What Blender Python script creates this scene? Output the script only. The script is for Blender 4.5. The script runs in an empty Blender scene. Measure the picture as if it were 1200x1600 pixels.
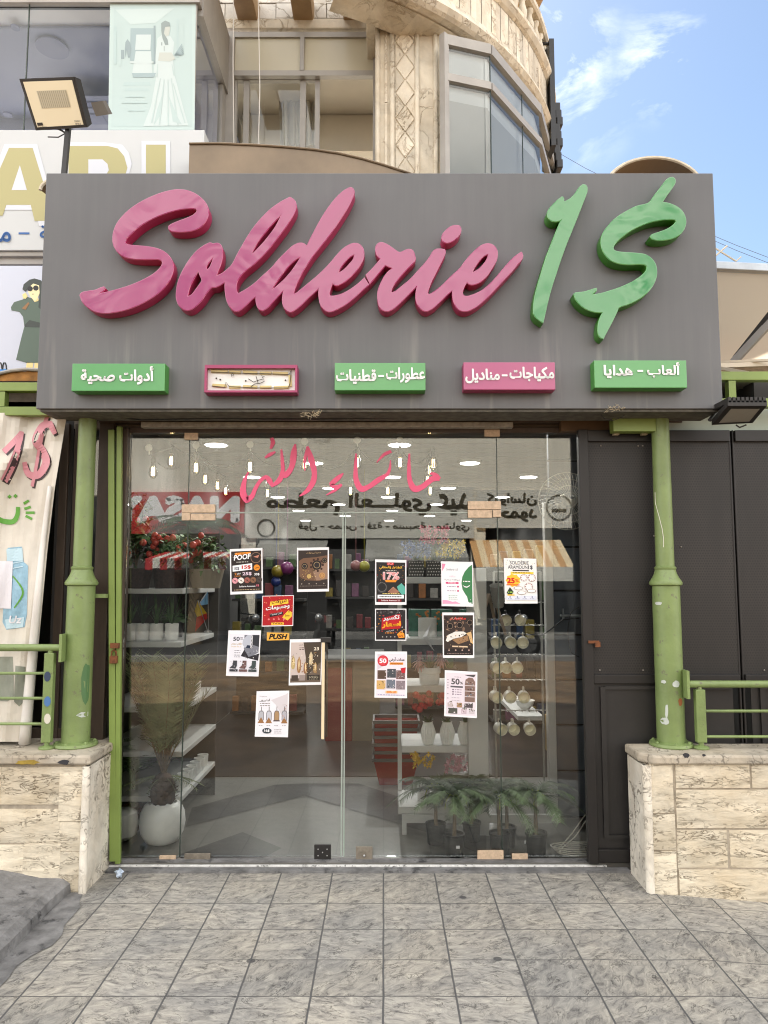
import bpy, bmesh, math, random
from mathutils import Vector, Matrix
random.seed(11)
S = bpy.context.scene; C = S.collection
R = math.radians
# ------------------------------------------------------------------ camera
PITCH = R(5.4); F = 1170.0; H = 1.70
cd = bpy.data.cameras.new('camera'); cam = bpy.data.objects.new('camera', cd); C.objects.link(cam)
cd.sensor_fit = 'VERTICAL'; cd.sensor_height = 24; cd.lens = 24*F/1600; cd.clip_end = 2000; cd.clip_start = 0.05
cam.location = (0, 0, H); cam.rotation_euler = (R(90)+PITCH, 0, 0); S.camera = cam
# ------------------------------------------------------------------ light
SUN_EL, SUN_AZ = R(52), R(-14)
w = bpy.data.worlds.new('World'); S.world = w; w.use_nodes = True
wn = w.node_tree.nodes; wl = w.node_tree.links; bg = wn['Background']
sky = wn.new('ShaderNodeTexSky'); sky.sky_type = 'NISHITA'; sky.sun_disc = False
sky.sun_elevation = SUN_EL; sky.sun_rotation = SUN_AZ; sky.air_density = 1.3; sky.dust_density = .6; sky.ozone_density = 2.2
bg.inputs['Strength'].default_value = 0.055
def N(nt, t, **k):
    n = nt.nodes.new(t)
    for a, b in k.items():
        if a in n.inputs: n.inputs[a].default_value = b
        else: setattr(n, a, b)
    return n
wt = w.node_tree
tc = N(wt, 'ShaderNodeTexCoord')
mp = N(wt, 'ShaderNodeMapping'); mp.inputs['Scale'].default_value = (1.0, 1.0, 1.6); wl.new(tc.outputs['Generated'], mp.inputs[0])
no = N(wt, 'ShaderNodeTexNoise', Scale=6.5, Detail=9, Roughness=.62, Distortion=.5); wl.new(mp.outputs[0], no.inputs['Vector'])
cr = N(wt, 'ShaderNodeValToRGB'); cr.color_ramp.elements[0].position = .52; cr.color_ramp.elements[1].position = .80; wl.new(no.outputs[0], cr.inputs[0])
msum = None
def skydir(px, py):
    a = (px-600)/F; b = -(py-800)/F
    v = Vector((a, math.cos(PITCH)-b*math.sin(PITCH), math.sin(PITCH)+b*math.cos(PITCH))); return v.normalized()
for (px, py, rad, k) in ((1030, 95, .075, .75), (860, 90, .10, 1.1), (905, 175, .08, .5), (-900, 300, .6, 1), (400, -700, .5, .9)):
    d = N(wt, 'ShaderNodeVectorMath', operation='DISTANCE'); wl.new(tc.outputs['Generated'], d.inputs[0]); d.inputs[1].default_value = skydir(px, py)
    m = N(wt, 'ShaderNodeMapRange', interpolation_type='SMOOTHSTEP'); wl.new(d.outputs['Value'], m.inputs[0]); m.inputs[1].default_value = 0; m.inputs[2].default_value = rad; m.inputs[3].default_value = k; m.inputs[4].default_value = 0
    if msum is None: msum = m.outputs[0]
    else:
        a = N(wt, 'ShaderNodeMath', operation='MAXIMUM'); wl.new(msum, a.inputs[0]); wl.new(m.outputs[0], a.inputs[1]); msum = a.outputs[0]
mu = N(wt, 'ShaderNodeMath', operation='MULTIPLY', use_clamp=True); wl.new(msum, mu.inputs[0]); wl.new(cr.outputs[0], mu.inputs[1])
# unseen cloud bank behind the camera, added to raise and neutralise the fill light
sx_ = N(wt, 'ShaderNodeSeparateXYZ'); wl.new(tc.outputs['Generated'], sx_.inputs[0])
mb_ = N(wt, 'ShaderNodeMapRange', interpolation_type='SMOOTHSTEP'); wl.new(sx_.outputs[1], mb_.inputs[0]); mb_.inputs[1].default_value = .30; mb_.inputs[2].default_value = -.15
nb_ = N(wt, 'ShaderNodeTexNoise', Scale=2.2, Detail=7, Roughness=.6); wl.new(mp.outputs[0], nb_.inputs['Vector'])
rb_ = N(wt, 'ShaderNodeMapRange'); wl.new(nb_.outputs[0], rb_.inputs[0]); rb_.inputs[1].default_value = .36; rb_.inputs[2].default_value = .52
mm_ = N(wt, 'ShaderNodeMath', operation='MULTIPLY'); wl.new(mb_.outputs[0], mm_.inputs[0]); wl.new(rb_.outputs[0], mm_.inputs[1])
mu2 = N(wt, 'ShaderNodeMath', operation='MAXIMUM', use_clamp=True); wl.new(mu.outputs[0], mu2.inputs[0]); wl.new(mm_.outputs[0], mu2.inputs[1])
mx = N(wt, 'ShaderNodeMixRGB'); wl.new(mu2.outputs[0], mx.inputs[0]); wl.new(sky.outputs[0], mx.inputs[1]); mx.inputs[2].default_value = (20, 19.4, 18.8, 1)
wl.new(mx.outputs[0], bg.inputs['Color'])
sl = bpy.data.lights.new('sun', 'SUN'); sl.energy = 5.0; sl.angle = R(.5); sl.color = (1, .95, .87)
so = bpy.data.objects.new('sun', sl); C.objects.link(so)
sv = Vector((math.cos(SUN_EL)*math.sin(SUN_AZ), math.cos(SUN_EL)*math.cos(SUN_AZ), math.sin(SUN_EL)))
so.rotation_euler = (-sv).to_track_quat('-Z', 'Y').to_euler(); so.location = (0, 0, 30)
S.view_settings.view_transform = 'Standard'; S.view_settings.look = 'None'; S.view_settings.gamma = 1
S.view_settings.exposure = 1.6
cy = S.cycles
cy.max_bounces = 9; cy.diffuse_bounces = 4; cy.glossy_bounces = 4; cy.transparent_max_bounces = 16; cy.transmission_bounces = 6
cy.use_denoising = True; cy.use_adaptive_sampling = False; cy.filter_width = 1.1; cy.sample_clamp_indirect = 6; cy.caustics_reflective = False; cy.caustics_refractive = False
try: cy.denoiser = 'OPENIMAGEDENOISE'
except Exception: pass
# ------------------------------------------------------------------ pixel helpers (photo pixels to points at a real depth)
def ray(px, py):
    a = (px-600)/F; b = -(py-800)/F
    return Vector((a, math.cos(PITCH)-b*math.sin(PITCH), math.sin(PITCH)+b*math.cos(PITCH)))
def at(px, py, Y):
    d = ray(px, py); t = Y/d.y; return Vector((d.x*t, Y, H+d.z*t))
def atz(px, py, z):
    d = ray(px, py); t = (z-H)/d.z; return Vector((d.x*t, d.y*t, z))
def lin(c):
    c = c/255.0
    return c/12.92 if c <= .04045 else ((c+.055)/1.055)**2.4
def rgb(r, g, b): return (lin(r), lin(g), lin(b), 1)
# ------------------------------------------------------------------ materials
MATS = {}
def mat(name, col, rough=.6, metal=0, var=0, vscale=8, bump=0, bscale=40, spec=.5, coat=0, emit=0, stretch=None, dirt=None):
    if name in MATS: return MATS[name]
    m = bpy.data.materials.new(name); m.use_nodes = True; nt = m.node_tree; b = nt.nodes['Principled BSDF']; L = nt.links
    if len(col) == 3: col = (*col, 1)
    b.inputs['Base Color'].default_value = col; b.inputs['Roughness'].default_value = rough; b.inputs['Metallic'].default_value = metal
    b.inputs['Specular IOR Level'].default_value = spec; b.inputs['Coat Weight'].default_value = coat; b.inputs['Coat Roughness'].default_value = .05
    if emit:
        b.inputs['Emission Color'].default_value = col; b.inputs['Emission Strength'].default_value = emit
    if var or bump or dirt:
        t = N(nt, 'ShaderNodeTexCoord'); vec = t.outputs['Object']
        if stretch:
            mpn = N(nt, 'ShaderNodeMapping'); mpn.inputs['Scale'].default_value = stretch; L.new(vec, mpn.inputs[0]); vec = mpn.outputs[0]
    if var:
        n = N(nt, 'ShaderNodeTexNoise', Scale=vscale, Detail=6, Roughness=.6); L.new(vec, n.inputs['Vector'])
        r = N(nt, 'ShaderNodeValToRGB'); r.color_ramp.elements[0].position = .3; r.color_ramp.elements[1].position = .72
        r.color_ramp.elements[0].color = tuple(c*(1-var) for c in col[:3])+(1,); r.color_ramp.elements[1].color = tuple(min(1, c*(1+var)) for c in col[:3])+(1,)
        L.new(n.outputs[0], r.inputs[0]); out = r.outputs[0]
        if dirt:
            n2 = N(nt, 'ShaderNodeTexNoise', Scale=dirt[1], Detail=7, Roughness=.7); L.new(t.outputs['Object'], n2.inputs['Vector'])
            r2 = N(nt, 'ShaderNodeMapRange'); r2.inputs[1].default_value = dirt[2]; r2.inputs[2].default_value = dirt[2]+.08; L.new(n2.outputs[0], r2.inputs[0])
            x = N(nt, 'ShaderNodeMixRGB'); L.new(r2.outputs[0], x.inputs[0]); L.new(out, x.inputs[1]); x.inputs[2].default_value = (*dirt[0][:3], 1); out = x.outputs[0]
        L.new(out, b.inputs['Base Color'])
    if bump:
        n = N(nt, 'ShaderNodeTexNoise', Scale=bscale, Detail=6); L.new(vec, n.inputs['Vector'])
        u = N(nt, 'ShaderNodeBump', Strength=bump, Distance=.02); L.new(n.outputs[0], u.inputs['Height']); L.new(u.outputs[0], b.inputs['Normal'])
    MATS[name] = m; return m
def ink(r, g, b): return mat('print_%d_%d_%d' % (r, g, b), rgb(r, g, b), .55, spec=.25)
def glass_mat(name, tint, k, rough=0.0):
    m = bpy.data.materials.new(name); m.use_nodes = True; nt = m.node_tree; L = nt.links; nt.nodes.remove(nt.nodes['Principled BSDF'])
    o = nt.nodes['Material Output']; tr = N(nt, 'ShaderNodeBsdfTransparent'); tr.inputs[0].default_value = (*tint, 1)
    g = N(nt, 'ShaderNodeBsdfGlossy', Roughness=rough); g.inputs[0].default_value = (.95, .97, .96, 1)
    lw = N(nt, 'ShaderNodeFresnel', IOR=1.5); mu = N(nt, 'ShaderNodeMath', operation='MULTIPLY', use_clamp=True); L.new(lw.outputs[0], mu.inputs[0]); mu.inputs[1].default_value = k
    mx = N(nt, 'ShaderNodeMixShader'); L.new(mu.outputs[0], mx.inputs[0]); L.new(tr.outputs[0], mx.inputs[1]); L.new(g.outputs[0], mx.inputs[2]); L.new(mx.outputs[0], o.inputs[0])
    MATS[name] = m; return m
GLASS = glass_mat('shop_glass', (.97, .985, .98), 1.6)
UGLASS = glass_mat('upper_glass', (.92, .95, .95), 1.4)
SIDEG = glass_mat('dim_glass', (.7, .74, .72), 2.5)
BULBG = glass_mat('bulb_glass', (.98, .95, .88), 1.0)
WHITE = mat('white_paint', (.75, .75, .73), .45, var=.06, vscale=5)
PAPER = mat('poster_paper', (.80, .80, .82), .6, spec=.2)
GREEN = mat('green_paint', rgb(118, 136, 84), .42, var=.2, vscale=4, dirt=((.13, .13, .08), 22, .60), bump=.12, bscale=60)
LGREEN = mat('bright_green_paint', rgb(122, 142, 72), .42, var=.12, vscale=4)
BROWN = mat('bronze_metal', rgb(72, 60, 50), .5, var=.2, vscale=6, stretch=(6, 6, 1))
BLACK = mat('black_metal', rgb(34, 32, 31), .5, var=.3, vscale=6)
BLACKP = mat('black_plastic', (.012, .012, .013), .35)
ALU = mat('grey_aluminium', rgb(150, 148, 146), .45, metal=.25, var=.12, vscale=4)
STEEL = mat('steel', (.55, .55, .55), .3, metal=.9)
RUST = mat('rusty_iron', rgb(110, 66, 38), .85, var=.4, vscale=40)
TAN = mat('tan_fabric', rgb(218, 204, 182), .8)
_nt = TAN.node_tree; _tl = N(_nt, 'ShaderNodeBsdfTranslucent'); _tl.inputs[0].default_value = rgb(222, 208, 186); _ms = N(_nt, 'ShaderNodeMixShader'); _ms.inputs[0].default_value = .35
_nt.links.new(_nt.nodes['Principled BSDF'].outputs[0], _ms.inputs[1]); _nt.links.new(_tl.outputs[0], _ms.inputs[2]); _nt.links.new(_ms.outputs[0], _nt.nodes['Material Output'].inputs[0])
CARD = mat('tan_canopy', rgb(150, 128, 98), .6, var=.18, vscale=3)
LEAFF = mat('fruit_leaf', (.085, .15, .045), .5, var=.5, vscale=14)
LEAFO = mat('olive_palm_leaf', (.065, .095, .045), .55, var=.5, vscale=14)
LEAF = mat('leaf_green', (.045, .10, .03), .5, var=.5, vscale=14)
LEAFD = mat('dark_leaf', (.022, .055, .02), .5, var=.5, vscale=14)
LEAFP = mat('pale_palm_leaf', (.19, .22, .11), .6, var=.4, vscale=10)
STEM = mat('plant_stem', (.17, .12, .07), .8, var=.4, vscale=30)
POT = mat('white_ceramic', (.82, .82, .79), .3, var=.05, vscale=12)
def stone_mat(name, base, vein, vs=6, sx=(1, 1, 1)):
    m = bpy.data.materials.new(name); m.use_nodes = True; nt = m.node_tree; L = nt.links; b = nt.nodes['Principled BSDF']; b.inputs['Roughness'].default_value = .7; b.inputs['Specular IOR Level'].default_value = .3
    g = N(nt, 'ShaderNodeNewGeometry'); t = N(nt, 'ShaderNodeTexCoord')
    ad = N(nt, 'ShaderNodeVectorMath', operation='MULTIPLY_ADD'); cx = N(nt, 'ShaderNodeCombineXYZ')
    for i in range(3): L.new(g.outputs['Random Per Island'], cx.inputs[i])
    L.new(cx.outputs[0], ad.inputs[0]); ad.inputs[1].default_value = (13, 17, 9); mp = N(nt, 'ShaderNodeMapping'); mp.inputs['Scale'].default_value = sx
    L.new(t.outputs['Object'], mp.inputs[0]); L.new(mp.outputs[0], ad.inputs[2]); vec = ad.outputs[0]
    n = N(nt, 'ShaderNodeTexNoise', Scale=vs*.6, Detail=8, Roughness=.65, Distortion=.6); L.new(vec, n.inputs['Vector'])
    r = N(nt, 'ShaderNodeValToRGB'); r.color_ramp.elements[0].position = .28; r.color_ramp.elements[1].position = .7
    r.color_ramp.elements[0].color = (*[c*.72 for c in base], 1); r.color_ramp.elements[1].color = (*[min(.85, c*1.18) for c in base], 1); L.new(n.outputs[0], r.inputs[0])
    n2 = N(nt, 'ShaderNodeTexNoise', Scale=vs, Detail=5, Roughness=.55, Distortion=1.4); L.new(vec, n2.inputs['Vector'])
    a = N(nt, 'ShaderNodeMath', operation='SUBTRACT'); L.new(n2.outputs[0], a.inputs[0]); a.inputs[1].default_value = .5
    a2 = N(nt, 'ShaderNodeMath', operation='ABSOLUTE'); L.new(a.outputs[0], a2.inputs[0])
    mr = N(nt, 'ShaderNodeMapRange'); L.new(a2.outputs[0], mr.inputs[0]); mr.inputs[1].default_value = .0; mr.inputs[2].default_value = .03; mr.inputs[3].default_value = .85; mr.inputs[4].default_value = 0
    n3 = N(nt, 'ShaderNodeTexNoise', Scale=vs*.5, Detail=3); L.new(vec, n3.inputs['Vector'])
    m3 = N(nt, 'ShaderNodeMapRange'); L.new(n3.outputs[0], m3.inputs[0]); m3.inputs[1].default_value = .45; m3.inputs[2].default_value = .62
    mm = N(nt, 'ShaderNodeMath', operation='MULTIPLY'); L.new(mr.outputs[0], mm.inputs[0]); L.new(m3.outputs[0], mm.inputs[1])
    x = N(nt, 'ShaderNodeMixRGB'); L.new(mm.outputs[0], x.inputs[0]); L.new(r.outputs[0], x.inputs[1]); x.inputs[2].default_value = (*vein, 1)
    # tone per block
    ns = N(nt, 'ShaderNodeTexNoise', Scale=2.6, Detail=6, Roughness=.65); L.new(t.outputs['Object'], ns.inputs['Vector']); rs = N(nt, 'ShaderNodeValToRGB'); rs.color_ramp.elements[0].position = .34; rs.color_ramp.elements[1].position = .58
    rs.color_ramp.elements[0].color = (.70, .60, .46, 1); rs.color_ramp.elements[1].color = (1.03, 1.02, 1.0, 1); L.new(ns.outputs[0], rs.inputs[0]); xs = N(nt, 'ShaderNodeMixRGB', blend_type='MULTIPLY'); xs.inputs[0].default_value = .55; L.new(x.outputs[0], xs.inputs[1]); L.new(rs.outputs[0], xs.inputs[2]); x = xs
    h = N(nt, 'ShaderNodeHueSaturation'); mv = N(nt, 'ShaderNodeMapRange'); L.new(g.outputs['Random Per Island'], mv.inputs[0]); mv.inputs[3].default_value = .84; mv.inputs[4].default_value = 1.1
    L.new(mv.outputs[0], h.inputs['Value']); L.new(x.outputs[0], h.inputs['Color']); L.new(h.outputs[0], b.inputs['Base Color'])
    u = N(nt, 'ShaderNodeBump', Strength=.7, Distance=.012); sb = N(nt, 'ShaderNodeMath', operation='SUBTRACT'); L.new(n.outputs[0], sb.inputs[0]); L.new(mm.outputs[0], sb.inputs[1]); L.new(sb.outputs[0], u.inputs['Height']); L.new(u.outputs[0], b.inputs['Normal'])
    MATS[name] = m; return m
LIME = stone_mat('limestone_block', (.70, .63, .50), (.17, .12, .07), 13, (.7, 1, 2.4))
LIMEV = stone_mat('limestone_panel', (.68, .64, .56), (.12, .09, .06), 9, (1, 1, 1))
CREAM = stone_mat('cream_stone', (.68, .62, .51), (.42, .34, .24), 5, (1, 1, .8))
PALE = stone_mat('pale_stone', (.70, .67, .61), (.30, .25, .18), 3, (1, 1, 1))
def tile_mat():
    m = bpy.data.materials.new('stamped_tile'); m.use_nodes = True; nt = m.node_tree; L = nt.links; b = nt.nodes['Principled BSDF']; b.inputs['Roughness'].default_value = .72; b.inputs['Specular IOR Level'].default_value = .35
    t = N(nt, 'ShaderNodeTexCoord'); ad = N(nt, 'ShaderNodeVectorMath', operation='ADD'); L.new(t.outputs['Object'], ad.inputs[0]); ad.inputs[1].default_value = (0, .03, 0)
    wob = N(nt, 'ShaderNodeTexNoise', Scale=5, Detail=2); L.new(t.outputs['Object'], wob.inputs['Vector'])
    wm = N(nt, 'ShaderNodeVectorMath', operation='MULTIPLY_ADD'); L.new(wob.outputs['Color'], wm.inputs[0]); wm.inputs[1].default_value = (.006, .006, 0); L.new(ad.outputs[0], wm.inputs[2])
    sc = N(nt, 'ShaderNodeVectorMath', operation='SCALE'); L.new(wm.outputs[0], sc.inputs[0]); sc.inputs['Scale'].default_value = 1/.3
    fl = N(nt, 'ShaderNodeVectorMath', operation='FLOOR'); L.new(sc.outputs[0], fl.inputs[0])
    fr = N(nt, 'ShaderNodeVectorMath', operation='FRACTION'); L.new(sc.outputs[0], fr.inputs[0])
    fz = N(nt, 'ShaderNodeSeparateXYZ'); L.new(fl.outputs[0], fz.inputs[0]); fc = N(nt, 'ShaderNodeCombineXYZ'); L.new(fz.outputs[0], fc.inputs[0]); L.new(fz.outputs[1], fc.inputs[1])
    wh = N(nt, 'ShaderNodeTexWhiteNoise', noise_dimensions='2D'); L.new(fc.outputs[0], wh.inputs['Vector'])
    ang = N(nt, 'ShaderNodeMath', operation='MULTIPLY_ADD'); L.new(wh.outputs['Value'], ang.inputs[0]); ang.inputs[1].default_value = 1.5; ang.inputs[2].default_value = -1.15
    rot = N(nt, 'ShaderNodeVectorRotate', rotation_type='Z_AXIS'); L.new(t.outputs['Object'], rot.inputs['Vector']); L.new(ang.outputs[0], rot.inputs['Angle'])
    of = N(nt, 'ShaderNodeVectorMath', operation='MULTIPLY_ADD'); L.new(wh.outputs['Color'], of.inputs[0]); of.inputs[1].default_value = (40, 40, 0); L.new(rot.outputs[0], of.inputs[2])
    mp = N(nt, 'ShaderNodeMapping'); mp.inputs['Scale'].default_value = (1.15, 2.3, 1); L.new(of.outputs[0], mp.inputs[0])
    n = N(nt, 'ShaderNodeTexNoise', Scale=10, Detail=10, Roughness=.72, Distortion=1.1); L.new(mp.outputs[0], n.inputs['Vector'])
    r = N(nt, 'ShaderNodeValToRGB'); e = r.color_ramp.elements; e[0].position = .30; e[0].color = (.07, .067, .066, 1); e[1].position = .45; e[1].color = (.275, .266, .246, 1)
    e2 = e.new(.60); e2.color = (.40, .385, .345, 1); e3 = e.new(.75); e3.color = (.54, .52, .465, 1); L.new(n.outputs[0], r.inputs[0])
    nv = N(nt, 'ShaderNodeTexNoise', Scale=7, Detail=6, Roughness=.6, Distortion=1.8); L.new(mp.outputs[0], nv.inputs['Vector'])
    va = N(nt, 'ShaderNodeMath', operation='SUBTRACT'); L.new(nv.outputs[0], va.inputs[0]); va.inputs[1].default_value = .5; vb = N(nt, 'ShaderNodeMath', operation='ABSOLUTE'); L.new(va.outputs[0], vb.inputs[0])
    vm_ = N(nt, 'ShaderNodeMapRange'); L.new(vb.outputs[0], vm_.inputs[0]); vm_.inputs[1].default_value = .0; vm_.inputs[2].default_value = .02; vm_.inputs[3].default_value = .8; vm_.inputs[4].default_value = 0
    nk = N(nt, 'ShaderNodeTexNoise', Scale=11, Detail=2); L.new(of.outputs[0], nk.inputs['Vector']); vk = N(nt, 'ShaderNodeMapRange'); L.new(nk.outputs[0], vk.inputs[0]); vk.inputs[1].default_value = .45; vk.inputs[2].default_value = .6
    vx = N(nt, 'ShaderNodeMath', operation='MULTIPLY'); L.new(vm_.outputs[0], vx.inputs[0]); L.new(vk.outputs[0], vx.inputs[1])
    rv = N(nt, 'ShaderNodeMixRGB'); L.new(vx.outputs[0], rv.inputs[0]); L.new(r.outputs[0], rv.inputs[1]); rv.inputs[2].default_value = (.05, .047, .045, 1)
    n4 = N(nt, 'ShaderNodeTexNoise', Scale=2.2, Detail=4); L.new(t.outputs['Object'], n4.inputs['Vector'])
    r4 = N(nt, 'ShaderNodeValToRGB'); r4.color_ramp.elements[0].color = (.84, .84, .845, 1); r4.color_ramp.elements[1].color = (1.08, 1.04, .98, 1); r4.color_ramp.elements[0].position = .35; r4.color_ramp.elements[1].position = .65; L.new(n4.outputs[0], r4.inputs[0])
    ml = N(nt, 'ShaderNodeMixRGB', blend_type='MULTIPLY'); ml.inputs[0].default_value = 1; L.new(rv.outputs[0], ml.inputs[1]); L.new(r4.outputs[0], ml.inputs[2])
    hv = N(nt, 'ShaderNodeHueSaturation'); hr = N(nt, 'ShaderNodeMapRange'); L.new(wh.outputs['Value'], hr.inputs[0]); hr.inputs[3].default_value = .86; hr.inputs[4].default_value = 1.08; L.new(hr.outputs[0], hv.inputs['Value']); L.new(ml.outputs[0], hv.inputs['Color'])
    n6 = N(nt, 'ShaderNodeTexNoise', Scale=3.4, Detail=7, Roughness=.7); L.new(t.outputs['Object'], n6.inputs['Vector']); m6 = N(nt, 'ShaderNodeMapRange'); L.new(n6.outputs[0], m6.inputs[0]); m6.inputs[1].default_value = .54; m6.inputs[2].default_value = .72; m6.inputs[4].default_value = .62
    st6 = N(nt, 'ShaderNodeMixRGB'); L.new(m6.outputs[0], st6.inputs[0]); L.new(hv.outputs[0], st6.inputs[1]); st6.inputs[2].default_value = (.115, .115, .12, 1); ml = st6
    # black gum spots
    vo = N(nt, 'ShaderNodeTexVoronoi', Scale=2.6); L.new(t.outputs['Object'], vo.inputs['Vector'])
    vm = N(nt, 'ShaderNodeMapRange'); L.new(vo.outputs['Distance'], vm.inputs[0]); vm.inputs[1].default_value = .045; vm.inputs[2].default_value = .06; vm.inputs[3].default_value = .8; vm.inputs[4].default_value = 0
    gs = N(nt, 'ShaderNodeMixRGB'); L.new(vm.outputs[0], gs.inputs[0]); L.new(ml.outputs[0], gs.inputs[1]); gs.inputs[2].default_value = (.035, .035, .04, 1)
    sp = N(nt, 'ShaderNodeSeparateXYZ'); L.new(fr.outputs[0], sp.inputs[0]); es = []
    for i, wd in ((0, .017), (1, .012)):
        p = N(nt, 'ShaderNodeMath', operation='PINGPONG'); L.new(sp.outputs[i], p.inputs[0]); p.inputs[1].default_value = .5
        q = N(nt, 'ShaderNodeMapRange'); L.new(p.outputs[0], q.inputs[0]); q.inputs[1].default_value = wd*.5; q.inputs[2].default_value = wd; es.append(q.outputs[0])
    mn = N(nt, 'ShaderNodeMath', operation='MINIMUM'); L.new(es[0], mn.inputs[0]); L.new(es[1], mn.inputs[1])
    x = N(nt, 'ShaderNodeMixRGB'); L.new(mn.outputs[0], x.inputs[0]); x.inputs[1].default_value = (.09, .089, .088, 1); L.new(gs.outputs[0], x.inputs[2]); L.new(x.outputs[0], b.inputs['Base Color'])
    hh = N(nt, 'ShaderNodeMath', operation='MULTIPLY_ADD'); L.new(n.outputs[0], hh.inputs[0]); hh.inputs[1].default_value = .8; L.new(mn.outputs[0], hh.inputs[2]); hq = N(nt, 'ShaderNodeMath', operation='SUBTRACT'); L.new(hh.outputs[0], hq.inputs[0]); L.new(vx.outputs[0], hq.inputs[1])
    u = N(nt, 'ShaderNodeBump', Strength=.6, Distance=.006); L.new(hq.outputs[0], u.inputs['Height']); L.new(u.outputs[0], b.inputs['Normal'])
    return m
TILE = tile_mat()
CEMENT = mat('grey_cement', (.165, .163, .162), .85, var=.45, vscale=9, bump=.5, bscale=30, dirt=((.05, .05, .052), 7, .56))
def sign_mat():
    m = bpy.data.materials.new('grey_sign_panel'); m.use_nodes = True; nt = m.node_tree; L = nt.links; b = nt.nodes['Principled BSDF']; b.inputs['Roughness'].default_value = .42; b.inputs['Specular IOR Level'].default_value = .4
    t = N(nt, 'ShaderNodeTexCoord'); mp = N(nt, 'ShaderNodeMapping'); mp.inputs['Scale'].default_value = (1, 1, .05); L.new(t.outputs['Object'], mp.inputs[0])
    n = N(nt, 'ShaderNodeTexNoise', Scale=16, Detail=6, Roughness=.7); L.new(mp.outputs[0], n.inputs['Vector'])
    n2 = N(nt, 'ShaderNodeTexNoise', Scale=1.6, Detail=3); L.new(t.outputs['Object'], n2.inputs['Vector'])
    r = N(nt, 'ShaderNodeValToRGB'); e = r.color_ramp.elements; e[0].position = .3; e[0].color = (.130, .132, .138, 1); e[1].position = .7; e[1].color = (.146, .148, .153, 1); L.new(n.outputs[0], r.inputs[0])
    # rain streaks below the lettering: height limits them
    sp = N(nt, 'ShaderNodeSeparateXYZ'); L.new(t.outputs['Object'], sp.inputs[0])
    m1 = N(nt, 'ShaderNodeMapRange'); L.new(sp.outputs[2], m1.inputs[0]); m1.inputs[1].default_value = .62; m1.inputs[2].default_value = .25; m1.inputs[3].default_value = 0; m1.inputs[4].default_value = 1
    st = N(nt, 'ShaderNodeTexNoise', Scale=9, Detail=4, Roughness=.6); mp2 = N(nt, 'ShaderNodeMapping'); mp2.inputs['Scale'].default_value = (1, 1, .07); L.new(t.outputs['Object'], mp2.inputs[0]); L.new(mp2.outputs[0], st.inputs['Vector'])
    m2 = N(nt, 'ShaderNodeMapRange'); L.new(st.outputs[0], m2.inputs[0]); m2.inputs[1].default_value = .55; m2.inputs[2].default_value = .7; m2.inputs[4].default_value = .9
    mm = N(nt, 'ShaderNodeMath', operation='MULTIPLY'); L.new(m1.outputs[0], mm.inputs[0]); L.new(m2.outputs[0], mm.inputs[1])
    x = N(nt, 'ShaderNodeMixRGB'); L.new(mm.outputs[0], x.inputs[0]); L.new(r.outputs[0], x.inputs[1]); x.inputs[2].default_value = (.235, .228, .22, 1)
    y = N(nt, 'ShaderNodeMixRGB', blend_type='MULTIPLY'); y.inputs[0].default_value = .35; L.new(x.outputs[0], y.inputs[1]); L.new(n2.outputs[0], y.inputs[2]); L.new(y.outputs[0], b.inputs['Base Color'])
    return m
SIGN = sign_mat()
def gloss(name, col, rough=.05):
    m = mat(name, col, rough, coat=.7, spec=.6); nt = m.node_tree; L = nt.links; b = nt.nodes['Principled BSDF']
    t = N(nt, 'ShaderNodeTexCoord'); n = N(nt, 'ShaderNodeTexNoise', Scale=2.4, Detail=1.0, Distortion=2.2); L.new(t.outputs['Object'], n.inputs['Vector'])
    u = N(nt, 'ShaderNodeBump', Strength=.13, Distance=.05); L.new(n.outputs[0], u.inputs['Height']); L.new(u.outputs[0], b.inputs['Normal']); L.new(u.outputs[0], b.inputs['Coat Normal']); return m
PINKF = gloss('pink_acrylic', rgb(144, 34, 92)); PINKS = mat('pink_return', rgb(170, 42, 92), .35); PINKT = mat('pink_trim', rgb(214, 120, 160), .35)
GRNF = gloss('green_acrylic', rgb(60, 130, 68)); GRNS = mat('green_return', rgb(62, 124, 44), .35); GRNT = mat('green_trim', rgb(132, 196, 132), .35)
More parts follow.
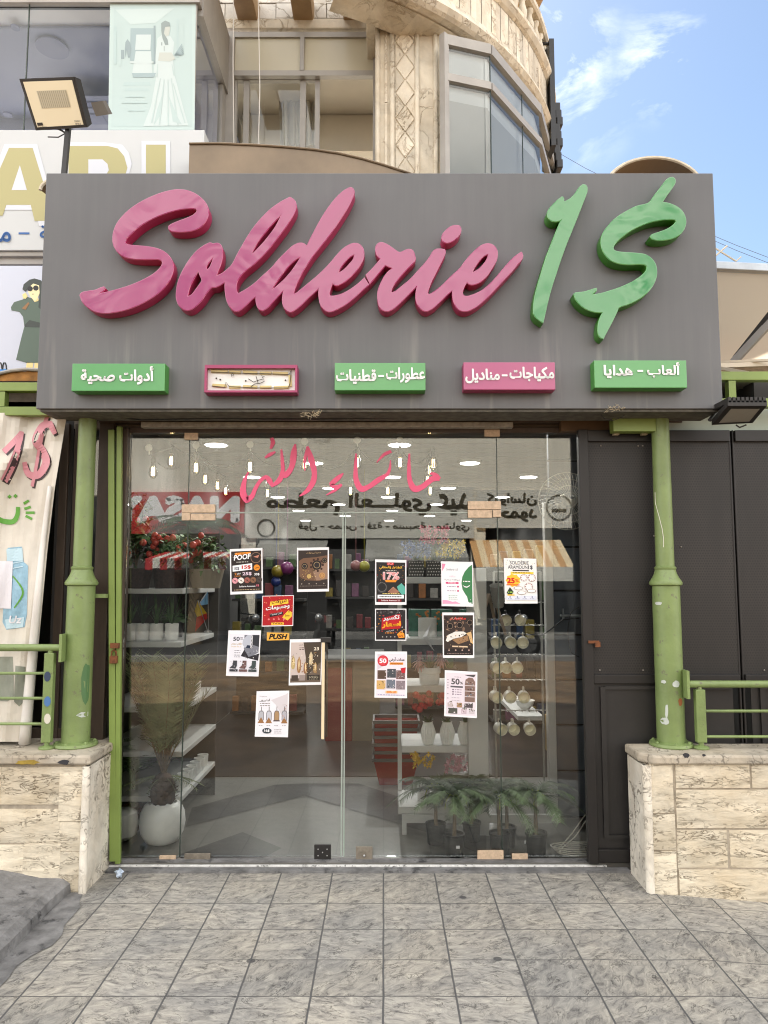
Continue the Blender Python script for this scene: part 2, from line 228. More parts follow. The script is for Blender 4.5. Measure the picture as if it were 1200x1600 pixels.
# ------------------------------------------------------------------ mesh builder and object bookkeeping
ORIG = {}
class MB:
    def __init__(s): s.v = []; s.f = []; s.m = []
    def add(s, vs, fs, m=0):
        k = len(s.v); s.v += [tuple(v) for v in vs]; s.f += [tuple(i+k for i in f) for f in fs]; s.m += [m]*len(fs); return s
    def box(s, x0, x1, y0, y1, z0, z1, m=0):
        return s.add([(x0,y0,z0),(x1,y0,z0),(x1,y1,z0),(x0,y1,z0),(x0,y0,z1),(x1,y0,z1),(x1,y1,z1),(x0,y1,z1)], [(0,3,2,1),(4,5,6,7),(0,1,5,4),(1,2,6,5),(2,3,7,6),(3,0,4,7)], m)
    def quad(s, a, b, c, d, m=0): return s.add([a, b, c, d], [(0, 1, 2, 3)], m)
    def hexa(s, p, q, m=0):   # two quads p (front) and q (back), joined
        return s.add(list(p)+list(q), [(0,1,2,3),(7,6,5,4),(0,4,5,1),(1,5,6,2),(2,6,7,3),(3,7,4,0)], m)
    def bar(s, a, b, w, d, m=0, up=(0, 0, 1)):
        a = Vector(a); b = Vector(b); t = (b-a).normalized(); u = Vector(up)
        if abs(t.dot(u)) > .95: u = Vector((0, 1, 0))
        x = t.cross(u).normalized()*w/2; y = t.cross(x).normalized()*d/2
        return s.hexa([a-x-y, a+x-y, a+x+y, a-x+y], [b-x-y, b+x-y, b+x+y, b-x+y], m)
    def tube(s, pts, r, n=8, m=0, cap=True):
        pts = [Vector(p) for p in pts]; rr = r if isinstance(r, (list, tuple)) else [r]*len(pts); k = len(s.v); ref = None
        for i, p in enumerate(pts):
            t = (pts[min(i+1, len(pts)-1)]-pts[max(i-1, 0)]); t = t.normalized() if t.length > 1e-9 else Vector((0, 0, 1))
            if ref is None: ref = Vector((1, 0, 0)) if abs(t.x) < .9 else Vector((0, 1, 0))
            x = (ref-t*ref.dot(t)).normalized(); y = t.cross(x); ref = x
            for j in range(n):
                a = 2*math.pi*j/n; s.v.append(tuple(p+x*math.cos(a)*rr[i]+y*math.sin(a)*rr[i]))
        for i in range(len(pts)-1):
            for j in range(n):
                s.f.append((k+i*n+j, k+i*n+(j+1)%n, k+(i+1)*n+(j+1)%n, k+(i+1)*n+j)); s.m.append(m)
        if cap:
            s.f.append(tuple(k+j for j in range(n))[::-1]); s.m.append(m); e = k+(len(pts)-1)*n; s.f.append(tuple(e+j for j in range(n))); s.m.append(m)
        return s
    def lathe(s, c, prof, n=20, m=0, axis=None):
        k = len(s.v); c = Vector(c); M = Vector((0, 0, 1)).rotation_difference(Vector(axis)).to_matrix() if axis else Matrix.Identity(3)
        for (r, z) in prof:
            for j in range(n):
                a = 2*math.pi*j/n; s.v.append(tuple(c+M@Vector((r*math.cos(a), r*math.sin(a), z))))
        for i in range(len(prof)-1):
            for j in range(n):
                s.f.append((k+i*n+j, k+i*n+(j+1)%n, k+(i+1)*n+(j+1)%n, k+(i+1)*n+j)); s.m.append(m)
        for i, rev in ((0, True), (len(prof)-1, False)):
            if prof[i][0] > 1e-4:
                f = tuple(k+i*n+j for j in range(n)); s.f.append(f[::-1] if rev else f); s.m.append(m)
        return s
    def ball(s, c, r, m=0, n=10, sz=1.0):
        return s.lathe(c, [(max(1e-5, r*math.sin(math.pi*i/(n//2+1))), -r*sz*math.cos(math.pi*i/(n//2+1))) for i in range(n//2+2)], n, m)
    def build(s, name, mats, parent=None, loc=None, smooth=False, bevel=0):
        o0 = ORIG[parent.name] if parent else Vector(loc or (0, 0, 0))
        me = bpy.data.meshes.new(name); me.from_pydata([tuple(Vector(v)-o0) for v in s.v], [], s.f)
        ms = mats if isinstance(mats, (list, tuple)) else [mats]
        for x in ms: me.materials.append(x)
        me.polygons.foreach_set('material_index', s.m)
        if smooth: me.polygons.foreach_set('use_smooth', [True]*len(s.f))
        me.update(); o = bpy.data.objects.new(name, me); C.objects.link(o)
        if smooth and smooth != 2:
            try: me.set_sharp_from_angle(angle=R(40))
            except Exception: pass
        if bevel:
            b = o.modifiers.new('bevel', 'BEVEL'); b.width = bevel; b.segments = 2; b.limit_method = 'ANGLE'
        if parent: o.parent = parent
        else: o.location = o0
        ORIG[o.name] = o0; return o
def thing(name, label, cat, loc=(0, 0, 0), group=None):
    o = bpy.data.objects.new(name, None); C.objects.link(o); o.location = loc; o.empty_display_size = .1; ORIG[o.name] = Vector(loc); return tag(o, label, cat, group)
def tag(o, label, cat, group=None):
    o['label'] = label; o['category'] = cat
    if group: o['group'] = group
    return o
def struct(o, kind='structure'): o['kind'] = kind; return o
def copy_tree(o, loc, label=None, group=None, parent=None, rz=None, sc=None):
    c = o.copy(); C.objects.link(c)
    if parent: c.parent = parent
    else:
        c.location = loc
        if label: c['label'] = label
        if group: c['group'] = group
        if rz is not None: c.rotation_euler = (0, 0, rz)
        if sc: c.scale = sc if isinstance(sc, tuple) else (sc, sc, sc)
    for ch in list(o.children): copy_tree(ch, None, parent=c)
    return c
# ------------------------------------------------------------------ text and outlines
FORMS = {}
_p = 0xFE80
for _c, _k in zip(list(range(0x621, 0x63B))+list(range(0x641, 0x64B)), [1,2,2,2,2,4,2,4,2,4,4,4,4,4,2,2,2,2,4,4,4,4,4,4,4,4]+[4,4,4,4,4,4,4,2,2,4]):
    FORMS[chr(_c)] = (_p, _k); _p += _k
def shape(s):
    out = []; n = len(s); i = 0
    def dual(ch): return ch == '\u0640' or FORMS.get(ch, (0, 0))[1] == 4
    def joins(ch): return ch == '\u0640' or FORMS.get(ch, (0, 0))[1] >= 2
    while i < n:
        ch = s[i]
        if ch not in FORMS: out.append(ch); i += 1; continue
        prev = i > 0 and dual(s[i-1])
        if ch == 'ل' and i+1 < n and s[i+1] == 'ا': out.append(chr(0xFEFC if prev else 0xFEFB)); i += 2; continue
        nxt = i+1 < n and joins(s[i+1]); p, k = FORMS[ch]
        if k == 4: out.append(chr(p+(3 if prev and nxt else 2 if nxt else 1 if prev else 0)))
        elif k == 2: out.append(chr(p+(1 if prev else 0)))
        else: out.append(chr(p))
        i += 1
    r = ''.join(out)
    if not any(c in FORMS for c in s): return r
    toks = []; cur = ''
    for c in r:                       # keep numbers left to right
        if c.isdigit() and cur and cur[-1].isdigit(): cur += c; toks[-1] = cur
        else: cur = c; toks.append(c)
    return ''.join(toks[::-1])
TXT = {}
def text2d(s, bold=0.0, shear=0.0):
    k = (s, bold, shear)
    if k in TXT: return TXT[k]
    c = bpy.data.curves.new('temp', 'FONT'); c.body = shape(s); c.size = 1; c.shear = shear; c.resolution_u = 3
    o = bpy.data.objects.new('temp', c); C.objects.link(o); dg = bpy.context.evaluated_depsgraph_get(); me = o.evaluated_get(dg).to_mesh()
    vs = [v.co.copy() for v in me.vertices]; fs = [tuple(p.vertices) for p in me.polygons]; o.evaluated_get(dg).to_mesh_clear()
    bpy.data.objects.remove(o); bpy.data.curves.remove(c)
    if not vs: vs = [Vector((0, 0, 0))]
    x0 = min(v.x for v in vs); x1 = max(v.x for v in vs); y0 = min(v.y for v in vs); y1 = max(v.y for v in vs)
    par = list(range(len(vs)))
    def find(a):
        while par[a] != a: par[a] = par[par[a]]; a = par[a]
        return a
    for f in fs:
        for q in f[1:]: par[find(q)] = find(f[0])
    ids = {}; lay = []
    for i in range(len(vs)): lay.append(ids.setdefault(find(i), len(ids)) % 4)
    if bold:
        cnt = {}
        for f in fs:
            for i in range(len(f)):
                e = (f[i], f[(i+1) % len(f)]); kk = (min(e), max(e)); cnt[kk] = cnt.get(kk, 0)+1
        n_ = 0
        for (i, j), q in list(cnt.items()):
            if q != 1: continue
            a, b = vs[i], vs[j]; t = (b-a)
            if t.length < 1e-6: continue
            t = t.normalized()*bold; nn = Vector((-t.y, t.x, 0)); kk = len(vs); n_ += 1
            vs += [a-t*.6-nn*.7, a-nn, b-nn, b+t*.6-nn*.7, b+t*.6+nn*.7, b+nn, a+nn, a-t*.6+nn*.7]; fs.append(tuple(range(kk, kk+8))); lay += [4+n_ % 5]*8
        x0 -= bold; y0 -= bold; x1 += bold; y1 += bold
    w = max(1e-6, x1-x0); h = max(1e-6, y1-y0)
    TXT[k] = ([((v.x-x0)/w, (v.y-y0)/h) for v in vs], fs, lay, w/h); return TXT[k]
def text(mb, s, fn, box, m=0, bold=0.0, shear=0.0):
    """text stretched into box (x0,y0,x1,y1) through fn(x, y, layer) -> point; y up"""
    vs, fs, lay, _ = text2d(s, bold, shear); x0, y0, x1, y1 = box
    mb.add([fn(x0+(x1-x0)*a, y0+(y1-y0)*b, l) for (a, b), l in zip(vs, lay)], fs, m)
def smooth_poly(pts, closed=True, sub=4, corner=52):
    n = len(pts); P = [Vector(p) for p in pts]; out = []
    def sharp(i):
        if not closed and (i == 0 or i == n-1): return True
        a = P[i]-P[(i-1) % n]; b = P[(i+1) % n]-P[i]
        return a.length > 0 and b.length > 0 and math.degrees(a.angle(b)) > corner
    sh = [sharp(i) for i in range(n)]
    for i in range(n if closed else n-1):
        p1 = P[i]; p2 = P[(i+1) % n]; p0 = P[(i-1) % n]; p3 = P[(i+2) % n]
        t1 = (p2-p1)*.5 if sh[i] else (p2-p0)*.5; t2 = (p2-p1)*.5 if sh[(i+1) % n] else (p3-p1)*.5
        L = (p2-p1).length; 
        if t1.length > L: t1 *= L/t1.length
        if t2.length > L: t2 *= L/t2.length
        for k in range(sub):
            t = k/sub; a = 2*t**3-3*t*t+1; b = t**3-2*t*t+t; c = -2*t**3+3*t*t; d = t**3-t*t
            out.append(p1*a+t1*b+p2*c+t2*d)
    if not closed: out.append(P[-1])
    return out
def fill2d(polys, extrude=0, bevel=0):
    c = bpy.data.curves.new('temp', 'CURVE'); c.dimensions = '2D'; c.fill_mode = 'BOTH'; c.extrude = extrude; c.bevel_depth = bevel; c.bevel_resolution = 1
    for p in polys:
        sp = c.splines.new('POLY'); sp.points.add(len(p)-1); sp.use_cyclic_u = True
        for q, v in zip(sp.points, p): q.co = (v[0], v[1], 0, 1)
    o = bpy.data.objects.new('temp', c); C.objects.link(o); dg = bpy.context.evaluated_depsgraph_get(); me = o.evaluated_get(dg).to_mesh()
    r = ([v.co.copy() for v in me.vertices], [tuple(p.vertices) for p in me.polygons], [p.normal.copy() for p in me.polygons]); o.evaluated_get(dg).to_mesh_clear()
    bpy.data.objects.remove(o); bpy.data.curves.remove(c); return r
def ribbon(pts):
    """closed outline of a pen stroke; pts = (x, y, width)"""
    sp = smooth_poly([(x, y, w) for x, y, w in pts], False, 5, 80); Lf = []; Rt = []
    for i, p in enumerate(sp):
        t = sp[min(i+1, len(sp)-1)]-sp[max(i-1, 0)]; n = Vector((-t.y, t.x)); n = n.normalized()*p.z/2 if n.length else Vector((0, 0))
        Lf.append((p.x+n.x, p.y+n.y)); Rt.append((p.x-n.x, p.y-n.y))
    return Lf, Rt
# ================================================================== SETTING
def pv_mesh():
    m = MB(); xs = [-1.72, -1.0, 0, 1.0, 1.45, 1.9, 2.6, 4, 8]; ys = [2.72, 3.4, 4.0, 4.64]
    def z(x): return 0 if x < 1.45 else -(x-1.45)*.075
    g = [[(x, y, z(x)) for x in xs] for y in ys]
    for j in range(len(ys)-1):
        for i in range(len(xs)-1): m.quad(g[j][i], g[j][i+1], g[j+1][i+1], g[j+1][i])
    return m
o = struct(pv_mesh().build('pavement', TILE))
m = MB(); m.quad((-60, -60, -.75), (60, -60, -.75), (60, 60, -.75), (-60, 60, -.75)); 
DIRT = mat('dry_dirt', rgb(112, 88, 62), .95, var=.55, vscale=1.6, bump=.8, bscale=9, dirt=((.36, .32, .25), 16, .60))
struct(m.build('ground', DIRT))
m = MB(); g = [[(x, y, -.05+.025*math.sin(x*3+y*2)+.02*math.sin(5*y-x)) for x in [i*.5-12 for i in range(49)]] for y in [2.7-i*.6 for i in range(18)]]
for j in range(17):
    for i in range(48): m.quad(g[j][i], g[j+1][i], g[j+1][i+1], g[j][i+1])
struct(m.build('dirt_lot', DIRT, smooth=2))
ASPH = mat('asphalt', (.035, .035, .036), .85, var=.3, vscale=3, bump=.3, bscale=60)
m = MB(); m.box(-14, 14, -14.2, -7.9, -.3, -.06); struct(m.build('road', ASPH))
KERB = mat('kerb_concrete', (.20, .19, .18), .85, var=.25, vscale=5)
m = MB(); m.box(-14, 14, -7.9, -7.5, -.3, .06); m.box(-14, 14, -15.9, -14.2, -.3, .08); struct(m.build('street_kerb', KERB))
# raised cement ramp on the left
m = MB(); n = 14
for i in range(n):
    y0 = 2.3+i*(4.36-2.3)/n; y1 = 2.3+(i+1)*(4.36-2.3)/n
    def rz(x): return .055+(-1.76-x)*.19
    def ex(y): return -1.735+.012*math.sin(y*9)+.006*math.sin(y*31)
    for x0, x1 in ((-3.4, -2.4), (-2.4, -1.9)): m.quad((x0, y0, rz(x0)), (x1, y0, rz(x1)), (x1, y1, rz(x1)), (x0, y1, rz(x0)))
    a, b = ex(y0), ex(y1)
    m.quad((-1.9, y0, rz(-1.9)), (a-.04, y0, .075), (b-.04, y1, .075), (-1.9, y1, rz(-1.9)))
    m.quad((a-.04, y0, .075), (a, y0, .05), (b, y1, .05), (b-.04, y1, .075)); m.quad((a, y0, .05), (a+.012, y0, -.03), (b+.012, y1, -.03), (b, y1, .05))
struct(m.build('side_pavement', CEMENT))
m = MB(); ys = [2.3+i*.1 for i in range(21)]
e = [-1.60+.035*math.sin(y*7)+.02*math.sin(y*17+1) for y in ys]
for i in range(20): m.quad((-1.73, ys[i], .004), (e[i], ys[i], .004), (e[i+1], ys[i+1], .004), (-1.73, ys[i+1], .004))
struct(m.build('gutter', CEMENT))
# shop interior shell
FLOORT = mat('pale_floor_tile', (.125, .12, .108), .28, var=.08, vscale=2)
FLOORD = mat('dark_tile_unlit_floor', (.028, .025, .024), .3, var=.25, vscale=6)
GL = 4.72
m = MB(); m.box(-2.0, 2.4, 4.66, 17.2, -.2, .03, 0)
def flo(px, py): 
    p = atz(px, py, .034); return (p.x, p.y, .034)
def flpoly(pts): m.add([flo(*p) for p in pts], [tuple(range(len(pts)))[::-1]], 1)
flpoly([(300, 1262), (430, 1226), (476, 1224), (476, 1243), (290, 1292)]); flpoly([(476, 1224), (560, 1224), (760, 1290), (760, 1338), (665, 1300), (476, 1243)])
flpoly([(283, 1334), (379, 1300), (440, 1325), (410, 1341), (283, 1346)])
m.box(-1.98, 2.38, 6.66, 17, .03, .0345, 1)  # deep floor sheet painted dark to stand for its unlit state
struct(m.build('floor', [FLOORT, FLOORD]))
CEIL = mat('shop_ceiling', (.21, .20, .19), .7, var=.05, vscale=2)
m = MB(); m.box(-2.0, 2.4, 4.74, 17.2, 3.0, 3.06)
for i in range(40): m.box(-2.0, 2.4, 4.9+i*.25, 4.92+i*.25, 2.994, 2.999)
struct(m.build('ceiling', CEIL))
INW = mat('shop_wall', (.04, .038, .036), .8, var=.15, vscale=3)
m = MB(); m.box(-2.1, -2.0, 4.76, 17.2, .03, 3.0); struct(m.build('wall', INW))
m = MB(); m.box(2.4, 2.5, 4.76, 17.2, .03, 3.0); struct(m.build('wall', INW))
m = MB(); m.box(-2.0, 2.4, 17.1, 17.2, .03, 3.0); struct(m.build('wall', INW))
# ================================================================== LOW STONE WALLS
DARKM = mat('dirty_mortar', (.36, .31, .24), .9, var=.3, vscale=20)
def px_blocks(mb, rects, Y, seed):
    r = random.Random(seed)
    for (x0, y0, x1, y1) in rects:
        a = at(x0-1, y0-.8, Y); b = at(x1+1, y1+.8, Y); g = .0012; f = r.uniform(-.004, .003)
        n = 5; m_ = 3; xs = [a.x+g+(b.x-a.x-2*g)*i/n for i in range(n+1)]; zs = [b.z+g+(a.z-b.z-2*g)*i/m_ for i in range(m_+1)]
        vs = []; fs = []
        for z in zs:
            for x in xs:
                ed = x in (xs[0], xs[-1]) or z in (zs[0], zs[-1]); vs.append((x, Y+f+(.005 if ed else r.uniform(-.002, .002)), z))
        W = n+1
        for j in range(m_):
            for i in range(n): fs.append((j*W+i, j*W+i+1, (j+1)*W+i+1, (j+1)*W+i))
        k = len(vs); vs += [(xs[0], Y+.03, zs[0]), (xs[-1], Y+.03, zs[0]), (xs[-1], Y+.03, zs[-1]), (xs[0], Y+.03, zs[-1])]
        fs += [tuple(list(range(W))[::-1])+(k, k+1), (k+3, k+2)+tuple(range(m_*W+n, m_*W-1, -1))]
        fs.append((k,)+tuple(j*W for j in range(m_+1))[::1]+(k+3,)); fs.append((k+2,)+tuple(j*W+n for j in range(m_, -1, -1))+(k+1,))
        mb.add(vs, fs)
COP = stone_mat('coping_stone', (.50, .45, .37), (.08, .07, .06), 10, (1, 1, 1))
t = thing('low_wall', 'limestone low wall carrying the column beside the white banner', 'wall', (-2.4, 4.55, 0))
m = MB(); m.box(-4.2, -1.665, 4.309, 4.82, -.2, .685); m.build('core', DARKM, t)
m = MB(); px_blocks(m, [(-260, 1199, -160, 1262), (-156, 1199, -2, 1262), (2, 1199, 92, 1257), (-260, 1265, -70, 1320), (-66, 1265, 90, 1317), (-260, 1323, -120, 1430), (-116, 1321, 34, 1430), (37, 1319, 89, 1430),
    (94, 1199, 131, 1283), (92, 1285, 130, 1330), (91, 1332, 129, 1440)], 4.30, 3); m.build('stone_facing', LIME, t)
m = MB(); m.box(-1.668, -1.645, 4.30, 4.80, -.1, .68); m.tube([(-1.66, 4.297, -.1), (-1.66, 4.297, .68)], .022, 12); m.build('corner_slab', LIMEV, t, smooth=True)
m = MB(); m.box(-4.2, -1.635, 4.28, 4.83, .69, .742); m.build('coping', COP, t, bevel=.012)
t = thing('low_wall', 'limestone low wall beside the black mesh gate with railing on top', 'wall', (2.4, 4.55, 0))
m = MB(); m.box(1.475, 4.6, 4.309, 4.60, -.4, .685); m.build('core', DARKM, t)
m = MB(); px_blocks(m, [(1056, 1191, 1172, 1231), (1175, 1191, 1290, 1231), (1057, 1235, 1210, 1294), (1213, 1235, 1400, 1294), (1059, 1298, 1138, 1356), (1141, 1298, 1260, 1356), (1263, 1298, 1400, 1356), (1062, 1360, 1230, 1440), (1233, 1360, 1400, 1450),
    (1016, 1191, 1053, 1270), (1018, 1273, 1056, 1328), (1020, 1331, 1060, 1440), (1293, 1191, 1400, 1231)], 4.30, 8); m.build('stone_facing', LIME, t)
m = MB(); m.box(1.452, 1.478, 4.33, 4.585, -.2, .68); m.tube([(1.474, 4.318, -.2), (1.474, 4.318, .68)], .026, 12); m.build('corner_slab', LIMEV, t, smooth=True)
m = MB(); m.add([(1.44, 4.36, .69), (1.50, 4.28, .69), (4.6, 4.28, .69), (4.6, 4.60, .69), (1.44, 4.60, .69), (1.44, 4.36, .742), (1.50, 4.28, .742), (4.6, 4.28, .742), (4.6, 4.60, .742), (1.44, 4.60, .742)],
    [(4,3,2,1,0), (5,6,7,8,9), (0,1,6,5), (1,2,7,6), (2,3,8,7), (3,4,9,8), (4,0,5,9)]); m.build('coping', COP, t, bevel=.012)
# paint spots on copings
def spots(parent, lst, Y):
    for (px, py, rx, ry, c) in lst:
        mb = MB(); p = at(px, py, Y); s = p.y/F; r = random.Random(px); k = 12
        mb.add([(p.x+math.cos(6.283*i/k)*rx*s*r.uniform(.7, 1.2), Y, p.z+math.sin(6.283*i/k)*ry*s*r.uniform(.7, 1.2)) for i in range(k)], [tuple(range(k))]); mb.build('paint_stain', c, parent)
YS = mat('yellow_stain', rgb(150, 126, 50), .8, var=.3, vscale=30); KS = mat('black_stain', (.03, .03, .035), .8); GS = mat('green_stain', rgb(40, 110, 70), .7)
lw = [x for x in C.objects if x.name.startswith('low_wall')]
spots(lw[0], [(42, 1191, 20, 4, YS), (100, 1191, 9, 4, KS)], 4.2785); spots(lw[1], [(1072, 1180, 5, 4, KS), (1100, 1180, 3, 2, KS)], 4.2785)
# ================================================================== COLUMNS, RAILINGS, BEAMS
SCR = mat('bare_paint_scratch', (.62, .62, .52), .6); WST = mat('white_splash', (.48, .52, .48), .6); DKG = mat('dark_green_splash', rgb(74, 110, 66), .5)
def column(x, label):
    t = thing('column', label, 'column', (x, 4.54, .742))
    m = MB(); m.lathe((x, 4.54, .742), [(.122, 0), (.126, .006), (.122, .02), (.085, .024)], 28)
    for k in range(6): m.ball((x+.105*math.cos(k*1.047+.4), 4.54+.105*math.sin(k*1.047+.4), .764), .012, 0, 6)
    m.build('base_plate', GREEN, t, smooth=True)
    m = MB(); m.lathe((x, 4.54, .76), [(.081, 0), (.080, .92)], 28); m.build('lower_shaft', GREEN, t, smooth=True)
    m = MB(); m.lathe((x, 4.54, 1.68), [(.080, 0), (.094, .008), (.096, .02), (.09, .032), (.078, .05), (.066, .075), (.06, .098), (.064, .104), (.064, .114), (.054, .12)], 28); m.build('collar', GREEN, t, smooth=True)
    m = MB(); m.lathe((x, 4.54, 1.79), [(.054, 0), (.052, .93)], 28); m.build('upper_shaft', GREEN, t, smooth=True)
    return t
def on_col(cx, r, px, py):
    p = at(px, py, 4.54-r); dx = max(-.96*r, min(.96*r, p.x-cx)); return Vector((cx+dx, 4.54-math.sqrt(r*r-dx*dx)-.0012, p.z))
cl = column(-1.825, 'green painted steel column beside the white banner, splashed dark near its foot')
cr_ = column(1.70, 'green painted steel column before the black mesh gate, with a pale scratch')
def colstain(t, cx, r, px, py, rx, ry, mt, seed=1):
    g = random.Random(seed); k = 14; m = MB(); c = on_col(cx, r, px, py); vs = [c]
    for i in range(k):
        a = 6.283*i/k; q = g.uniform(.82, 1.12); vs.append(on_col(cx, r, px+rx*math.cos(a)*q, py+ry*math.sin(a)*q))
    m.add(vs, [(0, 1+(i+1) % k, 1+i) for i in range(k)]); m.build('paint_stain', mt, t)
colstain(cl, -1.825, .0808, 131, 1072, 6, 30, DKG, 2); colstain(cl, -1.825, .0808, 132, 1050, 4, 12, DKG, 5); colstain(cl, -1.825, .0808, 127, 1118, 8, 4, WST, 3)
colstain(cr_, 1.70, .0808, 1057, 1069, 6, 6, WST, 4); colstain(cr_, 1.70, .0808, 1064, 1097, 4, 6, mat('rust_spot', rgb(140, 84, 44), .8), 5); colstain(cr_, 1.70, .0808, 1041, 1128, 5, 6, WST, 6); colstain(cr_, 1.70, .0808, 1032, 943, 4, 3, WST, 7)
colstain(cr_, 1.70, .0808, 1039, 1066, 3, 3, WST, 8); colstain(cr_, 1.70, .0808, 1043, 1112, 2, 12, WST, 9)
m = MB(); m.tube([on_col(1.70, .0535, *p) for p in ((1022, 768), (1026, 785), (1031, 805), (1035, 825), (1037, 840), (1037, 855))], .0022, 5); m.build('scratch', SCR, cr_)
def railing(x0, x1, ztop, xpost, bars, label, y=4.45):
    t = thing('railing', label, 'railing', ((x0+x1)/2, y, .742))
    m = MB(); m.tube([(x0, y, ztop), (x1, y, ztop)], .021, 12); m.build('top_rail', GREEN, t, smooth=True)
    for z in bars: m = MB(); m.tube([(x0 if x0 < 0 else xpost, y, z), (xpost if x0 < 0 else x1, y, z)], .0085, 8); m.build('bar', GREEN, t, smooth=True)
    m = MB(); m.box(xpost-.028, xpost+.028, y-.02, y+.02, .78, ztop-.03); m.tube([(xpost, y, .742), (xpost, y, ztop)], .016, 8); m.lathe((xpost, y, .742), [(.045, 0), (.045, .012), (.02, .02)], 12); m.build('post', GREEN, t, bevel=.003)
    e = x1 if x0 < 0 else x0; m = MB(); m.box(e-.008, e+.008, y-.035, y+.035, ztop-.08, ztop+.08); m.build('bracket', GREEN, t); return t
rl = railing(-4.0, -1.885, at(50, 1012, 4.45).z, at(76, 1090, 4.45).x, [at(50, y, 4.45).z for y in (1052, 1091, 1131)], 'green railing with three thin bars in front of the banner')
for py, mt in ((1057, mat('navy_stain', rgb(45, 60, 84), .6)), (1096, mat('blue_stain', rgb(70, 110, 160), .6)), (1123, mat('pale_stain', rgb(200, 196, 180), .7))):
    p = at(74, py, 4.429); m = MB(); m.add([(p.x+math.cos(i*.63)*.02, 4.4285, p.z+math.sin(i*.63)*.03) for i in range(10)], [tuple(range(10))]); m.build('paint_stain', mt, rl)
railing(1.765, 4.4, at(1150, 1069, 4.45).z, at(1094, 1120, 4.45).x, [at(1150, y, 4.45).z for y in (1111, 1151)], 'green railing with two thin bars in front of the black gate')
def beam_pair(x0, x1, ya, yb, pxs, label, Y=4.52):
    t = thing('beam_frame', label, 'beam', ((x0+x1)/2, Y, at(0, yb, Y).z))
    for yy in (ya, yb): z = at(0, yy, Y).z; m = MB(); m.box(x0, x1, Y, Y+.06, z-.027, z+.027); m.build('beam', LGREEN, t, bevel=.003)
    for p in pxs: x = at(p, ya, Y).x; m = MB(); m.box(x-.022, x+.022, Y+.004, Y+.056, at(0, yb, Y).z+.03, at(0, ya, Y).z-.03); m.build('post', LGREEN, t)
    return t
beam_pair(-4.2, -1.80, 604, 642, (2, -110), 'double green steel beam left of the grey sign above the banner')
beam_pair(1.72, 4.4, 587, 629, (1144, 1290), 'double green steel beam right of the grey sign above a floodlight')
m = MB(); z = 2.65; m.box(1.40, 1.66, 4.50, 4.58, 2.62, 2.70); tag(m.build('steel_bracket', LGREEN, loc=(1.53, 4.54, 2.62), bevel=.003), 'short green bracket joining the right column to the shop header', 'bracket')
# ================================================================== MAIN SIGN
SX0, SX1, SZ0 = -2.035, 1.982, 2.713; SZ1 = at(600, 270.5, 4.30).z
sg = thing('shop_sign', 'wide grey shop sign with raised pink and green script lettering', 'sign', (0, 4.30, SZ0))
m = MB(); m.box(SX0, SX1, 4.30, 4.58, SZ0, SZ1); m.build('panel', SIGN, sg, bevel=.004)
m = MB(); 
for (x0, x1) in ((SX0, SX1),): m.box(x0+.02, x1-.02, 4.315, 4.57, SZ0-.014, SZ0-.001)
m.build('bottom_trim', mat('dirty_edge', (.09, .085, .07), .8, var=.5, vscale=20), sg)
for p in ((480, 648), (960, 638)): pass
def letter(polys, off, s, mats, name='lettering', Yf=4.213, depth=.087):
    P = []
    for pl in polys:
        q = []
        for v in smooth_poly(pl, True, 4):
            p = at(off[0]+v[0]/s, off[1]+v[1]/s, Yf); q.append((p.x, p.z))
        P.append(q)
    vs, fs, ns = fill2d(P, depth/2-.004, .004); Yc = Yf+depth/2
    mb = MB(); mb.add([(v.x, Yc-v.z, v.y) for v in vs], [f for f in fs])
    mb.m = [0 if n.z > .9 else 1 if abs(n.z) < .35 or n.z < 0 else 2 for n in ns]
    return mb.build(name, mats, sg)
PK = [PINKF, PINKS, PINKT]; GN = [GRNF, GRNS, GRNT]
ZA = ((110, 270), 4.615); ZB = ((260, 280), 5.4545); ZC = ((390, 280), 5.4545); ZD = ((570, 320), 4.615); ZE = ((820, 270), 4.615)
S_ = [(68,880),(85,862),(130,853),(180,845),(215,830),(238,822),(248,832),(235,850),(200,873),(265,860),(340,840),(420,815),(500,783),(570,747),(620,712),(650,680),(664,650),(655,630),(635,622),(600,622),(520,622),(450,618),(400,607),(360,585),(330,555),(312,520),(305,480),(310,430),(330,375),(365,325),(420,270),(490,220),(570,178),(660,143),(740,124),(800,121),(860,133),(910,158),(950,190),(980,230),(992,270),(990,310),(970,355),(935,390),(890,412),(840,422),(780,424),(730,418),(708,402),(708,385),(725,372),(770,352),(830,330),(880,308),(908,285),(914,270),(905,258),(880,254),(830,256),(760,268),(690,288),(620,315),(550,350),(490,390),(440,435),(405,470),(394,492),(398,512),(415,518),(460,524),(540,530),(600,540),(655,558),(700,590),(728,630),(740,675),(735,720),(715,770),(680,820),(630,868),(570,910),(500,948),(420,980),(340,1000),(260,1010),(200,1005),(150,985),(110,955),(82,920)]
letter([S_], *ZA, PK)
b = lambda l: l
c = lambda l: [(x+709, y) for x, y in l]
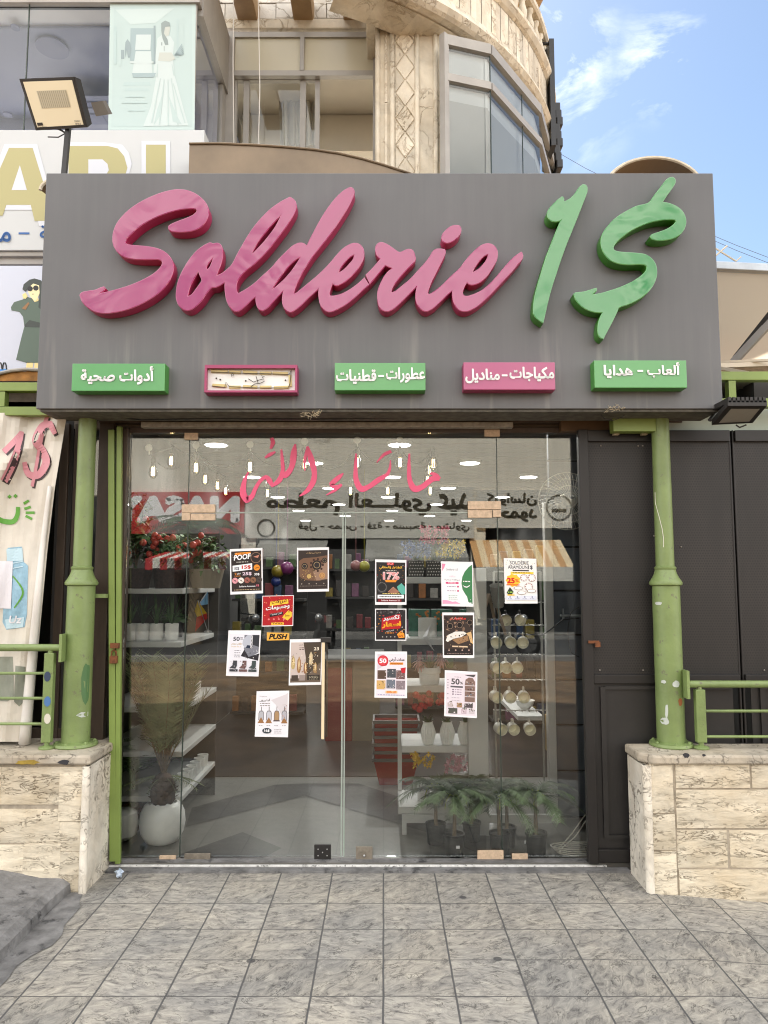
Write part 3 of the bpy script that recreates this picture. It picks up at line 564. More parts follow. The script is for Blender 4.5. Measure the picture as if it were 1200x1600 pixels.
OLDE = b([(380,543),(395,551),(410,548),(435,545),(460,560),(472,590),(475,640),(470,690),(455,740),(435,790),(423,826),(470,805),(510,775),(550,738),(575,700),(610,630),(650,560),(700,475),(760,390),(830,310),(900,245),(980,190),(1052,153),(1080,170),(1098,195),(1103,230),(1095,270),(1070,320),(1020,400),(960,480),(890,570),(820,650),(740,725),(670,780),(625,830),(600,875),(592,920),(598,960),(615,975),(650,955),(700,925),(760,880),(830,815),(900,750),(960,680),(1020,620),(1075,570),(1120,547),(1150,543)])+c([(466,552),(488,571),(520,505),(570,410),(620,320),(680,230),(740,155),(800,100),(850,72),(875,75),(888,95),(885,130),(865,180),(830,250),(780,330),(720,420),(660,500),(600,575),(540,650),(490,725),(450,790),(410,870),(380,940),(373,980),(400,970),(450,930),(510,880),(570,830),(640,765),(700,700),(750,640),(800,590),(850,558),(895,545),(935,555),(962,585),(972,625),(968,670),(950,715),(915,770),(870,820),(820,865),(770,895),(740,905),(718,893),(713,875),(700,900),(685,940),(677,975),(685,995),(720,995),(780,980),(850,945),(920,895),(978,843),(1014,898),(960,945),(890,1010),(820,1065),(750,1105),(690,1128),(650,1120),(615,1085),(598,1040),(590,980),(594,920),(560,955),(500,1010),(440,1070),(390,1110),(350,1130),(315,1115),(290,1080),(280,1030),(285,980),(292,940),(250,985),(200,1040),(150,1095),(110,1118),(80,1105),(62,1070),(55,1030),(55,995)])+b([(720,1030),(680,1070),(640,1105),(600,1125),(565,1110),(535,1075),(515,1030),(505,980),(500,930),(500,872),(465,895),(420,918),(390,920),(378,925),(340,970),(300,1030),(250,1080),(210,1108),(170,1115),(130,1095),(100,1060),(85,1010),(85,960),(95,890),(120,820),(155,750),(200,680),(260,610),(320,565),(368,542)])
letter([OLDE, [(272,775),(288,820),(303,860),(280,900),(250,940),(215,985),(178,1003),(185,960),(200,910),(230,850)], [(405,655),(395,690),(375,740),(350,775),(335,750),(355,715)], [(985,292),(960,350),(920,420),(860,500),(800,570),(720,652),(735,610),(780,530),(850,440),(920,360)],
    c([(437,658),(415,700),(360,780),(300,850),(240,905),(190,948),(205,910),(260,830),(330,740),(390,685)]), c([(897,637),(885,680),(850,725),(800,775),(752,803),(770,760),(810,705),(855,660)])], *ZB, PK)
RIE = [(10,505),(60,455),(115,390),(95,370),(82,340),(80,310),(90,285),(115,271),(150,280),(190,305),(240,340),(260,342),(290,328),(320,320),(345,330),(358,360),(363,390),(350,415),(310,455),(260,510),(220,560),(195,600),(187,635),(220,625),(270,585),(330,535),(390,470),(440,415),(470,375),(495,335),(515,320),(545,318),(575,322),(580,340),(565,380),(540,430),(510,490),(480,550),(460,600),(450,640),(470,645),(510,620),(560,580),(620,520),(690,455),(730,400),(780,345),(830,300),(870,282),(905,282),(935,298),(953,330),(955,365),(945,405),(920,450),(880,510),(840,550),(800,570),(770,575),(750,568),(737,555),(715,590),(703,630),(710,655),(740,660),(790,645),(850,615),(910,565),(960,510),(1010,450),(1060,395),(1100,360),(1130,342),(1138,360),(1135,385),(1100,430),(1050,490),(990,555),(930,620),(870,680),(810,730),(760,758),(720,767),(680,755),(655,725),(640,690),(635,650),(634,612),(590,650),(540,700),(490,745),(450,765),(420,760),(390,730),(372,690),(370,640),(381,577),(340,620),(290,670),(240,720),(195,755),(160,767),(125,755),(105,725),(95,680),(95,630),(110,580),(140,520),(170,482),(203,457),(147,434),(100,490),(38,565)]
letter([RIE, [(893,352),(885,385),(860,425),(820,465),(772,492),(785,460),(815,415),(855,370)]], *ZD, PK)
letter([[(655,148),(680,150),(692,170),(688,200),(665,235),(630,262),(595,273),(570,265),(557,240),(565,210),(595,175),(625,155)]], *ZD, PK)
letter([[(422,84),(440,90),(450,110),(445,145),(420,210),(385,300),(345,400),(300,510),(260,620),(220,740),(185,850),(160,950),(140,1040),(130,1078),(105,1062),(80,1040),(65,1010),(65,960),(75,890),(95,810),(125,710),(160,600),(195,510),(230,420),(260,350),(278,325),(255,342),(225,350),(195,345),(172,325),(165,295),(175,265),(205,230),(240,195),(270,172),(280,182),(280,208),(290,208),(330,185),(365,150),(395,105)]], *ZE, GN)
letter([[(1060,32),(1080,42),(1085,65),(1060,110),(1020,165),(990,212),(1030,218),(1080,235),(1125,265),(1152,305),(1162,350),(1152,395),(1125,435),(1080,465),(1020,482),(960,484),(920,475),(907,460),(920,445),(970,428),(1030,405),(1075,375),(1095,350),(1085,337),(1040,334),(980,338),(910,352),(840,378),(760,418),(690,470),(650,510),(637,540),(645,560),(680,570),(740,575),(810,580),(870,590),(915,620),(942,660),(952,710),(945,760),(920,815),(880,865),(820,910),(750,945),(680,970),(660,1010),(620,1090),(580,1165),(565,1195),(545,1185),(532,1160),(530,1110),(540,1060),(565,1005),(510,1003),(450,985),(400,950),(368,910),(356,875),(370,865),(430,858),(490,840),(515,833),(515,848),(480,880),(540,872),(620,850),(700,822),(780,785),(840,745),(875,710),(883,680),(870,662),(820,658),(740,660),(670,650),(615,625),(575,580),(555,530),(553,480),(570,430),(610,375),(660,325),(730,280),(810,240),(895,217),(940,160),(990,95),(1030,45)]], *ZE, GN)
# ---- small boxes under the lettering
TXTW = mat('white_lettering', (.82, .82, .82), .4)
GB = [mat('green_box_face', rgb(82, 148, 84), .18, coat=.3), mat('green_box_side', rgb(66, 138, 56), .35)]
PB = [mat('pink_box_face', rgb(160, 68, 110), .18, coat=.3), mat('pink_box_side', rgb(150, 50, 92), .35)]
def small_box(x0, y0, x1, y1, s, tb, mats, label, cat='sign'):
    Yf = 4.215; a = at(x0, y0, Yf); b_ = at(x1, y1, Yf); t = thing('box_sign', label, cat, ((a.x+b_.x)/2, 4.30, b_.z), 'small box signs under the shop name')
    m = MB(); m.box(a.x, b_.x, Yf, 4.299, b_.z, a.z, 1); m.m[2] = 0; m.build('box', mats, t, bevel=.003)
    m = MB(); fn = lambda x, y, l: at(x, -y, Yf-.0035-l*.0003)
    for wrd, bx in zip(s, tb): text(m, wrd, fn, (bx[0], -bx[3], bx[2], -bx[1]), 0, .034)
    m.build('lettering', TXTW, t); return t
small_box(113, 568, 257, 611, ['أدوات صحية'], [(126, 572, 240, 601)], GB, 'green box sign with white Arabic lettering, at the far left of the row')
small_box(523, 567, 665, 610, ['قطنيات', '-', 'عطورات'], [(525, 577, 588, 600), (591, 586, 600, 589), (603, 574, 664, 598)], GB, 'green box sign with white Arabic lettering, in the middle of the row')
small_box(724, 566, 868, 609, ['مناديل', '-', 'مكياجات'], [(727, 576, 781, 599), (784, 585, 793, 588), (796, 573, 866, 596)], PB, 'pink box sign with white Arabic lettering')
small_box(928, 563, 1074, 606, ['هدايا', '-', 'ألعاب'], [(943, 570, 989, 591), (996, 578, 1005, 581), (1011, 566, 1062, 590)], GB, 'green box sign with white Arabic lettering, below the dollar shape')
t = thing('box_sign', 'open pink box sign with its cover gone and lamp strips bare', 'sign', (-.83, 4.30, at(400, 613, 4.215).z), 'small box signs under the shop name')
a = at(320, 570, 4.215); b_ = at(464, 613, 4.215)
m = MB(); wd = .012
m.box(a.x, b_.x, 4.215, 4.296, a.z-wd*1.6, a.z); m.box(a.x, b_.x, 4.215, 4.296, b_.z, b_.z+wd); m.box(a.x, a.x+wd, 4.215, 4.296, b_.z+wd, a.z-wd*1.6); m.box(b_.x-wd, b_.x, 4.215, 4.296, b_.z+wd, a.z-wd*1.6); m.build('box', PB[1], t)
m = MB(); m.box(a.x+wd, b_.x-wd, 4.246, 4.250, b_.z+wd, a.z-wd*1.6); m.build('back_panel', WHITE, t)
LEDM = mat('lamp_strip', rgb(196, 178, 120), .4); WIRE = mat('dark_wire', (.05, .04, .03), .6)
m = MB(); YL = 4.241
for (x0, y0, x1, y1) in ((330, 580, 356, 581), (358, 581, 376, 582), (380, 581, 402, 583), (406, 583, 424, 583), (426, 583, 450, 584), (453, 586, 454, 604), (332, 602, 354, 603), (358, 605, 376, 605), (380, 604, 402, 605), (406, 605, 424, 605), (428, 606, 452, 605)):
    m.bar(at(x0, y0, YL), at(x1, y1, YL), .017, .008, 0, (0, 1, 0))
m.build('lamp_strip', LEDM, t)
m = MB()
for l in ([(330, 581), (356, 582), (380, 583), (424, 584), (452, 585), (455, 578), (453, 600), (450, 606), (424, 606), (402, 606), (358, 604), (353, 597), (351, 605), (331, 603)], [(388, 592), (396, 597), (404, 594), (412, 592), (413, 596), (406, 599), (398, 600), (392, 604)], [(400, 588), (403, 598)], [(362, 584), (362, 588), (365, 586), (363, 583)], [(409, 586), (410, 590), (413, 588)]):
    m.tube([at(x, y, YL-.006) for x, y in l], .0022, 5)
for (x, y) in ((344, 593), (338, 591), (446, 594), (384, 595)): m.ball(at(x, y, YL), .005, 0, 6)
m.build('wire', WIRE, t)
# soffit behind the sign, light casing
m = MB(); m.box(-2.0, 1.9, 4.585, 4.80, 2.86, 2.89); m.box(-2.0, 1.9, 4.76, 4.82, 2.69, 2.86); tag(m.build('soffit_board', mat('soffit', rgb(120, 110, 98), .8, var=.2, vscale=5), loc=(0, 4.7, 2.69)), 'dusty soffit board hidden between the grey sign and the glass front', 'board')
t = thing('shutter_casing', 'long pale dusty metal casing over the glass doors', 'casing', (-.35, 4.66, 2.60))
m = MB(); p = at(220, 663, 4.64); q = at(802, 663, 4.64); m.box(p.x, q.x, 4.64, 4.70, p.z-.018, p.z+.016); m.build('rail', mat('dusty_steel', rgb(150, 146, 138), .7, var=.3, vscale=30), t, bevel=.003)
m = MB(); m.tube([(p.x-.3, 4.63, p.z+.06), (p.x-.1, 4.62, p.z+.035), (p.x+.5, 4.63, p.z+.045), (q.x, 4.63, p.z+.05)], .004, 5); m.build('cable', BLACKP, t)
# ================================================================== GLASS FRONT
sf = thing('glass_storefront', 'frameless glass shop front with double doors in a bronze frame', 'shop front', (0, GL, .03))
ZT = at(600, 676, GL).z; XL, XR = at(196, 900, GL).x, 1.40; ZD_ = at(600, 801, GL).z; XJ1 = at(289, 1000, GL).x; XJ2 = at(780, 1000, GL).x; XM = at(537, 1000, GL).x; ZB0 = .045
def pane(x0, x1, z0, z1, nm='pane'):
    m = MB(); m.box(x0+.002, x1-.002, GL, GL+.008, z0+.002, z1-.002); return m.build(nm, GLASS, sf)
pane(XL, XJ1, ZB0, ZT); pane(XJ1, XJ2, ZD_, ZT); pane(XJ2, XR, ZB0, ZT)
EDGE = mat('glass_edge', rgb(46, 58, 52), .3); EDGEL = mat('pale_glass_edge', rgb(150, 160, 152), .25)
FIT = mat('tan_fitting', rgb(196, 172, 146), .5, var=.22, vscale=40, dirt=((.30, .20, .11), 60, .60))
def door(x0, x1):
    d = pane(x0, x1, ZB0, ZD_, 'door'); return d
dl = door(XJ1, XM); dr = door(XM, XJ2)
for xj in (XJ1, XJ2): m = MB(); m.box(xj-.003, xj+.003, GL-.001, GL+.011, ZB0, ZT); m.build('glass_joint', EDGE, sf)
m = MB(); m.box(XM-.013, XM-.003, GL-.003, GL+.012, ZB0, ZD_); m.box(XM+.003, XM+.011, GL-.003, GL+.012, ZB0, ZD_); m.box(XJ1, XJ2, GL-.002, GL+.011, ZD_-.004, ZD_+.004); m.build('door_edge', EDGEL, sf)
def fitting(x0, y0, x1, y1, nm='hinge_fitting', mt=FIT, par=None):
    m = MB(); a = at(x0, y0, GL-.016); b_ = at(x1, y1, GL-.016); m.box(a.x, b_.x, GL-.016, GL-.002, b_.z, a.z); m.build(nm, mt, par or sf, bevel=.002)
fitting(284, 788, 336, 801); fitting(284, 801.5, 297, 813); fitting(298, 802.5, 336, 813); fitting(731, 783, 783, 796); fitting(770, 797, 783, 808); fitting(731, 797, 769, 809)
fitting(288, 676, 309, 687); fitting(757, 671, 781, 682); fitting(249, 1337, 274, 1350); fitting(746, 1329, 787, 1343); fitting(800, 1334, 825, 1345)
DUSTF = mat('dusty_fitting', rgb(120, 112, 100), .6, var=.3, vscale=30)
fitting(288, 1334, 328, 1348, mt=DUSTF); fitting(491, 1320, 517, 1343, 'lock', BLACK); fitting(556, 1323, 582, 1345, 'lock', DUSTF); fitting(501, 996, 517, 1004, 'lock', BLACK)
m = MB()
for (x, y) in ((497, 1327), (511, 1327), (497, 1337), (511, 1337), (504, 1332)): p = at(x, y, GL-.019); m = MB(); m.ball(p, .004, 0, 6); m.build('screw_head', STEEL, sf)
m = MB(); p = at(569, 1337, GL-.019); m.ball(p, .007, 0, 8); m.build('screw_head', STEEL, sf)
m = MB(); a = at(503, 1004, GL-.05); b_ = at(507, 1155, GL-.05); m.box(a.x, b_.x-.002, GL-.055, GL-.042, b_.z, a.z); m.build('pull_handle', mat('cream_handle', rgb(226, 206, 172), .4), sf, bevel=.003)
m = MB(); m.box(b_.x+.002, b_.x+.012, GL+.012, GL+.03, b_.z, a.z); m.build('pull_handle', BROWN, sf)
m = MB(); m.box(XL-.19, XL-.10, 4.70, 4.80, .0, ZT+.06); m.box(XL-.045, XL, 4.68, 4.78, .03, ZT+.02); m.box(XL-.10, XR, 4.72, 4.79, ZT, ZT+.035); m.box(XL-.19, 1.9, 4.69, 4.79, ZT+.06, ZT+.12); m.build('bronze_frame', BROWN, sf, bevel=.003)
m = MB(); m.box(XL-.10, XL-.045, 4.75, 4.756, .03, ZT); m.build('pane', SIDEG, sf)
WTH = mat('worn_white_metal', rgb(205, 205, 202), .6, var=.25, vscale=30, dirt=((.10, .10, .09), 25, .56))
t = thing('threshold', 'worn white metal threshold strip under the glass doors', 'threshold', (0, 4.67, 0))
m = MB(); m.box(XL-.02, 1.33, 4.645, 4.668, -.01, .022); m.build('strip', WTH, t, bevel=.003); m = MB(); m.box(XL-.03, 1.45, 4.668, 4.72, -.01, .036); m.build('sill', CEMENT, t); m = MB(); m.box(-1.64, 1.45, 4.58, 4.645, -.01, .012); m.build('step', CEMENT, t)
# crumpled paper
m = MB(); r = random.Random(5); p = atz(186, 1369, .012); m.ball((p.x, p.y, .03), .022, 0, 8); m.v = [(x+r.uniform(-.008, .008), y+r.uniform(-.008, .008), z+r.uniform(-.006, .006)) for x, y, z in m.v]; tag(m.build('crumpled_wrapper', mat('crumpled_plastic', rgb(190, 205, 222), .4), loc=(p.x, p.y, .012)), 'small crumpled white plastic scrap by the threshold corner', 'wrapper')
# folding green gate
t = thing('folding_gate', 'narrow green folding gate pushed open against the bronze frame', 'gate', (at(178, 1345, 4.64).x, 4.64, .02))
for (xa, xb, w_) in ((174.5, 177, .038), (187, 184.5, .03)):
    m = MB(); a = at(xa, 667 if xa > 180 else 672, 4.64); b_ = at(xb, 1349 if xa > 180 else 1345, 4.64); m.bar(b_, a, w_, .03); m.build('gate_bar', LGREEN, t, bevel=.003)
m = MB(); a = at(140, 931, 4.60); b_ = at(168, 931, 4.60); m.box(a.x, b_.x, 4.58, 4.61, a.z-.012, a.z+.012); m.build('latch', GREEN, t)
m = MB(); p = at(178, 1026, 4.615); m.box(p.x-.022, p.x+.022, 4.60, 4.625, p.z-.04, p.z+.005); m.tube([(p.x-.014, 4.612, p.z), (p.x-.014, 4.612, p.z+.03), (p.x, 4.612, p.z+.042), (p.x+.014, 4.612, p.z+.03), (p.x+.014, 4.612, p.z)], .005, 6); m.build('padlock', RUST, t, bevel=.003)
m = MB(); p = at(181, 1010, 4.61); m.box(p.x-.03, p.x+.02, 4.595, 4.622, p.z-.01, p.z+.02); m.build('hasp', RUST, t)
# ================================================================== RIGHT BLACK GATE
def perf_mat():
    m = mat('perforated_sheet', rgb(35, 31, 29), .55, var=.45, vscale=3.0, stretch=(1.6, 1, .5)); nt = m.node_tree; L = nt.links; b = nt.nodes['Principled BSDF']
    t = N(nt, 'ShaderNodeTexCoord'); s = N(nt, 'ShaderNodeVectorMath', operation='SCALE'); L.new(t.outputs['Object'], s.inputs[0]); s.inputs['Scale'].default_value = 1/.016
    sp = N(nt, 'ShaderNodeSeparateXYZ'); L.new(s.outputs[0], sp.inputs[0]); fz = N(nt, 'ShaderNodeMath', operation='FLOOR'); L.new(sp.outputs[2], fz.inputs[0]); h = N(nt, 'ShaderNodeMath', operation='MULTIPLY_ADD'); L.new(fz.outputs[0], h.inputs[0]); h.inputs[1].default_value = .5; L.new(sp.outputs[0], h.inputs[2])
    c = N(nt, 'ShaderNodeCombineXYZ'); L.new(h.outputs[0], c.inputs[0]); L.new(sp.outputs[2], c.inputs[1]); f = N(nt, 'ShaderNodeVectorMath', operation='FRACTION'); L.new(c.outputs[0], f.inputs[0])
    d = N(nt, 'ShaderNodeVectorMath', operation='DISTANCE'); L.new(f.outputs[0], d.inputs[0]); d.inputs[1].default_value = (.5, .5, 0)
    k = N(nt, 'ShaderNodeMath', operation='LESS_THAN'); L.new(d.outputs['Value'], k.inputs[0]); k.inputs[1].default_value = .30
    old = b.inputs['Base Color'].links[0].from_socket; x = N(nt, 'ShaderNodeMixRGB'); L.new(k.outputs[0], x.inputs[0]); L.new(old, x.inputs[1]); x.inputs[2].default_value = (.004, .004, .004, 1); L.new(x.outputs[0], b.inputs['Base Color']); return m
PERF = perf_mat(); BLK2 = mat('black_frame_paint', rgb(25, 22, 21), .5, var=.25, vscale=5, dirt=((.10, .09, .08), 50, .70))
def gate_leaf(x0, x1, zt, label, wl=.06, wr=.05):
    t = thing('security_gate', label, 'gate', ((x0+x1)/2, 4.64, .05), 'black perforated security gates')
    zb, zm = .04, at(1000, 1063, 4.63).z
    m = MB(); m.box(x0+wl-.005, x1-wr+.005, 4.640, 4.644, zm+.03, zt-.07); m.build('mesh_sheet', PERF, t)
    m = MB(); m.box(x0, x0+wl, 4.615 if wl > .03 else 4.637, 4.665, zb, zt); m.box(x1-wr, x1, 4.615 if wr > .03 else 4.637, 4.665, zb, zt); m.box(x0+wl, x1-wr, 4.618, 4.662, zt-.075, zt-.003); m.box(x0+wl, x1-wr, 4.622, 4.662, zb+.003, zb+.08); m.box(x0+wl, x1-wr, 4.622, 4.655, zm-.02, zm+.035); m.build('frame', BLK2, t, bevel=.004)
    m = MB(); m.box(x0+.05, x1-.05, 4.645, 4.655, zb+.06, zm-.01); m.box(x0+.10, x0+.13, 4.63, 4.65, zb+.14, zm-.04); m.box(x0+.13, x1-.06, 4.63, 4.65, zm-.055, zm-.035); m.box(x0+.13, x1-.06, 4.63, 4.65, zb+.14, zb+.16); m.build('lower_plate', BLACK, t)
    m = MB(); r = random.Random(int(x0*10))
    for i in range(9): m = MB(); m.ball((r.uniform(x0+.1, x1-.1), 4.637, r.choice((zt-.1, zm+.06, r.uniform(1.2, 2.4)))), .0055, 0, 6); m.build('bolt', mat('dull_bolt', rgb(130, 124, 116), .5), t)
    return t
g1 = gate_leaf(1.215, 2.175, 2.655, 'black perforated gate leaf, half behind the green column', .06, .012)
p = at(928, 1003, 4.61); m = MB(); m.box(p.x-.035, p.x+.03, 4.60, 4.613, p.z-.008, p.z+.008); m.box(p.x+.005, p.x+.035, 4.595, 4.612, p.z-.03, p.z+.0); m.build('bolt_lock', RUST, g1)
gate_leaf(2.185, 3.4, 2.655, 'black perforated gate leaf at the right edge of the photo', .012, .05)
m = MB(); m.box(1.40, 6, 4.70, 4.78, 2.66, 2.84); m.box(2.45, 6, 4.67, 4.70, 0, 2.66); tag(m.build('shop_wall', mat('pale_green_wall', rgb(170, 180, 168), .8, var=.15, vscale=4), loc=(3, 4.7, 0)), 'pale green plaster wall strip over the black gates', 'wall')
m = MB(); m.box(1.12, 1.62, 4.66, 4.72, 2.655, 2.80); tag(m.build('header_board', mat('brown_wood', rgb(92, 70, 46), .7, var=.3, vscale=6), loc=(1.3, 4.7, 2.65)), 'brown wooden header board over the gate top', 'board')
for px_ in (962, 1006):
    m = MB(); p = at(px_, 675, 4.58); m.box(p.x-.018, p.x+.018, 4.56, 4.60, p.z-.022, p.z+.025); m.tube([(p.x, 4.60, p.z+.05), (p.x, 4.66, p.z+.06)], .008, 6); tag(m.build('gate_roller', mat('worn_roller', rgb(150, 140, 118), .6), loc=(p.x, 4.58, p.z), bevel=.004), 'worn pale roller above the gate, %s' % ('nearer the glass' if px_ < 980 else 'close to the green column'), 'roller')

# dry plant bits and loose cables under the sign
for px_, py_, lb_ in ((487, 648, 'pale dry straw tuft stuck under the sign, near the doors'), (962, 639, 'pale dry straw tuft stuck under the sign, near the right column')):
    c0 = at(px_, py_, 4.305); m = MB(); r = random.Random(px_)
    for k in range(34): a = c0+Vector((r.uniform(-.05, .05), r.uniform(-.01, .01), r.uniform(-.012, .012))); m.tube([a, a+Vector((r.uniform(-.03, .03), r.uniform(-.015, .005), r.uniform(-.018, .022)))], .0011, 4)
    tag(m.build('straw_tuft', mat('dry_straw', rgb(190, 176, 148), .8), loc=tuple(c0)), lb_, 'straw')
m = MB(); m.tube([at(x, y, 4.4) for x, y in ((936, 644), (944, 654), (958, 657), (972, 652), (980, 645))], .003, 5); tag(m.build('loose_cable', BLACKP, loc=tuple(at(955, 650, 4.4))), 'loose cable sagging below the sign near the right column', 'cable')
m = MB(); m.tube([at(x, y, 4.5) for x, y in ((150, 648), (220, 656), (330, 654), (480, 655), (640, 653), (800, 652), (900, 650))], .004, 5); tag(m.build('loose_cable', BLACKP, loc=tuple(at(500, 655, 4.5))), 'long loose cable along the underside of the sign', 'cable')
# ================================================================== UPPER BUILDING
bd = thing('apartment_building', 'cream stone building with round corner bay and balcony above the shop', 'building', (0, 6.5, 3.3))
YW = 6.5; SOFF = mat('brown_beam', rgb(168, 140, 104), .8, var=.18, vscale=5); FRAME = mat('window_aluminium', rgb(158, 154, 148), .5, metal=.1, var=.1, vscale=5)
INT = mat('upper_room', rgb(220, 213, 200), .8, var=.05, vscale=2); INTD = mat('upper_room_niche', rgb(170, 156, 134), .8)
zlint = at(600, 52, YW).z; xw0 = at(355, 150, YW).x; xw1 = at(590, 150, YW).x
# stone wall above the windows, laid in courses
def courses(mb, x0, x1, z0, z1, Y, h, w_, seed):
    r = random.Random(seed); z = z0; k = 0
    while z < z1:
        x = x0-(w_*.5 if k % 2 else 0)
        while x < x1:
            ww = w_*r.uniform(.8, 1.2); a, b_ = max(x0, x), min(x1, x+ww); f = r.uniform(-.004, .006)
            if b_-a > .02: mb.box(a+.004, b_-.004, Y+f, Y+.05, z+.004, min(z1, z+h)-.004)
            x += ww
        z += h; k += 1
m = MB(); courses(m, xw0-.2, 1.0, zlint, 8.6, YW, .15, .42, 4); m.build('stone_courses', PALE, bd)
m = MB(); m.box(xw0-.2, 1.0, YW+.03, YW+.4, zlint, 11); m.box(-9, xw0-.2, 6.6, 6.9, 6.9, 11); m.box(-9, -8.8, 5.6, 9.5, 3.2, 11); m.box(-1.5, 1.2, 6.9, 9.5, 8.8, 11)
m.build('wall', CREAM, bd)
m = MB(); m.box(xw0-.1, 1.0, YW-.10, YW+.02, zlint-.03, zlint+.07); m.build('ledge', CREAM, bd, bevel=.01)
# joists
zj = zlint+.02
for (px0, px1) in ((352, 393), (463, 479), (546, 556)):
    b0 = at(px1, 52, YW); m = MB(); x = b0.x-.02; m.box(x-.09, x+.09, 4.9, YW+.02, zj+.03, zj+.26); m.build('joist', SOFF, bd, bevel=.008)
# round bay: balcony band
TC = Vector((-1.5, 8.63)); TR = 3.46
def arc(r, a0, a1, n): return [(TC.x+r*math.sin(R(a0+(a1-a0)*i/n)), TC.y-r*math.cos(R(a0+(a1-a0)*i/n))) for i in range(n+1)]
def ring(mb, prof, a0, a1, n, m=0):
    rows = [[(*p, z) for p in arc(r, a0, a1, n)] for r, z in prof]
    for j in range(len(rows)-1):
        for i in range(n): mb.quad(rows[j][i], rows[j][i+1], rows[j+1][i+1], rows[j+1][i], m)
    return mb
zb = 4.70+H
m = MB(); ring(m, [(TR-.42, zb), (TR-.03, zb), (TR, zb+.02), (TR+.03, zb+.06), (TR+.02, zb+.10), (TR-.015, zb+.13), (TR-.02, zb+.17)], 22, 140, 60); m.build('moulding', CREAM, bd, smooth=2); m = MB()
ring(m, [(TR-.02, zb+.50), (TR+.01, zb+.52), (TR+.04, zb+.56), (TR+.04, zb+.60), (TR+.0, zb+.63), (TR-.01, zb+.67), (TR-.3, zb+.67)], 22, 140, 60); m.build('moulding', CREAM, bd, smooth=2)
m = MB(); k = 50
for i in range(k):
    a0 = 22+i*118/k; ring(m, [(TR-.05, zb+.17), (TR-.022, zb+.172), (TR-.022, zb+.498), (TR-.05, zb+.50)], a0+.06, a0+118/k-.06, 2)
ring(m, [(TR-.045, zb+.15), (TR-.045, zb+.52)], 22, 140, 60); ring(m, [(TR-.42, zb+.0), (TR-.42, zb+.67)], 22, 140, 40); m.build('stone_band', CREAM, bd)
m = MB(); ring(m, [(TR-.12, zb+.98), (TR-.02, zb+.98), (TR, zb+1.0), (TR, zb+1.05), (TR-.03, zb+1.08), (TR-.12, zb+1.08)], 22, 140, 60); m.build('hand_rail', CREAM, bd, smooth=2)
for i in range(35):
    a0 = 24+i*3.3; p = arc(TR-.07, a0, a0, 1)[0]; m = MB(); m.lathe((*p, zb+.67), [(.045, 0), (.045, .03), (.028, .05), (.045, .11), (.048, .15), (.03, .22), (.026, .26), (.042, .28), (.042, .31)], 10); m.build('baluster', CREAM, bd, smooth=2)
m = MB(); ring(m, [(TR-.9, 9.25), (TR+.12, 9.25), (TR+.16, 9.30), (TR+.16, 9.46), (TR-.9, 9.46)], 22, 140, 48); m.build('roof_slab', SOFF, bd)
m = MB(); ring(m, [(TR-.9, zb+.67), (TR-.9, 11)], 30, 100, 40); m.build('wall', CREAM, bd)
m = MB(); ring(m, [(TR-.06, zb-.14), (TR-.02, zb-.12), (TR-.02, zb+.0)], 70, 140, 30); m.build('moulding', CREAM, bd); m = MB(); ring(m, [(TR-.4, zb-.01), (TR-.1, zb-.01)], 20, 140, 40); m.build('moulding', CREAM, bd)
# bay window
zt = 4.55+H; cs = [atz(690, 58, zt), atz(765, 75, zt), atz(842, 168, zt), atz(866, 262, zt), Vector((1.55, 9.6, zt))]
z_tr = at(762, 136, cs[1].y).z; z_b = 3.6
def chain(mb, z0, z1, d, w_=.06):
    for a, b_ in zip(cs[:-1], cs[1:]):
        u = (b_-a); u.z = 0; u.normalize(); n = Vector((u.y, -u.x, 0)); q = n*w_/2
        mb.hexa([Vector((a.x, a.y, z0))+n*d, Vector((b_.x, b_.y, z0))+n*d, Vector((b_.x, b_.y, z1))+n*d, Vector((a.x, a.y, z1))+n*d], [Vector((a.x, a.y, z0))-n*.05, Vector((b_.x, b_.y, z0))-n*.05, Vector((b_.x, b_.y, z1))-n*.05, Vector((a.x, a.y, z1))-n*.05])
wn_ = MB(); chain(wn_, zt-.07, zt+.02, .025); chain(wn_, z_tr-.035, z_tr+.03, .025)
wn_.tube([(cs[0].x+.02, cs[0].y, z_b), (cs[0].x+.02, cs[0].y, zt+.02)], .04, 4); wn_.tube([(cs[3].x, cs[3].y, z_b), (cs[3].x, cs[3].y, zt)], .045, 4)
bw = wn_.build('bay_window', FRAME, bd)
m = MB()
for i, (a, b_) in enumerate(zip(cs[:-1], cs[1:])):
    for z0, z1 in ((z_b, z_tr-.045), (z_tr+.035, zt-.085)): m.quad((a.x, a.y, z0), (b_.x, b_.y, z0), (b_.x, b_.y, z1), (a.x, a.y, z1))
m.build('pane', UGLASS, bw)
m = MB()
for a in cs[1:2]: m.tube([(a.x, a.y, z_b), (a.x, a.y, zt-.08)], .006, 4)
q = cs[1].lerp(cs[2], .62); m.tube([(q.x, q.y, z_b), (q.x, q.y, zt-.08)], .005, 4); m.build('glazing_joint', EDGE, bw)
BL_ = mat('grey_blind', rgb(190, 190, 186), .8, var=.04, vscale=1); BLL = mat('pale_blind', rgb(222, 224, 222), .8)
m = MB()
for i, (a, b_) in enumerate(zip(cs[:-1], cs[1:])):
    u = b_-a; n = Vector((-u.y, u.x, 0)).normalized()*.05; A = a+n; B = b_+n; m.quad((A.x, A.y, z_b), (B.x, B.y, z_b), (B.x, B.y, z_tr-.16), (A.x, A.y, z_tr-.16), 0); m.quad((A.x, A.y, z_tr-.16), (B.x, B.y, z_tr-.16), (B.x, B.y, zt), (A.x, A.y, zt), 1)
m.build('blind', [BL_, BLL], bw)
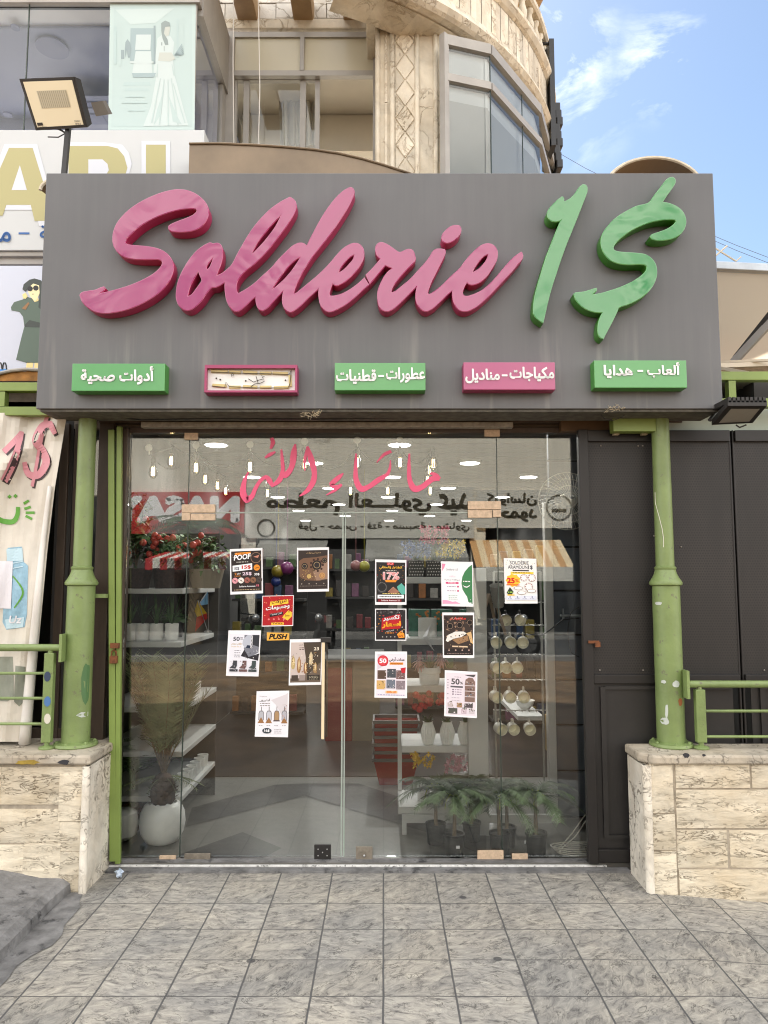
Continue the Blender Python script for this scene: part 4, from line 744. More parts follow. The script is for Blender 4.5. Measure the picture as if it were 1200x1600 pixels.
# pilaster with diamond inlay
YP = 6.02
pil = MB(); a = at(590, 270, YP); b_ = at(688, 50, YP); zp = at(600, 44, YP).z; m = MB(); m.box(a.x, b_.x, YP+.02, YP+.5, 3.3, zp); m.build('pilaster', CREAM, bd)
m = MB()
for p in (590, 613, 652, 681): x = at(p, 200, YP).x; m.tube([(x, YP+.01, 3.3), (x, YP+.01, zp)], .021, 10)
m.build('moulding', CREAM, bd, smooth=2)
m = MB(); xc = at(633, 150, YP).x; hw = at(648, 150, YP).x-xc; n = 13; dz = (zp-3.4)/n
for i in range(n):
    zc = 3.4+dz*(i+.5); e = .008
    m.hexa([(xc, YP+.008, zc-dz/2+e), (xc+hw-e, YP+.008, zc), (xc, YP+.008, zc+dz/2-e), (xc-hw+e, YP+.008, zc)], [(xc, YP+.03, zc-dz/2+e), (xc+hw-e, YP+.03, zc), (xc, YP+.03, zc+dz/2-e), (xc-hw+e, YP+.03, zc)])
    for s_ in (-1, 1):
        f = [(xc+s_*hw, YP+.010, zc+e*1.5), (xc+s_*hw, YP+.010, zc+dz-e*1.5), (xc+s_*e*1.5, YP+.010, zc+dz/2)]; g = [(x, YP+.03, z) for x, y, z in f]
        m.add(f+g, [(0, 1, 2), (5, 4, 3), (0, 3, 4, 1), (1, 4, 5, 2), (2, 5, 3, 0)])
m.build('diamond_inlay', CREAM, bd)
m = MB(); m.box(a.x+.06, xc-hw-.07, YP+.006, YP+.03, 3.3, at(600, 160, YP).z); m.box(a.x+.06, xc-hw-.07, YP+.006, YP+.03, at(600, 159, YP).z, zp-.02); m.build('stone_panel', CREAM, bd)
m = MB(); m.box(a.x-.1, b_.x+.05, YP-.06, YP+.5, zp, zp+.06); m.build('ledge', CREAM, bd, bevel=.012)
# recessed sliding window
FRK = [0]
def fr(mb, x0, y0, x1, y1, Y, d=.05):
    FRK[0] += .0017; e = FRK[0] % .012; p = at(x0, y0, Y); q = at(x1, y1, Y); mb.box(p.x, q.x, Y-d-e, Y+e*.5, q.z, p.z)
YG = 6.44
wnd = MB()
for r_ in ((358, 56, 588, 64), (358, 116, 588, 124), (357, 56, 364, 290), (583, 56, 588.5, 290), (470, 64, 476, 116)): fr(wnd, *r_, YG)
W1 = wnd.build('sliding_window', FRAME, bd)
m = MB()
for r_ in ((366, 126, 474, 130), (366, 126, 369, 290), (382, 130, 388, 290), (470, 126, 477, 290), (493, 126, 499, 290), (477, 126, 496, 130)): fr(m, *r_, YG+.045, .03)
m.build('sash', FRAME, W1)
m = MB(); p = at(364, 124, YG+.05); q = at(496, 290, YG+.05); m.quad((p.x, YG+.05, q.z), (q.x, YG+.05, q.z), (q.x, YG+.05, p.z), (p.x, YG+.05, p.z)); m.build('pane', UGLASS, W1)
m = MB(); p = at(364, 64, YG); q = at(583, 116, YG); m.box(p.x, q.x, YG-.03, YG-.02, q.z, p.z); m.build('frosted_pane', mat('cream_blind', rgb(186, 180, 158), .3, var=.04, vscale=2), W1)
m = MB(); m.box(xw0-.05, xw1+.3, YG+.2, 9.9, 6.45, 6.5); m.box(-9, 1.2, 6.95, 15, 3.18, 3.28); m.box(xw0-.08, xw0-.05, YG+.2, 9.4, 3.3, 6.5); m.box(xw1+.3, xw1+.33, YG+.2, 9.4, 3.3, 6.5); m.box(xw0, xw1+.3, 7.2, 7.5, 6.05, 6.44)  # floor slab runs past the open back, added to bounce sunlight upward
p = at(503, 178, 8.4); q = at(549, 212, 8.4); m.box(p.x-.5, q.x, 8.4, 9.2, q.z-.07, q.z); m.box(q.x, q.x+1.2, 8.4, 9.2, q.z, p.z+.02); m.build('room', INT, bd)
p = at(567, 211, 8.9); q = at(600, 290, 8.9); m = MB(); m.box(p.x, q.x, 8.9, 8.95, q.z, p.z); m.build('cabinet', INTD, bd)
# wrapped curtain seen in the window
m = MB(); r = random.Random(2); pts = []
for j in range(7):
    row = []
    for i in range(17): x = 437+i*3.6+(j*.6-2)*.5; y = 156+j*12+2*math.sin(i*1.3+j); p = at(x, y, 7.0+.035*math.sin(i*1.9)); row.append(p)
    pts.append(row)
for j in range(6):
    for i in range(16): m.quad(pts[j][i], pts[j][i+1], pts[j+1][i+1], pts[j+1][i])
m.build('curtain', mat('wrapped_curtain', rgb(205, 203, 196), .35), W1, smooth=2)
# ---- glazed bay on the left
YB = 5.4; x1 = at(305, 100, YB).x; x0 = -6.0; ztop = at(200, 6, YB).z
lb = thing('glazed_bay', 'projecting glass bay with grey frames above the white sign', 'bay window', (-3, YB, 4.3))
m = MB(); m.box(x0, x1+.03, YB-.03, YB+.05, ztop-.01, ztop+.5); m.bar((x1, YB, 3.9), (x1, YB, ztop), .012, .012); d2 = Vector((x1, 6.45, 0)); m.box(x1-.02, x1+.04, YB+.05, 6.45, ztop-.06, ztop+.5)
m.box(x1-.02, x1+.02, 6.25, 6.45, 3.6, ztop); zz = at(350, 115, 6.3).z; m.box(x1-.01, x1+.02, YB+.05, 6.25, zz+.02, zz+.09)
m.build('frame', FRAME, lb)
xs = at(42, 100, YB).x
m = MB(); m.quad((x0, YB, 3.5), (xs, YB, 3.5), (xs, YB, ztop), (x0, YB, ztop)); m.quad((xs, YB, 3.5), (x1, YB, 3.5), (x1, YB, ztop), (xs, YB, ztop)); m.quad((x1, YB, 3.5), (x1, 6.3, 3.5), (x1, 6.3, ztop), (x1, YB, ztop)); m.build('pane', UGLASS, lb)
m = MB(); m.tube([(xs, YB-.002, 3.5), (xs, YB-.002, ztop)], .006, 5); m.build('glazing_joint', EDGE, lb)
ROOMB = mat('bay_ceiling', rgb(140, 146, 172), .8); ROOMW = mat('bay_cornice', rgb(236, 236, 236), .8); ROOMD = mat('bay_soffit', rgb(118, 124, 156), .8)
m = MB(); ya = 5.62; m.box(x0, x1-.02, YB+.02, ya, ztop-.01, ztop, 1); m.box(x0, x1-.02, ya, 6.80, ztop-.03, ztop, 0); m.box(x0, at(172, 105, 6.8).x+.05, 6.80, 10, ztop-.14, ztop, 2); m.box(at(172, 105, 6.8).x+.05, x1-.02, 6.8, 10, ztop-.03, ztop, 0); m.box(x0, x1-.02, YB+.3, 9, 3.3, 3.4, 0); m.build('ceiling', [ROOMB, ROOMW, ROOMD], lb)
m = MB()
for (px, py, rr) in ((82, 74, .13), (24, 42, .035), (12, 178, .04)):
    p = atz(px, py, ztop-.035 if py < 100 else ztop-.145); m.lathe((p.x, p.y, p.z-.012), [(rr*.8, 0), (rr, 0), (rr, .012)], 24)
m.build('downlight', ROOMD, lb)
m = MB(); 
for k in range(4): 
    p = atz(152, 183, ztop-.15); s_ = .30-k*.075; m.box(p.x-s_, p.x+s_, p.y-s_, p.y+s_, ztop-.15-k*.008, ztop-.145-k*.008, k % 2)
m.build('ceiling_rose', [ROOMB, ROOMD], lb)
# photo print of a bride stuck to the glass
t = thing('window_print', 'pale aqua photo print of a bride, stuck on the upper glass bay', 'poster', (at(238, 200, YB).x, YB-.01, at(238, 203, YB).z))
def pfn(Y): return lambda x, y, l: at(x, -y, Y-.002-l*.0008)
m = MB(); fn = pfn(YB-.008)
def poly(mb, pts, l, mt, f=None):
    g = f or fn; mb.add([g(x, -y, l) for x, y in pts], [tuple(range(len(pts)))[::-1]], mt)
cols = [rgb(206, 226, 222), rgb(188, 212, 212), rgb(220, 234, 232), rgb(128, 152, 164), rgb(84, 102, 120), rgb(228, 236, 236), rgb(214, 206, 190), rgb(60, 56, 58), rgb(196, 216, 214)]
pm = [mat('bride_print_%d' % i, tuple(.72*(.5*q+.5*q0) for q, q0 in zip(c[:3], cols[0][:3])), .35) for i, c in enumerate(cols)]
poly(m, [(172, 3), (306, 1), (304, 203), (169, 203)], 0, 0); poly(m, [(178, 12), (300, 10), (300, 198), (174, 198)], 1, 8)
poly(m, [(180, 15), (272, 13), (243, 36), (204, 38)], 2, 2); poly(m, [(204, 44), (240, 44), (240, 95), (203, 95)], 2, 3); poly(m, [(213, 54), (236, 54), (235, 78), (211, 78)], 3, 5); poly(m, [(212, 80), (236, 80), (238, 118), (206, 118)], 3, 5)
poly(m, [(194, 128), (234, 128), (236, 134), (192, 134)], 2, 1); poly(m, [(196, 138), (232, 138), (234, 142), (194, 142)], 2, 1); poly(m, [(206, 114), (244, 114), (240, 121), (208, 121)], 3.3, 3)
poly(m, [(187, 78), (194, 78), (194, 92), (187, 92)], 3, 4); poly(m, [(196, 66), (199, 61), (203, 66), (205, 76), (203, 90), (200, 90), (198, 78), (196, 90), (195, 76)], 4, 4)
poly(m, [(246, 60), (252, 55), (266, 56), (272, 66), (270, 90), (273, 118), (284, 160), (294, 196), (224, 197), (236, 165), (244, 120), (240, 112)], 3, 5); poly(m, [(249, 82), (268, 82), (274, 92), (266, 96), (247, 95)], 4, 6); poly(m, [(255, 38), (262, 36), (266, 44), (264, 55), (258, 58), (254, 52)], 4, 6)
poly(m, [(252, 36), (258, 32), (265, 35), (266, 41), (258, 42), (256, 52), (262, 62), (263, 70), (258, 70), (254, 60), (252, 48)], 5, 7); poly(m, [(246, 170), (256, 140), (252, 178), (240, 196)], 4, 8); poly(m, [(270, 190), (264, 150), (276, 180), (284, 194)], 4, 8)
for (px_, py_, qx_, qy_) in ((250, 122, 236, 192), (256, 124, 248, 195), (262, 124, 262, 196), (267, 122, 277, 195), (270, 130, 288, 192), (246, 100, 244, 120), (268, 100, 271, 118)): poly(m, [(px_, py_), (px_+1, py_), (qx_+2, qy_), (qx_, qy_)], 5, 8)
for (x_, y_, w2_, h2_, c2_) in ((178, 40, 4, 60, 1), (186, 34, 3, 70, 8), (276, 30, 3, 60, 1), (283, 26, 4, 50, 8), (196, 150, 30, 2, 1), (190, 160, 40, 1.5, 1), (200, 172, 26, 1.5, 1), (240, 40, 3, 60, 4), (203, 96, 38, 3, 5), (256, 72, 1, 8, 7), (252, 66, 1.5, 5, 7)): poly(m, [(x_, y_), (x_+w2_, y_), (x_+w2_, y_+h2_), (x_, y_+h2_)], 3.5, c2_)
for k in range(6): poly(m, [(272+k*1.6, 86), (284+k*.6, 68+k*3), (285+k*.6, 69+k*3), (274+k*1.6, 87)], 5, 3)
m.build('print', pm, t)
# ---- white sign with olive letters
def flatsign(x0, y0, x1, y1, Y, d, mt, nm, par): p = at(x0, y0, Y); q = at(x1, y1, Y); m = MB(); m.box(p.x, q.x, Y, Y+d, q.z, p.z); return m.build(nm, mt, par, bevel=.004)
YS_ = 5.15; WS = mat('white_sign_face', rgb(192, 195, 196), .4, var=.03, vscale=3); OL = mat('olive_lettering', rgb(172, 166, 118), .5); BLU = mat('blue_lettering', rgb(48, 96, 160), .5); HALO = mat('letter_halo', rgb(204, 208, 216), .4)
t = thing('shop_sign', 'white sign with large olive letters, left of the grey sign', 'sign', (-2.6, YS_, at(0, 392, YS_).z))
flatsign(-260, 203, 315, 391, YS_, .14, WS, 'panel', t)
fn = pfn(YS_); 
def gro(pts, k): 
    cx = sum(p[0] for p in pts)/len(pts); cy_ = sum(p[1] for p in pts)/len(pts); return [(cx+(x-cx)*k, cy_+(y-cy_)*k) for x, y in pts]
m = MB(); ABI = [[(14, 231), (51, 231), (86, 345), (54, 345), (48, 320), (10, 320), (4, 337), (-32, 337)], [(107, 228), (168, 228), (184, 232), (194, 244), (199, 262), (194, 280), (182, 296), (160, 305), (190, 345), (107, 345)], [(228, 226), (259, 226), (259, 345), (228, 345)]]
for pl in ABI: poly(m, [(x+(-7 if x < sum(q[0] for q in pl)/len(pl) else 7), y+(-6 if y < 290 else 8)) for x, y in pl], 1, 1)
for pl in ABI: poly(m, pl, 2, 0)
poly(m, [(31, 258), (42, 297), (18, 297)], 3, 1); poly(m, [(138, 249), (160, 249), (168, 256), (170, 266), (164, 276), (138, 280)], 3, 1); m.build('lettering', [OL, HALO], t)
m = MB(); text(m, 'مـ', fn, (-12, -378, 17, -362), 0, .02); m.build('lettering', BLU, t); m = MB(); text(m, 'ـنة', fn, (62, -374, 92, -352), 0, .02); m.build('lettering', BLU, t); m = MB(); poly(m, [(29, 363), (46, 363), (46, 366), (29, 366)], 1, 0); m.build('lettering', BLU, t)
t = thing('steel_rails', 'pair of grey steel rails beneath the white sign', 'rail', (-3, 5.2, at(0, 412, 5.2).z))
flatsign(-260, 393, 120, 400, 5.17, .05, FRAME, 'rail', t); flatsign(-260, 402, 120, 413, 5.20, .08, FRAME, 'rail', t)
YK = 5.12; t = thing('shop_sign', 'white panel with a drawn woman in a green coat and sunglasses', 'sign', (-2.6, YK, at(0, 585, YK).z))
flatsign(-260, 415, 130, 590, YK, .08, mat('bluish_white_face', rgb(198, 204, 220), .4), 'panel', t)
fn = pfn(YK); wc = [rgb(86, 104, 92), rgb(58, 66, 62), rgb(238, 218, 150), rgb(240, 228, 180), rgb(28, 30, 32), rgb(150, 110, 70), rgb(80, 150, 220)]; wm_ = [mat('coat_print_%d' % i, c, .5) for i, c in enumerate(wc)]
m = MB(); poly(m, [(35, 468), (43, 464), (64, 470), (75, 520), (88, 566), (42, 567), (25, 562), (34, 525), (38, 510), (36, 495), (30, 487), (18, 485), (17, 480), (22, 472)], 1, 0); poly(m, [(38, 508), (46, 500), (70, 506), (72, 512), (39, 511)], 2, 1)
poly(m, [(42, 566), (52, 567), (51, 577), (40, 577)], 1, 2); poly(m, [(54, 567), (66, 567), (66, 577), (53, 577)], 1, 2); poly(m, [(35, 452), (37, 444), (46, 437), (54, 435), (64, 438), (72, 450), (72, 470), (66, 486), (60, 480), (62, 455), (46, 448), (40, 456)], 2, 1)
poly(m, [(45, 449), (52, 443), (61, 446), (62, 458), (58, 468), (54, 471), (47, 463), (44, 456)], 3, 3); poly(m, [(50, 466), (60, 466), (60, 470), (54, 472)], 2, 2); poly(m, [(35, 460), (40, 457), (43, 463), (40, 467), (36, 466)], 4, 2)
for cx, cy_ in ((47, 451), (56, 450)): poly(m, [(cx+4.4*math.cos(k*.7), cy_+4.2*math.sin(k*.7)) for k in range(9)], 4, 4)
poly(m, [(50, 459), (53, 459), (51.5, 460.5)], 4, 4); poly(m, [(34, 482), (44, 472), (46, 474), (40, 484)], 3, 5); poly(m, [(-6, 577), (11, 576), (9, 583), (-6, 583)], 1, 6)
m.build('print', wm_, t); m = MB()
for cx in (0, 7): m.tube([fn(cx+3*math.cos(k*.63+3.14), -(577+11*math.sin(k*.63+3.14)), 1) for k in range(6)], .004, 5)
m.build('print', wm_[4], t)
t = thing('awning_end', 'rolled awning end with a weathered orange strip, left of the grey sign', 'awning', (-2.6, 4.75, at(0, 600, 4.75).z))
m = MB(); f = lambda x, y, d: at(x, y, 4.75+d)
for d in (0,): m.hexa([f(-160, 596, 0), f(60, 595, 0), f(60, 579, 0), f(-20, 583, 0)], [f(-160, 596, .2), f(60, 595, .2), f(60, 579, .2), f(-20, 583, .2)])
m.build('strip', mat('weathered_orange', rgb(150, 104, 50), .8, var=.5, vscale=12), t); m = MB(); m.tube([f(-20, 590, -.01), f(0, 583, -.01), (f(18, 579, -.01)), f(40, 577, -.01), f(66, 578, -.01)], .012, 8); m.build('edge_tube', FRAME, t)
m = MB(); p = at(-160, 612, 4.9); q = at(75, 640, 4.9); m.box(p.x, q.x, 4.9, 5.1, q.z-.2, p.z+.06); tag(m.build('wall_strip', mat('dark_render', rgb(92, 84, 72), .9, var=.3, vscale=14), loc=(-2.6, 4.9, q.z)), 'rough dark wall strip between the left green beams', 'wall')
# ---- round canopies behind the sign
BRONZE = mat('bronze_canopy', rgb(122, 106, 86), .38, metal=.2, var=.25, vscale=2)
t = thing('round_canopy', 'wide brown curved metal canopy under the sliding window', 'canopy', (-.6, 5.0, 3.9))
m = MB(); top = [(296, 225), (340, 224.5), (400, 227), (445, 230), (490, 234), (530, 240), (565, 248), (600, 258), (640, 271), (665, 284), (690, 310)]
F1 = [at(x, y, 4.95) for x, y in top]; n = len(F1); zb_ = 3.5
vs = [tuple(p) for p in F1]+[(p.x, 4.95, zb_) for p in F1]+[(p.x, 5.5, p.z) for p in F1]; fs = [(i, n+i, n+i+1, i+1) for i in range(n-1)]+[(i, i+1, 2*n+i+1, 2*n+i) for i in range(n-1)]; m.add(vs, fs)
m.build('fascia', BRONZE, t, smooth=True); m = MB(); m.tube([p+Vector((0, -.005, 0)) for p in F1], .008, 6); m.build('edge_trim', BRONZE, t)
def dome(cx, cy_, rx, ry, Y, depth, label, m_in):
    t = thing('dome_canopy', label, 'canopy', tuple(at(cx, cy_, Y))); m = MB(); rows = []
    for j in range(7):
        f = j/6; rr = math.cos(f*1.5); yy = Y+depth*math.sin(f*1.5); row = []
        for i in range(25):
            a = math.pi*i/24; p = at(cx+rx*math.cos(a), cy_-ry*math.sin(a), Y); c_ = at(cx, cy_, Y); q = c_+(p-c_)*rr; row.append((q.x, yy, q.z+.12*f))
        rows.append(row)
    for j in range(6):
        for i in range(24): m.quad(rows[j][i], rows[j][i+1], rows[j+1][i+1], rows[j+1][i])
    m.build('shell', m_in, t, smooth=2); m = MB(); m.tube(rows[0], .012, 6); m.build('rim', mat('pale_rim', rgb(200, 190, 170), .7, var=.2, vscale=20), t)
CANB = mat('brown_canopy_lining', rgb(128, 104, 74), .6, var=.1, vscale=2)
dome(1022, 300, 78, 54, 4.9, .8, 'brown half dome canopy peeping over the right end of the sign', CANB); dome(90, 297, 27, 17, 4.75, .5, 'small brown dome canopy at the left end of the sign', CANB)
# ---- black lit sign hung on the tower
t = thing('hanging_sign', 'black box sign hung on the round bay, seen edge on', 'sign', (1.98, 7.8, 5.0))
bx = at(855, 160, 7.45).x; za, zc = at(855, 76, 7.45).z, at(862, 190, 7.45).z
m = MB(); m.box(bx, bx+.05, 7.30, 8.6, zc-.35, za); m.build('box', BLACKP, t); m = MB(); m.add([(bx+.052, 7.45, zc-.05), (bx+.075, 7.6, zc-.2), (bx+.085, 8.4, zc-.2), (bx+.075, 8.4, za-.3), (bx+.055, 7.5, za-.02)], [(0, 1, 2, 3, 4)]); m.build('face', mat('grey_blue_face', rgb(130, 142, 165), .3), t)
m = MB(); p = at(862, 168, 7.7)
for k in range(9): q = at(864+(k % 3)*2, 168+k*11, 7.7); m.box(q.x-.0, q.x+.07, 7.65, 7.95, q.z-.07, q.z+.03)
m.build('letter', BLACKP, t, bevel=.01); m = MB(); m.tube([(bx-.35, 7.35, za-.02), (bx+.02, 7.35, za-.02)], .015, 6); m.build('bracket', BLACKP, t)
# ---- flood lights
t = thing('floodlight', 'square floodlight tilted on a thin post at the top left of the sign', 'floodlight', tuple(at(100, 270, 4.42)))
c0 = [at(30, 123, 4.40), at(117, 120, 4.23), at(137, 199, 4.39), at(56, 204, 4.56)]
ce = sum(c0, Vector())/4; nn = (c0[1]-c0[0]).cross(c0[3]-c0[0]).normalized()
if nn.y > 0: nn = -nn
def fq(u, v, d=0): return c0[0].lerp(c0[1], u).lerp(c0[3].lerp(c0[2], u), v)+nn*d
m = MB(); m.hexa([fq(0, 1), fq(1, 1), fq(1, 0), fq(0, 0)], [fq(.06, .94, -.07), fq(.94, .94, -.07), fq(.94, .06, -.07), fq(.06, .06, -.07)])
for k in range(22):
    f = (k+.5)/22; s_ = .016
    for (u, v) in ((f, .035), (f, .965), (.035, f), (.965, f)): m.quad(fq(u-s_*.6, v+s_, .003), fq(u+s_*.6, v+s_, .003), fq(u+s_*.6, v-s_, .003), fq(u-s_*.6, v-s_, .003))
m.build('housing', BLACK, t)
LENS = mat('cream_lens', rgb(236, 228, 200), .25); LEDP = mat('led_array', rgb(196, 190, 168), .35)
m = MB(); m.hexa([fq(.06, .94, .004), fq(.94, .94, .004), fq(.94, .06, .004), fq(.06, .06, .004)], [fq(.06, .94, .001), fq(.94, .94, .001), fq(.94, .06, .001), fq(.06, .06, .001)]); m.build('lens', LENS, t)
m = MB(); m.quad(fq(.26, .58, .006), fq(.80, .58, .006), fq(.80, .24, .006), fq(.26, .24, .006), 0)
for k in range(15): f = .28+k*.5/14; m.quad(fq(f, .57, .007), fq(f+.008, .57, .007), fq(f+.008, .25, .007), fq(f, .25, .007), 1)
m.build('led_panel', [LEDP, mat('led_line', rgb(150, 145, 125), .5)], t)
m = MB(); m.quad(fq(.08, .91, .006), fq(.19, .91, .006), fq(.19, .85, .006), fq(.08, .85, .006)); ff = lambda x, y, l: fq(x, 1-y, .0065+l*.0004)
text(m, 'Floodlight', ff, (.08, .045, .25, .08)); text(m, '200W', ff, (.80, .12, .91, .155)); text(m, 'IP66', ff, (.81, .065, .91, .10)); m.build('marking', BLACKP, t)
m = MB(); pb = at(100, 275, 4.42); m.bar(tuple(pb), tuple(fq(.55, .98, -.04)), .028, .028); m.tube([fq(.3, .97, -.04), fq(.42, 1.03, -.03), fq(.5, 1.08, -.02), fq(.55, 1.2, -.03)], .006, 6); m.tube([fq(.2, 1.14, 0), fq(.4, 1.16, 0), fq(.58, 1.08, 0)], .004, 5); m.build('post', BLACK, t)
m = MB(); m.hexa([fq(.98, .8, -.10), fq(1.10, .78, -.16), fq(1.04, .5, -.16), fq(.95, .52, -.10)], [fq(.98, .8, -.13), fq(1.10, .78, -.19), fq(1.04, .5, -.19), fq(.95, .52, -.13)]); m.build('bracket', mat('grey_bracket', rgb(90, 84, 76), .5), t)
t = thing('floodlight', 'black floodlight facing down under the right green beam', 'floodlight', tuple(at(1155, 640, 4.4)))
c0 = [at(1112, 664, 4.35), at(1176, 661, 4.35), at(1199, 641, 4.12), at(1138, 645, 4.12)]; c0[2].z = c0[3].z = c0[0].z+.06
m = MB(); hq = [v+Vector((0, 0, .03)) for v in c0]; m.hexa(c0, hq)
for k in range(9): f = (k+.5)/9; p = c0[3].lerp(c0[2], f)+Vector((0, 0, .02)); m.box(p.x-.008, p.x+.008, p.y, p.y+.2, p.z, p.z+.03)
m.build('housing', BLACK, t); ce = sum(c0, Vector())/4
m = MB(); m.add([ce+(v-ce)*.74+Vector((0, 0, -.003)) for v in c0], [(0, 1, 2, 3)]); m.build('lens', mat('grey_lens', rgb(150, 150, 146), .3), t)
m = MB(); m.tube([c0[0]+Vector((-.01, 0, .03)), at(1122, 640, 4.45), at(1118, 634, 4.5)], .012, 6); m.tube([at(1150, 664, 4.3), at(1156, 668, 4.3), at(1166, 664, 4.3)], .005, 5); m.build('bracket', BLACK, t)
# ---- canopy at the right
t = thing('awning', 'beige fabric awning on a steel rail at the right edge', 'awning', (3, 4.8, 3.4))
A0 = at(1085, 421, 4.66); A1 = at(1320, 433, 4.66); B0 = at(1085, 575, 5.9); B1 = at(1330, 575, 5.9)
m = MB(); n = 10
for i in range(n):
    for j in range(8):
        def q(u, v): p = A0.lerp(A1, u).lerp(B0.lerp(B1, u), v); p.z -= .05*math.sin(math.pi*v); return p
        m.quad(q(i/n, j/8), q((i+1)/n, j/8), q((i+1)/n, (j+1)/8), q(i/n, (j+1)/8))
m.build('fabric', TAN, t, smooth=2)
m = MB(); m.bar(A0+Vector((-.05, -.02, .02)), A1+Vector((0, -.02, .02)), .05, .055, 0, (0, 1, 0)); m.build('front_rail', mat('galvanised_rail', rgb(176, 184, 192), .4, metal=.3, var=.15, vscale=8), t, bevel=.004)
m = MB(); m.bar(at(1146, 566, 5.0), at(1235, 470, 4.75), .035, .05); m.build('strut', ALU, t, bevel=.004); m = MB(); m.bar(at(1150, 560, 5.04), at(1212, 482, 4.8), .05, .03); m.build('strut', BLACK, t)
m = MB(); m.bar(at(1085, 573, 4.9), at(1300, 566, 4.9), .03, .03); m.bar(at(1100, 570, 5.0), at(1180, 585, 4.6), .02, .02); m.bar(at(1120, 566, 5.0), at(1220, 562, 4.8), .015, .015); m.build('cross_bar', mat('cream_bar', rgb(212, 200, 180), .6), t)
t = thing('rubble_wall', 'brown rubble and timber wall between the right green beams', 'wall', (3, 5.2, 3.0)); p = at(1080, 578, 5.2); q = at(1500, 650, 5.2); m = MB(); m.box(p.x, q.x, 5.2, 5.4, 2.6, p.z+.05); m.build('wall', mat('brown_rubble', rgb(128, 108, 84), .9, var=.45, vscale=9, bump=.5, bscale=14), t)
# wires
WIRE2 = mat('overhead_wire', (.10, .11, .13), .6)
for lst, lb_ in (([(868, 236, 9), (915, 263, 9), (970, 290, 9)], 'thin wire leaving the round bay toward the dome canopy'), ([(1100, 362, 9), (1150, 383, 9), (1260, 425, 9)], 'upper of two thin wires over the beige awning'), ([(1100, 369, 9), (1150, 391, 9), (1260, 434, 9)], 'lower of two thin wires over the beige awning'),
    ([(365, -30, 5.7), (364, 100, 5.7), (366, 285, 5.7)], 'pale cord hanging at the left edge of the sliding window'), ([(403, -30, 5.7), (406, 140, 5.7), (404, 215, 5.7), (405, 240, 5.7)], 'pale cord hanging in front of the left sash')):
    m = MB(); m.tube([at(*p) for p in lst], .003 if lst[0][2] > 6 else .004, 5); tag(m.build('wire' if lst[0][2] > 6 else 'cord', WIRE2 if lst[0][2] > 6 else mat('pale_cord', rgb(200, 196, 188), .6), loc=tuple(at(*lst[0]))), lb_, 'wire')
m = MB(); m.tube([at(1106, 410, 6), at(1136, 384, 6)], .008, 5); m.tube([at(1118, 388, 6), at(1150, 408, 6)], .008, 5); m.tube([at(1150, 408, 6), at(1158, 401, 6)], .006, 5); tag(m.build('aerial', mat('aerial', rgb(190, 184, 170), .5), loc=tuple(at(1130, 408, 6))), 'crossed pale aerial rods above the beige awning', 'aerial')
# ---- left window behind the banner
t = thing('side_window', 'dark brown framed shop window behind the white banner', 'window', (-2.4, 4.8, .742))
m = MB(); m.quad((-4.5, 4.80, .7), (-1.78, 4.80, .7), (-1.78, 4.80, 2.75), (-4.5, 4.80, 2.75)); m.build('pane', SIDEG, t)
m = MB()
for (x0_, x1_, yy) in ((86, 99, 4.74), (108, 122, 4.74)): a = at(x0_, 900, yy); b2 = at(x1_, 900, yy); m.box(a.x, b2.x, yy, 4.79, .742, 2.72)
m.box(-4.5, -1.78, 4.75, 4.79, .742, .80); m.build('frame', BROWN, t, bevel=.003)
m = MB(); m.box(-5, -2.05, 4.9, 4.95, .5, 2.9); m.build('backing', mat('unlit_room_black', (.03, .028, .026), .8, var=.4, vscale=2), t)  # near-black sheet painted to stand for the unlit room behind
# ---- banner
def bw_(px, py): return .008*math.sin(px*.21+py*.05)+.03*math.sin(px*.055+py*.012)+.02*math.sin(py*.03-px*.02)+(.05*max(0, 1-abs((py-690)+(px-40)*.9-10)/30) if py < 780 else 0)
def bp(px, py, l=0): return at(px, py, 4.56-bw_(px, py)-.0025*l)
EDGE_ = [(645, 105), (700, 96), (760, 86), (860, 74), (1000, 61), (1160, 47)]
def bx_(py):
    for (y0, x0_), (y1, x1_) in zip(EDGE_[:-1], EDGE_[1:]):
        if py <= y1: return x0_+(x1_-x0_)*(py-y0)/(y1-y0)
    return 47
t = thing('banner', 'creased white vinyl banner with pink numerals and blue bottles', 'banner', (-2.3, 4.56, .75))
m = MB(); ny, nx = 46, 34; g = [[bp(-120+(bx_(645+j*514/ny)+120)*i/nx, 645+j*514/ny) for i in range(nx+1)] for j in range(ny+1)]
for j in range(ny):
    for i in range(nx): m.quad(g[j+1][i], g[j+1][i+1], g[j][i+1], g[j][i])
m.build('vinyl', mat('banner_vinyl', rgb(206, 200, 188), .5, var=.12, vscale=4, dirt=((.42, .39, .34), 5, .62)), t, smooth=2)
m = MB(); m.tube([bp(bx_(y)-6, y)+Vector((0, -.02, 0)) for y in range(760, 1166, 25)], [.012+.0014*i for i in range(17)], 10); m.build('rolled_edge', mat('banner_roll', rgb(216, 212, 206), .5, var=.08, vscale=6), t, smooth=2)
bm_ = [mat('banner_pink', rgb(200, 136, 146), .5), mat('banner_dark', rgb(58, 44, 46), .5), mat('banner_green', rgb(88, 152, 52), .5), mat('banner_blue', rgb(134, 172, 192), .5, var=.2, vscale=20), mat('banner_sky', rgb(176, 202, 212), .5), mat('banner_paper', rgb(216, 214, 220), .5), mat('banner_grey', rgb(128, 132, 118), .5, var=.2, vscale=12)]
m = MB()
